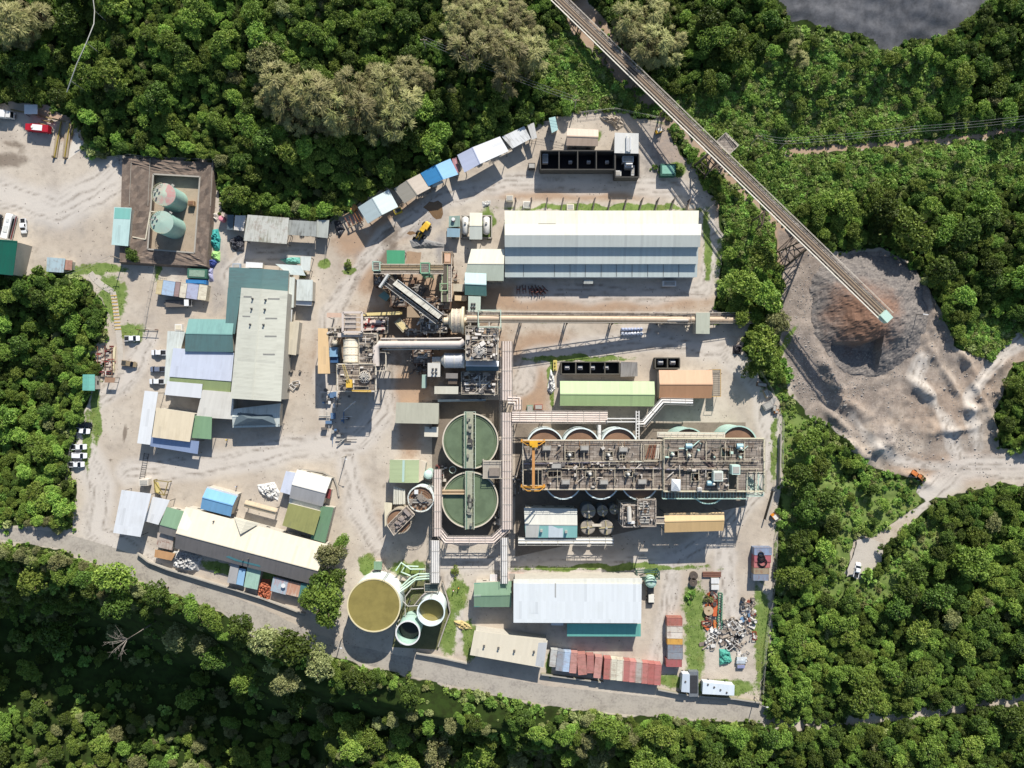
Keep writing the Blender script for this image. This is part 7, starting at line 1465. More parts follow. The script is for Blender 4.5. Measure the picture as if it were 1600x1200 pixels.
wallrun('garden_wall','pale kerb curving around the compound north east corner',[A4(1235,130),A4(1380,150),A4(1450,185),A4(1470,240),A4(1480,300)],.5,.4,CONC)
# ------------------------------------------------------------------ fences, poles, wires
def fence(label,pts,h=2.0,step=2.6,zf=None):
    q=[(WT(p) if zf else W(p,0)) for p in pts]; t=thing('wire_fence',label,'fence',tuple(q[0])); mb=MB()
    for a,b in zip(q,q[1:]):
        n=max(1,int((b-a).length/step))
        for i in range(n+1): p=a.lerp(b,i/n); MB().bar(p,p+Vector((0,0,h)),.09).build('post',STEEL,t) if i<n or b is q[-1] else None
        for k in (.15,.5,.85,.98): mb.bar(a+Vector((0,0,h*k)),b+Vector((0,0,h*k)),.04)
    mb.build('wire',STEEL,t); return t
fence('wire fence along the west side of the parked trio',[A3(165,750),A3(135,900),A3(112,1080)])
fence('wire fence along the forest side of the store row',[D8(1600,0),D8(1440,105)])
fence('wire fence east of the store row above the scrap racks',[D8(1420,100),D8(1390,480)])
fence('wire fence around the north edge of the tank bund',[A1(640,510),A1(700,492),A1(800,505),A1(1148,520)])
fence('wire fence below the tank bund',[A1(690,1050),A1(800,1065),A1(1100,1085)])
fence('wire fence beside the stepped footpath',[A2(155,380),A2(110,600),A2(95,700)])
fence('wire fence behind the generator yard scrap',[(905,178),(960,172),(1030,186)])
fence('wire fence along the haul road east of the trees',[(1180,570),(1205,610),(1222,660),(1220,760)],2)
fence('wire fence east of the scrap yard',[(1212,830),(1210,900),(1196,1000),(1190,1080)],2)
def pole(label,p,h,arm=True,lamp=False,name='power_pole',lean=0):
    c=WT(p); t=thing(name,label,'pole',tuple(c)); MB().tube([c-Vector((0,0,.4)),c+Vector((lean,0,h))],[.2,.12],10).build('shaft',M('#a39a8c',.8,0,.3,1),t)
    if arm:
        MB().box((c.x+lean,c.y,c.z+h-.6),(2.2,.14,.14)).build('crossarm',TIMB,t)
        for k in(-.9,0,.9): MB().cyl(c.x+lean+k,c.y,c.z+h-.55,c.z+h-.25,.07,n=8).build('insulator',WHITE,t)
    if lamp: MB().bar((c.x,c.y,c.z+h),(c.x+1.6,c.y-.4,c.z+h+.2),.09).build('arm',STEEL,t); MB().box((c.x+1.7,c.y-.4,c.z+h+.2),(.7,.3,.14)).build('lamp_head',WHITE,t)
    return c+Vector((lean,0,h-.25))
pa=pole('pale power pole at the forest edge north of the pinkish tan gable',(897,172),9)
pb=pole('power pole in the grass north east of the long conveyor',(1172,226),9); pc=pole('power pole on the scrub path east of the long conveyor',(1216,234),9); pd=pole('power pole beside the sandy trail above the thicket',(1405,216),9); pe=pole('power pole by the sandy trail near the right edge',(1590,198),9); pf=pole('power pole buried in the forest above the ridged row',(668,86),11)
pg=pole('power pole at the foot of the guard shed',A1(660,1050),7); ph=pole('street lamp pole by the road beside the big ochre tank',B3(20,760),8,False,True,'lamp_post')
pole('tall lamp pole standing south of the cream mill shadow',(541,712),7,False,True,'lamp_post'); pole('lamp pole at the verge of the road near the two trailers',B5(825,1110),7,False,True,'lamp_post'); pole('leaning pale pole on the scrub slope above the pad',B7(190,1072),5,False,False,'bare_pole',3)
def wire(label,a,b,n=3,sag=1.2):
    t=thing('power_line',label,'wire',tuple(a))
    for k in range(n):
        o=Vector((0,(k-(n-1)/2)*.9,0)); pts=[a.lerp(b,i/12)+o-Vector((0,0,sag*4*(i/12)*(1-i/12))) for i in range(13)]; MB().tube(pts,.035,4,False).build('cable',M('#8f8f8c',.5,0,.1,1),t)
wire('power lines from the forest pole to the generator yard pole',pf,pa); wire('short power lines between the two poles east of the conveyor',pb,pc); wire('power lines along the sandy trail through the scrub',pc,pd); wire('power lines running to the right edge above the trail',pd,pe); wire('slack service wires from the guard shed pole to the lot',pg,W(A1(360,1120),6),2,.4)
t=thing('pipeline','thin pale pipe climbing through the forest above the dusty lot','pipe',tuple(WT((165,60))))
mb=MB(); pts=[]
for p in ((170,5),(174,40),(173,60),(162,88),(148,118),(138,145),(132,162)): q=WT(p); pts.append(q+Vector((0,0,9.5)))
mb.tube(pts,.16,6).build('pipe',M('#c4c0b4',.5,0,.2,1),t)
for p in pts[1:-1:2]: MB().bar((p.x,p.y,p.z-9.8),p,.16).build('post',STEEL,t)
t=thing('gate','rusty gate frame between the car park and the inner yard','gate',tuple(W(A3(610,160),0)))
MB().bar(W(A3(552,140),1.8),W(A3(668,145),1.8),.14).bar(W(A3(552,140),.3),W(A3(668,145),.3),.12).build('leaf',STEELD,t)
for x in(552,610,668): p=W(A3(x,142),0); MB().bar(p,p+Vector((0,0,2.2)),.2).build('post',RUST,t)
# footpath with steps
t=thing('stepped_path','pale concrete path with steps climbing between the trees','steps',tuple(W(A3(415,140),0))); path=[(376,70),(398,100),(430,125),(470,150),(478,185),(485,240),(492,300),(500,370),(505,490)]
for a,b in zip(path,path[1:]): MB().bar(W(C7(*a),.02),W(C7(*b),.02),2.0,.12).build('slab',SLAB,t)
for i in range(11): p=W(C7(474+i*1.8,165+i*14),.1); MB().box((p.x,p.y,.13),(2.1,.3,.14),.05).build('step_edge',M('#c9a85a',.8,0,.4,1),t)
t=thing('scrap_rack','rusty rack full of red and white scrap by the forest','scrap rack',tuple(W(A3(335,330),0)))
for x in (290,335,380):
    mb=MB(); mb.bar(W(A3(x,245),1.6),W(A3(x,425),1.6),.16)
    for y in (245,335,425): p=W(A3(x,y),0); mb.bar(p,p+Vector((0,0,1.6)),.16)
    mb.build('rack_frame',RUST,t)
cs=['#8e3a38','#d9cfc6','#5a4a44','#a89a8c','#6d2f30','#c9b8a8']
for i in range(42): p=W(A3(random.uniform(292,380),random.uniform(242,428)),.9); MB().box((p.x,p.y,random.uniform(.2,1.7)),(random.uniform(.4,2.6),random.uniform(.2,.6),random.uniform(.1,.3)),random.choice((0,.1,1.5,.5))).build('scrap_bar',M(cs[i%6],.7,0,.4,1),t)
t=thing('timber_beam','long pale timber beside the rusty scrap rack','beam',tuple(W(A3(392,330),.3))); MB().bar(W(A3(397,250),.35),W(A3(386,408),.35),.7,.5).build('beam',M('#d8cba6',.7,0,.2,1),t)
for y in(270,390): MB().box((W(A3(392,y),0).x,W(A3(392,y),0).y,0),(1.1,.2,.1),0,0).build('block',TIMB,t)
t=thing('pipe_rack_stand','steel rack of black pipes beside the north ridged row','rack',tuple(W(D8(1560,170),0)))
for i in range(3): MB().bar(W(A6(-5+i*28,800-i*12),1.2),W(A6(30+i*26,870-i*12),1.2),.3).build('arm',RUST,t)
for a,b in (((-20,790),(60,745)),((20,870),(85,835))): mb=MB(); mb.bar(W(A6(*a),1.5),W(A6(*b),1.5),.25); mb.bar(W(A6(*a),0),W(A6(*a),1.5),.25); mb.bar(W(A6(*b),0),W(A6(*b),1.5),.25); mb.build('rack_frame',TIMB,t)
t=thing('rusty_boom','rusty orange crane boom lying beside the first ridged shed','boom',tuple(W(A6(80,770),0))); mb=MB(); truss(mb,W(A6(48,715),.8),W(A6(115,835),.8),.9,1.1,9,.16); mb.build('lattice',M('#a06a3c',.7,0,.4,1),t); MB().box((W(A6(60,735),1).x,W(A6(60,735),1).y,.9),(2.2,1.6,1.7),.9).build('boom_foot',M('#b58348',.6,0,.3,1),t)
kit('yellow_plant','yellow hydraulic plant beside the first ridged shed','machine',A6(362,752),0,(2.6,1.6,1.5),M('#c7b23c',.5,0,.3,1),.4,None,STEELD)
# service ramp
t=thing('service_ramp','yellow railed vehicle service ramp on the dusty lot','ramp',tuple(W(E5(960,560),0)))
for x0,x1 in ((840,930),(1000,1075)): a=W(E5(x1,300),.9); b=W(E5(x0+20,860),.15); MB().bar(a,b,1.5 if x0<900 else 1.9,.3).build('track',M('#a3937c',.85,0,.4,.8),t)
for a,b in (((955,300),(850,860)),((1090,330),(1010,860)),((1160,330),(1120,520))): MB().bar(W(E5(*a),1.1),W(E5(*b),.5),.28,.3).build('guide_rail',M('#a38f3c',.6,0,.4,1),t)
for a,b in (((560,195),(1160,330)),((640,270),(830,310)),((600,320),(720,355)),((170,110),(560,190))): MB().bar(W(E5(*a),.7),W(E5(*b),.7),.4,.3).build('cross_rail',M('#8a7a52',.6,0,.4,1),t)
for p in ((850,860),(1030,880),(1120,340),(820,300)): q=W(E5(*p),0); MB().box((q.x,q.y,0),(.6,.6,1.1),0,0).build('bollard',M('#6a5d4c',.8,0,.3,1),t)
# small yard machines and props
c=W(B4(1318,215),3); t=thing('dust_collector','mint green round mixer on a trailer beside the white building','mixer',(c.x,c.y,0)); MB().cyl(c.x,c.y,1.6,3.8,2.0,1.8,28).dome(c.x,c.y,3.8,1.8,.5,28,4).build('drum',MINT,t); MB().box((c.x+.4,c.y-3.6,.9),(2.2,9.5,.5)).build('trailer',STEELD,t); MB().box((c.x+.5,c.y-6.2,1.15),(1.9,2.6,1.5)).build('engine_box',M('#dcd8cc',.5,0,.2,1),t); MB().ring(c.x,c.y,3.6,3.9,1.5,1.9,28).build('hopper_ring',M('#8fb8a4',.5,0,.3,1),t)
for k in range(8): MB().bar((c.x,c.y,4.35),(c.x+1.7*math.cos(k*.785),c.y+1.7*math.sin(k*.785),3.95),.1).build('rib',GREENST,t)
l=Local((c.x+.4,c.y-4,0),0)
for y in(-3,-1.8):
    for x in(-1,1): wheel(l,t,x,y,.45,.3)
kit('pump_house_skid','dark green pump box ringed by hedge in the generator yard','pump',A7(1266,366),0,(5.2,4.0,2.6),M('#2f5a4c',.6,0,.4,1),0,None,M('#7fb09a',.5,0,.3,1))
c=W(A1(1022,745),1); kit('fuel_pump','small rusty pump box beside the pink topped tank','pump',A1(1022,745),0,(2.0,1.6,1.6),M('#b08d6a',.7,0,.4,1),0,None,M('#7d5d48',.7,0,.4,1))
c=W(D8(262,88),1); t=thing('pink_drum','bright pink water drum at the top of the tarp heaps','drum',(c.x,c.y,0)); MB().cyl(c.x,c.y,0,2.2,.95,n=24).build('shell',M('#e0838c',.5,0,.1,1),t); MB().dome(c.x,c.y,2.2,.95,.35,24,4).build('lid',M('#e8949c',.5,0,.1,1),t)
c=W(A6(748,815),3.4); t=thing('red_drum','red and white drum on the gas hut roof','drum',(c.x,c.y,3.1)); MB().cyl(c.x,c.y,3.1,4.0,.6,n=18).build('shell',M('#b9453f',.5,0,.2,1),t); MB().cyl(c.x,c.y,4.0,4.1,.62,.5,18).build('lid',WHITE,t)
c=W(A4(1133,858),3.5); t=thing('roof_dish','white dish on the patchwork shack roof','dish',(c.x,c.y,3.1)); MB().bar((c.x,c.y,3.1),(c.x,c.y,3.8),.1).build('mast',STEEL,t); MB().cyl(c.x,c.y,3.7,4.0,.25,.75,20).build('dish',WHITE,t)
for p,r,h,lb,col in ((A4(258,215),1.1,2.4,'white square water tank above the large white depot','#d8cfc0'),(A2(565,385),.8,1.2,'small blue grey scooter shed tank beside the site cabin','#8fa3b8')):
    kit('water_tank',lb,'tank',p,0,(2*r+1,2*r,h),M(col,.5,0,.3,1))
t=thing('yellow_hopper','yellow hopper frame above the white garage roof','frame',tuple(W(A4(365,245),0)))
mb=MB(); q=[W(A4(*p),2.2) for p in((322,200),(412,212),(385,296),(330,275))]
for p in q: mb.bar((p.x,p.y,0),p,.22)
mb.path(q+[q[0]],.25); mb.bar(q[0],q[2],.2); mb.build('frame',M('#8f7f4c',.6,0,.4,1),t); MB().prism([W(A4(*p),2) for p in((318,205),(350,215),(365,270),(340,285))],1.9,2.1).build('sheet',M('#c9b878',.6,0,.4,1),t)
for a,b in (((248,60),(235,190)),((275,70),(262,190))): pass
t=thing('steel_ladder','thin steel ladder lying across the yard above the white depot','ladder',tuple(W(A4(255,120),.1))); mb=MB(); mb.bar(W(A4(262,30),.12),W(A4(232,195),.12),.14,.1); mb.bar(W(A4(290,35),.12),W(A4(262,195),.12),.14,.1)
for k in range(12): mb.bar(W(A4(262-k*2.6,35+k*14),.14),W(A4(288-k*2.4,40+k*13.5),.14),.08)
mb.build('ladder',STEELD,t)
# white trailers on the south verge
def cabin(label,f,P,h,mat,n=3):
    q=[W(f(*p),h) for p in P]; c=sum(q,Vector())/4; t=thing('site_trailer',label,'trailer',(c.x,c.y,0)); mb=MB(); mb.panel(q[0],q[1],q[2],q[3],th=.15); mb.build('roof',mat,t); MB().prism([p.lerp(c,.03) for p in q],.6,h-.15).build('body',M('#c9cdce',.5,0,.2,1),t)
    for i in range(n): p=q[0].lerp(q[2],(i+.8)/(n+1)); MB().cyl(p.x,p.y,h-.05,h+.3,.3,n=10).build('roof_vent',STEELD,t)
    d=(q[1]-q[0]).normalized(); 
    for k in(.2,.8):
        for sd in (0,1): p=q[0].lerp(q[1],k) if not sd else q[3].lerp(q[2],k); p=p.lerp(c,.12); MB().tube([(p.x-.2,p.y,.45),(p.x+.2,p.y,.45)],.45,12).build('wheel',TYRE,t)
    return t
cabin('pale blue white trailer with round vents on the south verge',B5,[(490,1018),(695,1038),(692,1105),(486,1094)],3.4,ROOF('#cfd8de','#b0b6b8',.3),4)
cabin('upright grey trailer at the left of the south verge',B5,[(358,965),(405,966),(404,1086),(350,1080)],3.4,ROOF('#b9c3cc','#98a0a6',.3),1)
kit('generator_set','black and grey generator between the two verge trailers','generator',B5(430,1030),0,(3.2,9.5*.9,1.8),M('#6f7478',.6,0,.5,1),0,None,M('#3a3b3e',.6,0,.4,1))
# ------------------------------------------------------------------ scrap yard: each piece lifted on its own
def prop(kind,p,s,col,rz,label,group):
    c=W(p,.3); t=None; m=M(col,.7,0,.45,1.2)
    if kind=='crate': t=thing('scrap_crate',label,'crate',(c.x,c.y,0),rz,group); l=Local((c.x,c.y,0),rz); l(MB().box((0,0,0),(s,s*.7,s*.5),0,.1)).build('box',m,t); l(MB().box((0,0,0),(s*1.05,s*.1,.1),0,0).box((0,s*.3,0),(s*1.05,s*.1,.1),0,0)).build('pallet',TIMB,t)
    elif kind=='drum': t=thing('scrap_drum',label,'drum',(c.x,c.y,0),rz,group); l=Local((c.x,c.y,0),rz); l(MB().cyl(0,0,0,s*.9,s*.45,n=16)).build('shell',m,t); l(MB().ring(0,0,s*.85,s*.95,s*.35,s*.47,16)).build('rim',STEELD,t)
    elif kind=='pipe': t=thing('scrap_pipe',label,'pipe',(c.x,c.y,0),rz,group); l=Local((c.x,c.y,0),rz); l(MB().tube([(-s,0,.3),(s,0,.3)],.28,10)).build('pipe',m,t); l(MB().tube([(s-.1,0,.3),(s+.05,0,.3)],.42,12)).build('flange',STEELD,t)
    elif kind=='sheet': t=thing('scrap_sheet',label,'sheet',(c.x,c.y,0),rz,group); l=Local((c.x,c.y,0),rz); l(MB().panel((-s,s*.5,.5),(s,s*.5,.45),(s,-s*.5,.2),(-s,-s*.5,.25),th=.06)).build('sheet',ROOF(col,'#7a6a5c',.6,rust=.3),t); l(MB().box((0,0,0),(s*1.2,.2,.15),0,0)).build('bearer',TIMB,t)
    elif kind=='tyre': t=thing('old_tyre',label,'tyre',(c.x,c.y,0),rz,group); MB().ring(c.x,c.y,0,.35,s*.3,s*.62,20).build('tyre',TYRE,t)
    elif kind=='frame':
        t=thing('steel_cage',label,'frame',(c.x,c.y,0),rz,group); l=Local((c.x,c.y,0),rz); mb=MB()
        for z in(.1,s*.6): mb.path([(-s,-s*.5,z),(s,-s*.5,z),(s,s*.5,z),(-s,s*.5,z),(-s,-s*.5,z)],.16)
        for x in(-s,s):
            for y in(-s*.5,s*.5): mb.bar((x,y,0),(x,y,s*.6),.16)
        l(mb).build('frame',m,t)
    return t
SCR='scrap pieces in the south east yard'
cn={'#8d4a38':'rust brown','#d8d4cc':'dirty white','#c96a3c':'orange','#3f6f5a':'green','#6a7f96':'blue grey','#9c8f80':'tan','#4a4644':'dark grey','#e6e2da':'bright white','#a8a39c':'grey','#5f7f9c':'dusty blue','#7f9f94':'mint'}
zones=[('beside the lawn edge',95,240,215,640,40,['#8d4a38','#c96a3c','#9c8f80','#d8d4cc','#4a4644','#8d4a38']),('in the heart of the scrap yard',215,560,520,860,80,['#d8d4cc','#e6e2da','#a8a39c','#4a4644','#9c8f80','#9c8f80','#d8d4cc']),('in the east rows of the scrap yard',490,320,630,760,46,['#4a4644','#d8d4cc','#9c8f80','#a8a39c','#5f7f9c','#d8d4cc','#9c8f80','#8d4a38']),('at the foot of the scrap yard',60,640,200,870,14,['#d8d4cc','#9c8f80','#e6e2da']),('under the row of white sheets',440,900,560,1080,10,['#a8a39c','#d8d4cc'])]
for zn,x0,y0,x1,y1,n,cs in zones:
    for i in range(n):
        k=random.choice(['crate','drum','pipe','sheet','frame','crate','tyre'] if 'heart' in zn else ['crate','pipe','sheet','frame','drum']); col=random.choice(cs); sz=random.uniform(.7,1.5); w={'crate':'crate','drum':'drum','pipe':'flanged pipe','sheet':'metal sheet','frame':'open cage','tyre':'old tyre'}[k]
        px,py=random.uniform(x0,x1),random.uniform(y0,y1); zx='left' if px<x0+(x1-x0)/3 else 'right' if px>x1-(x1-x0)/3 else 'middle'; zy='upper' if py<(y0+y1)/2 else 'lower'; size='small' if sz<.95 else 'mid sized' if sz<1.25 else 'large'
        prop(k,E3(px,py),sz,col,random.uniform(0,3.14),'%s %s %s %s, %s %s'%(size,'black' if k=='tyre' else cn[col],w,zn,zy,zx),SCR)
for x,y,sx,sy,col,lb in [(195,125,90,60,'#e9e8e4','upper white roof panels stacked at the scrap yard mouth'),(195,195,85,55,'#dedcd6','lower white roof panels stacked at the scrap yard mouth'),(490,985,110,40,'#d9dcda','grey white sheets at the foot of the scrap yard'),(480,1020,100,36,'#bcc4c8','blue grey sheets at the foot of the scrap yard'),(480,1070,80,36,'#8f94b8','lilac sheet at the foot of the scrap yard')]:
    shed('panel_stack',lb,rect(E3,x-sx/2,y-sy/2,x+sx/2,y+sy/2),1.2,1.1,ROOF(col,'#8f8a84',.4),'panel stack',win=0,over=.02)
for y,lb in((32,'upper rust brown beam across the scrap yard mouth'),(52,'middle rust brown beam across the scrap yard mouth'),(72,'lower rust brown beam across the scrap yard mouth')):
    t=thing('rusty_beam',lb,'beam',tuple(W(E3(160,y),0))); MB().bar(W(E3(55,y),.45),W(E3(258,y+2),.45),.5,.4).build('beam',M('#7a5648',.8,0,.4,1),t); MB().box((W(E3(160,y),0).x,W(E3(160,y),0).y,.12),(.3,.9,.24)).build('block',TIMB,t)
t=thing('green_truss','long green steel truss lying along the scrap yard lane','truss',tuple(W(E3(245,430),0))); mb=MB(); truss(mb,W(E3(248,255),.2),W(E3(236,650),.2),.9,1.3,14,.16); mb.build('truss',M('#4f8a6c',.6,0,.3,1),t)
t=thing('orange_boom','orange steel boom lying beside the green truss','boom',tuple(W(E3(190,470),0))); MB().bar(W(E3(195,395),.5),W(E3(185,510),.5),1.3,.8).build('boom',M('#c8663c',.6,0,.4,1),t); MB().bar(W(E3(185,560),.4),W(E3(190,640),.4),.8,.6).build('boom_tip',M('#c27a45',.6,0,.4,1),t)
t=thing('cable_reel','big wooden cable reel beside the lawn','reel',tuple(W(E3(118,450),0))); c=W(E3(118,450),.6)
MB().cyl(c.x,c.y,0,.15,1.6,n=28).build('flange',TIMB,t); MB().cyl(c.x,c.y,.15,1.0,.9,n=24).build('core',M('#8d7a58',.8,0,.3,1),t); MB().ring(c.x,c.y,1.0,1.15,.35,1.6,28).build('flange',M('#b7a184',.8,0,.4,1),t)
for x,y,lb in((432,330,'upper dark reel at the corner of the lawn'),(428,372,'lower dark reel at the corner of the lawn')):
    c=W(B5(x,y),1); t=thing('hose_reel',lb,'reel',(c.x,c.y,0)); MB().cyl(c.x,c.y,0,.12,1.4,n=24).cyl(c.x,c.y,.12,.9,.8,n=20).build('core',M('#6a5f54',.8,0,.4,1),t); MB().ring(c.x,c.y,.9,1.02,.4,1.4,24).build('flange',M('#5a5048',.8,0,.4,1),t)
for i in range(8): 
    prop(['crate','drum','frame'][i%3],A2(random.uniform(825,910),random.uniform(915,1035)),random.uniform(.8,1.4),['#5d5850','#8f867a','#d5d0c8'][i%3],random.uniform(0,3),'%s %s beside the tall workshop east wall, piece near %s'%(['dark','brown','pale'][i%3],['crate','drum','frame'][i%3],['the track','the wall','the gully','the beige office','the corner','the drain','the lamp','the rubble'][i]),'loose stores beside the tall workshop')
for i in range(14): 
    x=500+i%9*11; t=thing('pulley_frame','rusty conveyor roller frame in the row below the stepped warehouse','roller frame',tuple(W(A7(x,1022),0)),0,'roller frames below the stepped warehouse') if 0 else None
for i,(x,y) in enumerate([(452,1018),(484,1015),(518,1018),(530,1028),(543,1014),(556,1030),(566,1018),(578,1026),(592,1016)]):
    p=W(A7(x,y),.5); t=thing('roller_frame','rusty roller frame standing in the row below the stepped warehouse','roller frame',(p.x,p.y,0),.1*i,'roller frames below the stepped warehouse'); l=Local((p.x,p.y,0),.1*i)
    for s in(-.5,.5): l(MB().bar((s,-1.4,.1),(s,1.4,.1),.2).bar((s,-1.2,0),(s,-1.2,1.1),.18).bar((s,1.2,0),(s,1.2,1.1),.18)).build('side_frame',M('#5e3a34',.8,0,.4,1),t)
    l(MB().tube([(-.5,0,.9),(.5,0,.9)],.25,12)).build('roller',M('#7a5048',.7,0,.4,1),t)
for x,lb in ((1273,'white skip box in the warehouse shadow'),): kit('white_skip',lb,'skip',A7(x,984),0,(4.6,1.8,1.6),WHITE)
for x,y,lb,col in ((498,553,'white cabinet by the first frames of the stepped warehouse','#e4e0d4'),(735,568,'cream double cabinet by the middle frames of the stepped warehouse','#dcd2b8'),(1395,566,'tan cabinet by the last frame of the stepped warehouse','#cbb59a'),(405,520,'cream pump unit at the warehouse north west corner','#cfc4ae'),(525,345,'dark bin beside the first dark transformer bay','#3f3b38')):
    kit('yard_cabinet',lb,'cabinet',A7(x,y),0,(2.4,2.0,1.8),M(col,.6,0,.3,1))
for x,lb in ((1075,'left'),(1040,'right')): pass
t=thing('white_bag_row','row of white bulk bags beside the long conveyor','bags',tuple(W(A8(1535,345),0)))
for i in range(14):
    p=W(A8(1465+(i%7)*24,322+(i//7)*34),.6); MB().box((p.x,p.y,0),(1.0,1.0,.9),.2*i,0).dome(p.x,p.y,.9,.5,.3,10,3).build('bag',M('#dfe2e8' if i//7 else '#aab2c8',.7,0,.2,1),t)
t=thing('yellow_gas_rack','small yellow rack on grass west of the four bay enclosure','rack',tuple(W(A8(935,605),0))); MB().box((W(A8(935,605),0).x,W(A8(935,605),0).y,0),(1.3,3.6,1.2),0,0).build('rack',M('#cdbb6c',.6,0,.3,1),t)
for k in range(3): q=W(A8(935,580+k*25),0); MB().cyl(q.x,q.y,1.2,1.6,.3,n=10).build('bottle',M('#b9a85c',.5,0,.2,1),t)
kit('brick_box','brick red valve box by the rack corner','box',A8(808,930),0,(2.8,1.9,1.4),M('#9a6a5c',.8,0,.3,1)); kit('pallet_stack','green pallet stack beside the brick red valve box','pallets',A8(740,940),0,(2.0,2.2,1.0),M('#7f9a84',.8,0,.5,1))
for i in range(7):
    kit('marker_crate','%s crate by the boulders of the haul road bend'%['orange','grey','pale grey','dark grey','tan','white','brown'][i],'crate',B6(*[(1275,890),(1200,840),(1240,800),(1255,860),(1190,735),(1090,580),(1150,660)][i]),0,[(1.4,1.2,1),(3.2,2.4,1.2),(2.6,1.6,.8),(2.2,1.2,1),(3,1.6,.9),(1.4,1,.8),(3.6,1.4,.8)][i],M(['#c97a34','#8f8c88','#a9a6a0','#6a6764','#a39078','#cfccc4','#7a6656'][i],.8,0,.4,1),.5*i)
# people: one worker walking by the sage shed, two in orange by the tank yard
def person(label,p,rz,top,legs,hat,step=.25):
    c=W(p,0); t=thing('person',label,'person',tuple(c),rz)
    J=[(0,0,.95),(0,0,1.2),(0,0,1.42),(.02,0,1.52),(.03,0,1.66),(0,.1,.9),(step,.1,.5),(step-.1,.1,.06),(step+.1,.1,.03),(0,-.1,.9),(-step*.6,-.1,.5),(-step-.15,-.1,.1),(-step,-.1,.04),(0,.2,1.42),(-.08,.25,1.15),(.05,.27,.92),(0,-.2,1.42),(.1,-.25,1.15),(.25,-.26,.95)]
    E=[(0,1),(1,2),(2,3),(3,4),(0,5),(5,6),(6,7),(7,8),(0,9),(9,10),(10,11),(11,12),(2,13),(13,14),(14,15),(2,16),(16,17),(17,18)]; Rr=[.14,.15,.16,.06,.105,.1,.07,.045,.04,.1,.07,.045,.04,.075,.05,.035,.075,.05,.035]
    me=bpy.data.meshes.new('body'); me.from_pydata(J,E,[]); o=bpy.data.objects.new('body',me); COL.objects.link(o); o.parent=t; md=o.modifiers.new('skin','SKIN'); sv=me.skin_vertices.new() if not me.skin_vertices else me.skin_vertices[0]
    layer=me.skin_vertices[0]
    for i,r in enumerate(Rr): layer.data[i].radius=(r,r)
    layer.data[0].use_root=True; o.modifiers.new('sub','SUBSURF').levels=1; me.materials.append(M('#8a5f48',.6,0,.1,2))
    l=Local(tuple(c),rz); l(MB().tube([(0,0,.93),(0,0,1.2),(0,0,1.46)],[.19,.21,.2],12)).build('vest',M(top,.7,0,.1,2),t); l(MB().dome(.03,0,1.66,.15,.15,12,4).cyl(.03,0,1.64,1.67,.19,n=12)).build('hard_hat',M(hat,.4,0,.1,2),t)
    for a in((5,6,7),(9,10,11)): l(MB().tube([Vector(J[k])+Vector((0,0,.03)) for k in a],[.12,.09,.075],8)).build('trouser_leg',M(legs,.8,0,.1,2),t)
person('worker in yellow vest walking below the sage green square roof',A3(1103,828),.5,'#c9c13c','#2f3a55','#e6c02c')
person('worker in orange vest on the left of the pair by the tank yard',E2(712,490),-1.2,'#d3673c','#2c3448','#e9e9e4'); person('worker in orange vest on the right of the pair by the tank yard',E2(775,460),-.9,'#cf6f4a','#3a3f4a','#e6c02c')
person('worker in blue standing by the rubble above the sky blue house',A4(842,240),.4,'#4a6a9a','#2f3444','#e9e9e4')

# crumbs, stones and offcuts along walls and yard edges: uncountable
def yard_rubble():
    rnd=np.random.default_rng(31); x=rnd.uniform(0,1215,26000); y=rnd.uniform(180,1110,26000); d=sdf(CLEAR,x,y); g=vnoise(x,y,40,3)
    ok=(d>1)&((d<14)&(rnd.random(26000)<.5)|(g>.22)&(rnd.random(26000)<.5)|(rnd.random(26000)<.05)); x=x[ok];y=y[ok]; mb=MB()
    for a,b in zip(x,y):
        p=W((a,b),0); r=rnd.uniform(.08,.28); q=rnd.uniform(.6,1.3,5)
        mb.mesh([(p.x+r*q[0],p.y,-.02),(p.x,p.y+r*q[1],-.02),(p.x-r*q[2],p.y,-.02),(p.x,p.y-r*q[3],-.02),(p.x+.1*r,p.y,r*.7*q[4])],[(0,1,4),(1,2,4),(2,3,4),(3,0,4)])
    tag(mb.build('yard_rubble',M('#8f857a',.9,0,.7,.5,'#4a433c')),'crumbled stones and offcuts scattered over the yard','rubble',None,'stuff')
yard_rubble()
# ------------------------------------------------------------------ jungle
def LEAF(c1,c2,tr=.25):
    m,nt,b=nodes('foliage'); oi=nd(nt,'ShaderNodeObjectInfo'); at=nd(nt,'ShaderNodeAttribute'); at.attribute_name='leaf_tone'
    o=mixc(nt,at.outputs['Fac'],lin(c1),lin(c2)); hs=nd(nt,'ShaderNodeHueSaturation'); nt.links.new(o,hs.inputs['Color'])
    mr=nd(nt,'ShaderNodeMapRange'); nt.links.new(oi.outputs['Random'],mr.inputs[0]); mr.inputs[3].default_value=.7; mr.inputs[4].default_value=1.42; nt.links.new(mr.outputs[0],hs.inputs['Value'])
    m2=nd(nt,'ShaderNodeMapRange'); nt.links.new(oi.outputs['Random'],m2.inputs[0]); m2.inputs[3].default_value=.475; m2.inputs[4].default_value=.51; nt.links.new(m2.outputs[0],hs.inputs['Hue'])
    nt.links.new(hs.outputs[0],b.inputs['Base Color']); b.inputs['Roughness'].default_value=.55; b.inputs['Specular IOR Level'].default_value=.25
    tb=nd(nt,'ShaderNodeBsdfTranslucent'); nt.links.new(hs.outputs[0],tb.inputs[0]); mx=nd(nt,'ShaderNodeMixShader'); mx.inputs[0].default_value=tr; nt.links.new(b.outputs[0],mx.inputs[1]); nt.links.new(tb.outputs[0],mx.inputs[2])
    out=[n for n in nt.nodes if n.type=='OUTPUT_MATERIAL'][0]; nt.links.new(mx.outputs[0],out.inputs[0]); return m
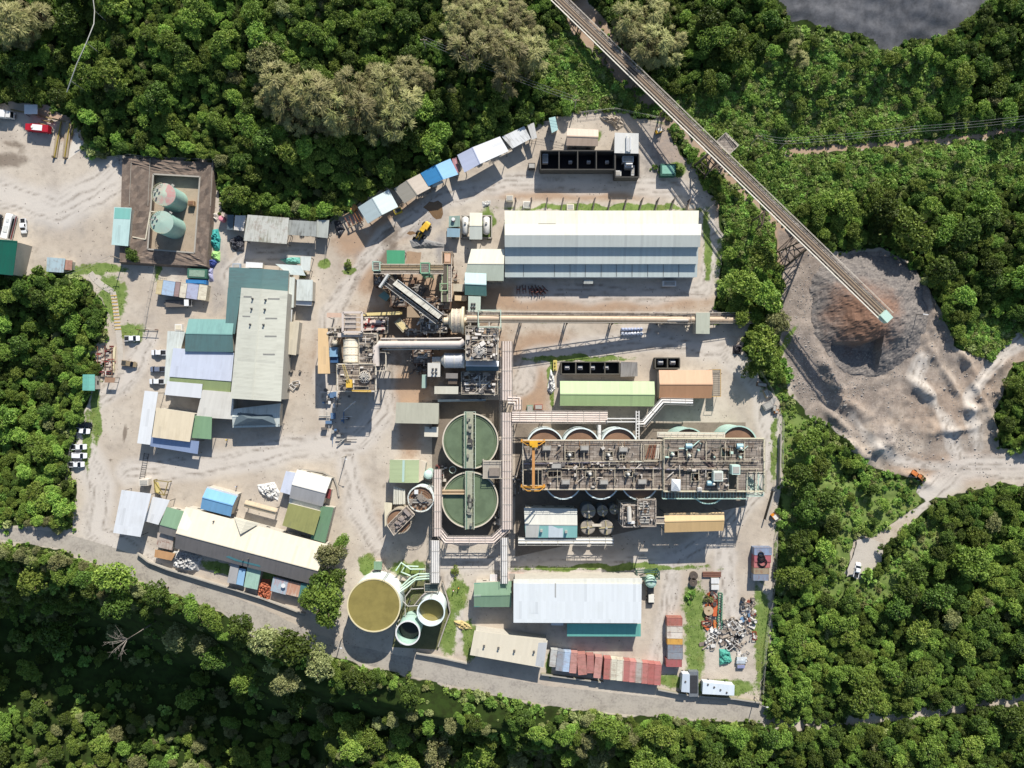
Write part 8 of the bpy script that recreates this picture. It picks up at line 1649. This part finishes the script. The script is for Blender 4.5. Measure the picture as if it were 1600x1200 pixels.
def quads_mesh(name,C,U,V,mat,tone):     # C centres, U/V half axes -> leaf-shaped quads
    n=len(C); P=np.stack([C-U,C+V*.9,C+U,C-V*.9],1).reshape(-1,3).astype(np.float32)
    me=bpy.data.meshes.new(name); me.vertices.add(4*n); me.vertices.foreach_set('co',P.ravel()); me.loops.add(4*n); me.loops.foreach_set('vertex_index',np.arange(4*n,dtype=np.int32))
    me.polygons.add(n); me.polygons.foreach_set('loop_start',(np.arange(n)*4).astype(np.int32)); me.update(calc_edges=True)
    a=me.attributes.new('leaf_tone','FLOAT','FACE'); a.data.foreach_set('value',tone.astype(np.float32)); me.materials.append(mat); return me
def unit(v): return v/np.maximum(1e-6,np.linalg.norm(v,axis=-1,keepdims=True))
def crown(seed,Rr,z0,hh,nb,nl,ls,mat,spread=.55,flat=.75):
    r=np.random.default_rng(seed); C=[];N=[];T=[]; ex=r.uniform(.78,1.2); lob=r.uniform(0,6.283)
    for i in range(nb):
        a=r.uniform(0,6.283); q=math.sqrt(r.uniform(0,1))*(.72+.22*math.cos(2*(a-lob))+r.uniform(-.1,.12)); cz=z0+hh*(.3+.55*math.sqrt(max(0,1-q*q)))*r.uniform(.65,1.25); ctr=np.array([Rr*q*math.cos(a)*ex,Rr*q*math.sin(a)/ex,cz]); rb=Rr*r.choice([.1,.14,.18,.24,.32])*r.uniform(.85,1.15)
        k=int(nl/nb*(rb/(Rr*.2))**2*.9); d=unit(r.normal(size=(k,3))); d[:,2]=np.abs(d[:,2])*1.0-.25; d=unit(d); s=r.uniform(.7,1.08,(k,1)); C.append(ctr+d*s*rb*np.array([1,1,flat])); N.append(d); T.append(np.clip(r.normal(.5,.22,k)+r.normal(0,.18),0,1))
    C=np.concatenate(C);N=np.concatenate(N);T=np.concatenate(T); n=len(C); nn=unit(N*.7+np.array([0,0,.45])+r.normal(size=(n,3))*spread); t=unit(np.cross(nn,r.normal(size=(n,3)))); b=np.cross(nn,t); s=r.uniform(.6,1.3,(n,1))*ls
    return quads_mesh('crown',C,t*s,b*s*.55,mat,T)
def feather(seed,Rr,z0,hh,nc,nl,mat):      # bamboo: arching culms with hanging plumes
    r=np.random.default_rng(seed); C=[];U=[];V=[];T=[]
    for i in range(nc):
        a=r.uniform(0,6.283); q=math.sqrt(r.uniform(0,1)); tip=np.array([Rr*q*math.cos(a),Rr*q*math.sin(a),z0+hh*(1-.45*q*q)*r.uniform(.85,1.1)]); a2=a+r.normal(0,.7); tn=r.normal(0,.15)
        k=nl//nc
        for j in range(k):
            b=a2+r.normal(0,.9); ln=r.uniform(.5,1.15); s=r.uniform(0,1.35); d=np.array([math.cos(b),math.sin(b),-r.uniform(.05,.7)]); d/=np.linalg.norm(d); w=np.cross(d,[0,0,1]); w/=np.linalg.norm(w); w=w*.8+np.array([0,0,r.normal(0,.4)])
            C.append(tip+d*s+r.normal(size=3)*.14); U.append(d*ln*.7); V.append(w*.11); T.append(np.clip(.5+tn+r.normal(0,.2),0,1))
    return quads_mesh('crown',np.array(C),np.array(U),np.array(V),mat,np.array(T))
def trunk_mesh(seed,h,r0,lim):
    r=random.Random(seed); mb=MB(); mb.tube([(0,0,-.8),(r.uniform(-.2,.2),r.uniform(-.2,.2),h*.5),(r.uniform(-.3,.3),r.uniform(-.3,.3),h)],[r0,r0*.75,r0*.4],8)
    for i in range(5): a=i*1.256+r.uniform(-.3,.3); mb.tube([(0,0,h*r.uniform(.45,.75)),(lim*.5*math.cos(a),lim*.5*math.sin(a),h*.95),(lim*math.cos(a),lim*math.sin(a),h*1.15)],[r0*.45,r0*.3,r0*.1],6)
    return mb
BARK=M('#6b5d4c',.9,0,.4,1.5)
LM={'dark green':LEAF('#3b5122','#647c33'),'mid green':LEAF('#526d2a','#829a43'),'bright green':LEAF('#648636','#9bb352'),'olive':LEAF('#6a7344','#9da06c')}
BAMB=LEAF('#7a8048','#b3ac78',.3); SHR=LEAF('#7a9a46','#aec668',.3); SHD=LEAF('#547532','#86a54c',.3); SHO=LEAF('#74844a','#a5aa70',.3)
PROTO=[]
specs=[('dark green',1),('dark green',2),('mid green',3),('mid green',4),('bright green',5),('bright green',6),('olive',7),('mid green',8)]
for sh,sd in specs: PROTO.append((sh,crown(sd,4.0,2.4,4.2,60+sd*3,3400,.33,LM[sh],1.05),sd))
trunks=[trunk_mesh(i,6.0,.32,2.4) for i in range(3)]
def tree_root(name,label,cat,group,cm,mb_,loc,rz,sc):
    t=thing(name,label,cat,tuple(loc),0,group); t.matrix_basis=Matrix.Identity(4)
    o=MB(); o.v=list(mb_.v); o.f=list(mb_.f); o.uv=list(mb_.uv); o.sm=list(mb_.sm); o.build('trunk',BARK,t)
    c=bpy.data.objects.new('crown',cm); COL.objects.link(c); c.parent=t; t.location=loc; t.rotation_euler=(0,0,rz); t.scale=(sc,)*3; return t
# --- scatter
def zone(p):
    x,y=p
    if y<430 and x<330: return 'in the forest above the dusty lot'
    if y<360 and x<860: return 'in the forest north of the ridged sheds' if y>170 else 'in the forest near the top edge'
    if y<360 and x<1130: return 'beside the upper end of the long conveyor'
    if y<240: return 'on the scrub slope below the dark tailings heap'
    if y<520: return 'in the thicket right of the long conveyor' if x>1240 else 'between warehouse and long conveyor'
    if x<260 and y<850: return 'in the wood left of the car park'
    if x>1180 and y<760: return 'around the dirt stockpile yard'
    if y<1110 and x>1180: return 'in the wood right of the scrap yard' if x<1400 else 'in the wood at the right edge'
    if y>830 and x<560: return 'in the dark ravine below the road' if y>960 else 'on the road bank of the ravine'
    if y>1000: return 'in the wood south of the road'
    return 'inside the plant yard'
BZ=[(540,170,110,42),(445,150,34,34),(800,70,42,60),(740,40,50,36),(1240,108,34,38),(1010,60,50,50),(620,130,50,26),(30,40,40,30)]
def inb(x,y): return any(((x-a)/c)**2+((y-b)/d)**2<1 for a,b,c,d in BZ)
rn=np.random.default_rng(21)
EXPL=[(1190,400,25),(1160,440,28),(1198,465,27),(1160,495,16),(1192,540,30),(1212,505,22),(1178,575,18),(1150,470,16),(1140,395,14),(516,868,22),(500,905,20),(512,940,34),(532,850,15),(486,935,20),(525,900,20),(208,400,13),(1285,860,20),(1262,800,24),(1250,740,22),(1265,690,20),(1245,850,24),(1240,900,24),(1262,770,20),(1295,780,24),(1280,730,20),(1300,820,18),(420,1000,30),(375,980,26),(330,965,20),(300,950,18),(450,1060,22),(340,1020,26),(100,1000,22),(1405,950,24),(1432,985,22),(95,985,36),(182,902,32),(460,1008,36),(500,1036,26),(1515,880,30),(1460,930,27),(60,905,26),(250,925,24),(560,1060,24),(640,1085,22),(1120,60,26),(1030,40,28),(1420,360,34),(1380,330,28),(1468,420,26)]
cand=[(x,y,r) for x,y,r in EXPL if r]
N_=60000; cx=rn.uniform(-70,1670,N_); cy=rn.uniform(-60,1262,N_)
cl=np.maximum.reduce([sdf(p,cx,cy)-o for p,o in((CLEAR,0),(PILE,0),(LANE,4),(ROADE,9),(TRAIL,5),(CONVC,4),(HEAP,4))]); cmain=sdf(CLEAR,cx,cy); patchn=vnoise(cx,cy,150,3); lw=np.maximum.reduce([sdf(p,cx,cy) for p in LOW])
big=fbm(cx*.22,cy*.22,26,2)
grid={}
def near(x,y,r,k=.66):
    gx,gy=int(x//40),int(y//40)
    for i in range(gx-1,gx+2):
        for j in range(gy-1,gy+2):
            for a,b,c in grid.get((i,j),()):
                if (a-x)**2+(b-y)**2<(k*(r+c))**2: return True
    return False
trees=[]
for x,y,r in cand: grid.setdefault((int(x//40),int(y//40)),[]).append((x,y,r)); trees.append((x,y,r,0))
for i in range(N_):
    x,y=cx[i],cy[i]
    if lw[i]>-4:
        if rn.random()>.02: continue
        r=rn.uniform(6,11)
    else: r=float(np.clip(rn.lognormal(2.36,.5)+2.5*big[i],5,27))
    r=min(r,5.5+max(0,-cmain[i])*.55) if y<560 else r
    rav=(x<520 and y>955) or (520<=x<950 and 1070<y<1150)
    if rav and rn.random()>(.035 if y<1120 else .3): continue
    if cl[i]>-r*(.95 if x<200 else .8): continue
    if near(x,y,r,.5): continue
    grid.setdefault((int(x//40),int(y//40)),[]).append((x,y,r)); trees.append((x,y,r,1 if inb(x,y) else 0))
# bamboo clumps
BP=[feather(i+40,3.6,6.0,4.5,19,1700,BAMB) for i in range(3)]
bam=[(x,y,r) for x,y,r,k in trees if k]; bl=sorted([q for q in trees if not q[3]],key=lambda q:-(q[2] if -10<q[0]<1610 and -10<q[1]<1210 else 0))
cane=MB()
for i in range(14): a=i*.449; cane.tube([(.5*math.cos(a),.5*math.sin(a),-.5),(1.0*math.cos(a),1.0*math.sin(a),6),(2.6*math.cos(a),2.6*math.sin(a),10)],[.09,.07,.03],5)
b0=[]
for i,(x,y,r) in enumerate(bam):
    s=r*S/3.3; z=WT((x,y)).z; p=W((x,y),z+9*s); loc=Vector((p.x,p.y,tz(p.x,p.y))); lab='feathery pale bamboo clump '+zone((x,y)); s=max(.7,min(1.5,s*1.1))
    if len(b0)<3: b0.append(tree_root('bamboo_clump',lab,'bamboo','bamboo clumps in the forest',BP[len(b0)],cane,loc,rn.uniform(0,6.28),s)); b0[-1].children[0].name='culms'
    else: copy_tree(b0[i%3],loc,rn.uniform(0,6.28),s,lab)
t0=[]; NI=290; stuff=[]
for i,(x,y,r,k) in enumerate(bl):
    r=max(r,7); s=r*S/4.3; z=WT((x,y)).z; p=W((x,y),z+4.6*s); loc=Vector((p.x,p.y,tz(p.x,p.y)))
    w=[.18,.14,.2,.16,.12,.08,.03,.09]
    if y>850 and x<1000: w=[.14,.1,.12,.12,.08,.06,.3,.08]
    if x>1150 and y<700: w=[.14,.1,.2,.14,.18,.12,.02,.1]
    pn=float(vnoise(np.array([x*1.]),np.array([y*1.]),130,3)[0]); w=[q*(2.6 if (j<2 and pn<-.12) or (j in(4,5) and pn>.12) else .5 if (j<2 and pn>.12) or (j in(4,5,6) and pn<-.12) else 1) for j,q in enumerate(w)]
    v=int(rn.choice(8,p=np.array(w)/sum(w)))
    if i<8: v=i
    if i<NI and -10<x<1610 and -10<y<1210:
        sz='broad' if r>23 else 'mid sized' if r>18 else 'smaller'
        lab='%s %s leafed tree %s'%(sz,specs[v][0],zone((x,y)))
        if i<8: t0.append(tree_root('broadleaf_tree',lab,'tree','broadleaf trees of the jungle around the plant',PROTO[v][1],trunks[i%3],loc,rn.uniform(0,6.28),s))
        else: copy_tree(t0[v],loc,rn.uniform(0,6.28),s,lab)
    else: stuff.append((loc,rn.uniform(0,6.28),s,v))
# shrubs that stand alone
SP=[crown(60,1.0,.0,.42,11,260,.2,SHR,.7,.6),crown(61,1.0,.0,.55,11,260,.2,SHD,.7,.6),crown(62,1.0,.0,.36,10,230,.22,SHO,.8,.6)]
stem=trunk_mesh(9,.7,.06,.5); s0=[]
for i,(x,y,r,lb) in enumerate([(712,893,10,'round bright shrub beside the white pipe bridge'),(1060,268,11,'clipped dark hedge bush ringing the green pump box'),(1140,700,6,'pale shrub at the corner of the leach tank wall'),(1032,268,9,'clipped dark hedge bush left of the green pump box'),(1078,930,10,'bright shrub at the upper end of the lawn'),(1105,935,10,'second shrub at the upper end of the lawn'),(340,890,6,'low shrub in the yard below the cream office'),(1022,262,6,'small shrub near the green pump box'),(475,430,8,'shrub on the grassy island by the haul track'),(545,415,9,'shrub on the grassy island nearest the haul track'),(330,790,6,'small shrub beside the sky blue house'),(1148,690,7,'pale shrub beside the mint walled tank')]):
    v=i%3; loc=WT((x,y)); s=r*S
    if i<3: s0.append(tree_root('shrub',lb,'shrub','single shrubs inside the yard',SP[i],stem,loc,rn.uniform(0,6),s))
    else: copy_tree(s0[v],loc,rn.uniform(0,6),s,lb)
def instancer(name,label,cat,items,protos):
    me=bpy.data.meshes.new(name); me.vertices.add(len(items)); me.vertices.foreach_set('co',np.array([tuple(q[0]) for q in items],np.float32).ravel())
    for nm,k,ty in(('turn',1,'FLOAT'),('grow',2,'FLOAT'),('form',3,'INT')):
        a=me.attributes.new(nm,ty,'POINT'); a.data.foreach_set('value',np.array([q[k] for q in items],np.float32 if ty=='FLOAT' else np.int32))
    o=bpy.data.objects.new(name,me); COL.objects.link(o); tag(o,label,cat,None,'stuff')
    ng=bpy.data.node_groups.new(name,'GeometryNodeTree'); ng.interface.new_socket('Geometry',in_out='INPUT',socket_type='NodeSocketGeometry'); ng.interface.new_socket('Geometry',in_out='OUTPUT',socket_type='NodeSocketGeometry')
    gi=ng.nodes.new('NodeGroupInput'); go=ng.nodes.new('NodeGroupOutput'); jn=ng.nodes.new('GeometryNodeJoinGeometry')
    def attr(nm,ty): n=ng.nodes.new('GeometryNodeInputNamedAttribute'); n.data_type=ty; n.inputs[0].default_value=nm; return n.outputs[0]
    tu,gr,fo=attr('turn','FLOAT'),attr('grow','FLOAT'),attr('form','INT'); cb=ng.nodes.new('ShaderNodeCombineXYZ'); ng.links.new(tu,cb.inputs[2])
    for i,pr in enumerate(protos):
        oi=ng.nodes.new('GeometryNodeObjectInfo'); oi.inputs['Object'].default_value=pr; oi.inputs['As Instance'].default_value=True; oi.transform_space='ORIGINAL'
        eq=ng.nodes.new('FunctionNodeCompare'); eq.data_type='INT'; eq.operation='EQUAL'; ng.links.new(fo,eq.inputs[2]); eq.inputs[3].default_value=i
        ip=ng.nodes.new('GeometryNodeInstanceOnPoints'); ng.links.new(gi.outputs[0],ip.inputs['Points']); ng.links.new(eq.outputs[0],ip.inputs['Selection']); ng.links.new(oi.outputs['Geometry'],ip.inputs['Instance']); ng.links.new(cb.outputs[0],ip.inputs['Rotation']); ng.links.new(gr,ip.inputs['Scale']); ng.links.new(ip.outputs[0],jn.inputs[0])
    ng.links.new(jn.outputs[0],go.inputs[0]); md=o.modifiers.new('scatter','NODES'); md.node_group=ng; return o
def crown_of(t): return [c for c in t.children if c.data.name.startswith('crown')][0]
instancer('jungle_canopy','unbroken jungle canopy of smaller crowns filling the woods around the plant','jungle',stuff,[crown_of(t) for t in t0])
# undergrowth: creepers and bushes
N2=52000; ux=rn.uniform(-60,1660,N2); uy=rn.uniform(-50,1255,N2); qx=rn.uniform(840,1660,70000); qy=rn.uniform(30,560,70000); ql=np.maximum.reduce([sdf(p,qx,qy) for p in LOW])>0; ux=np.concatenate([ux,qx[ql]]); uy=np.concatenate([uy,qy[ql]]); N2=len(ux); ucl=np.maximum.reduce([sdf(p,ux,uy) for p in(CLEAR,PILE,LANE,ROADE,TRAIL,HEAP)]); ulw=np.maximum.reduce([sdf(p,ux,uy) for p in LOW]); uc=sdf(CONVC,ux,uy); us=[]
ugx=blobs(ux,uy,GRASS)
pt=terrain((ux-800)*S,(600-uy)*S)
for i in range(N2):
    inlow=ulw[i]>0; rav=(ux[i]<520 and uy[i]>955) or (520<=ux[i]<950 and 1070<uy[i]<1150)
    weed=-3<ucl[i]<3.5
    if ucl[i]>3.5: continue
    pr=1 if inlow else .38
    if rav: pr=.13
    if uc[i]>-2: pr=.12
    edge=ucl[i]>-14
    if edge and not inlow: pr=.9
    if weed: pr=.4
    if rn.random()>pr: continue
    p=WT((ux[i],uy[i])) if rav else Vector(((ux[i]-800)*S,(600-uy[i])*S,pt[i])); g=rn.lognormal(-.1,.5); g=min(g,2.6)*(1.0 if inlow else 1.25)
    us.append((p,rn.uniform(0,6.28),g*(.5 if weed else .85 if inlow else 1.1),int(rn.choice(3,p=[.5,.25,.25] if inlow else [.25,.5,.25]))))
instancer('undergrowth','low creepers and bushes matting the slopes and forest edges','undergrowth',us,[crown_of(t) for t in s0])
# grass on the lawns and verges
N3=90000; ux=rn.uniform(80,1240,N3); uy=rn.uniform(310,1110,N3); g=blobs(ux,uy,GRASS); ok=(g+rn.normal(0,.12,N3)+vnoise(ux,uy,14,3)*.6>.75)&(sdf(CLEAR,ux,uy)>0); ux=ux[ok];uy=uy[ok]; n=len(ux)
C=np.stack([(ux-800)*S,(600-uy)*S,np.full(n,.12)],-1); a=rn.uniform(0,6.28,n); d=np.stack([np.cos(a)*.5,np.sin(a)*.5,np.full(n,.6)],-1); w=np.stack([-np.sin(a),np.cos(a),np.zeros(n)],-1); s=rn.uniform(.18,.42,(n,1))
me=quads_mesh('grass',C,d*s,w*s*.45,LEAF('#4f6e2c','#84984c',.3),rn.uniform(0,1,n)); o=bpy.data.objects.new('grass',me); COL.objects.link(o); tag(o,'green grass on the lawns and verges of the plant','grass',None,'stuff')
# dead tree
t=thing('bare_tree','leafless pale dead tree reaching over the dark ravine','tree',tuple(WT((196,1003)))); c=W((205,995),2); r=random.Random(3)
mb=MB(); z0=tz(c.x,c.y); mb.tube([(c.x,c.y,z0-.5),(c.x+.8,c.y+.3,z0*.5),(c.x,c.y,5)],[.35,.28,.2],8)
for i in range(9):
    a=1.9+i*.36; e=Vector((c.x+6.5*math.cos(a)*r.uniform(.4,1),c.y+5*math.sin(a)*r.uniform(.6,1),6+r.uniform(0,3))); m=Vector((c.x,c.y,4.5)).lerp(e,.5)+Vector((0,0,1)); mb.tube([(c.x,c.y,4.2),m,e],[.11,.07,.03],5)
    for k in range(4): mb.tube([m.lerp(e,.1+.22*k),m.lerp(e,.4+.2*k)+Vector((r.uniform(-2,2),r.uniform(-2,2),.5))],[.05,.02],4)
mb.build('branch',M('#8f867c',.8,0,.2,1),t)
print('TREES',len(trees),'individual',NI,'bamboo',len(bam),'stuff',len(stuff),'under',len(us),'grass',n)
# ------------------------------------------------------------------ light, sky, camera
SUN_EL=R(34); SH=Vector((-.26,-.966,0)).normalized()     # shadows fall this way on the ground
az=math.atan2(-SH.x,-SH.y)                               # compass bearing of the sun, clockwise from +Y
d=Vector((-SH.x*math.cos(SUN_EL),-SH.y*math.cos(SUN_EL),math.sin(SUN_EL)))
l=bpy.data.lights.new('sun','SUN'); l.energy=5.0; l.angle=R(.53); l.color=(1,.955,.89)
lo=bpy.data.objects.new('sun',l); COL.objects.link(lo); lo.location=d*300; lo.rotation_euler=d.to_track_quat('Z','Y').to_euler()
w=bpy.data.worlds.new('World'); SC.world=w; w.use_nodes=True; nt=w.node_tree
sk=nt.nodes.new('ShaderNodeTexSky'); sk.sky_type='NISHITA'; sk.sun_disc=False; sk.sun_elevation=SUN_EL; sk.sun_rotation=az
sk.altitude=200; sk.air_density=1.0; sk.dust_density=.6; sk.ozone_density=1.0
bg=nt.nodes['Background']; nt.links.new(sk.outputs[0],bg.inputs[0]); bg.inputs[1].default_value=.1
cam=bpy.data.cameras.new('camera'); co=bpy.data.objects.new('camera',cam); COL.objects.link(co)
cam.sensor_width=36; cam.lens=36*H/(1600*S); cam.clip_end=8000; cam.clip_start=1
co.location=(0,0,H); co.rotation_euler=(0,0,0); SC.camera=co
SC.view_settings.view_transform='Standard'; SC.view_settings.look='None'; SC.view_settings.gamma=1; SC.view_settings.exposure=.38
SC.render.resolution_x=1024; SC.render.resolution_y=768
SC.cycles.max_bounces=4; SC.cycles.diffuse_bounces=2; SC.cycles.glossy_bounces=2; SC.cycles.transparent_max_bounces=4; SC.cycles.use_denoising=True
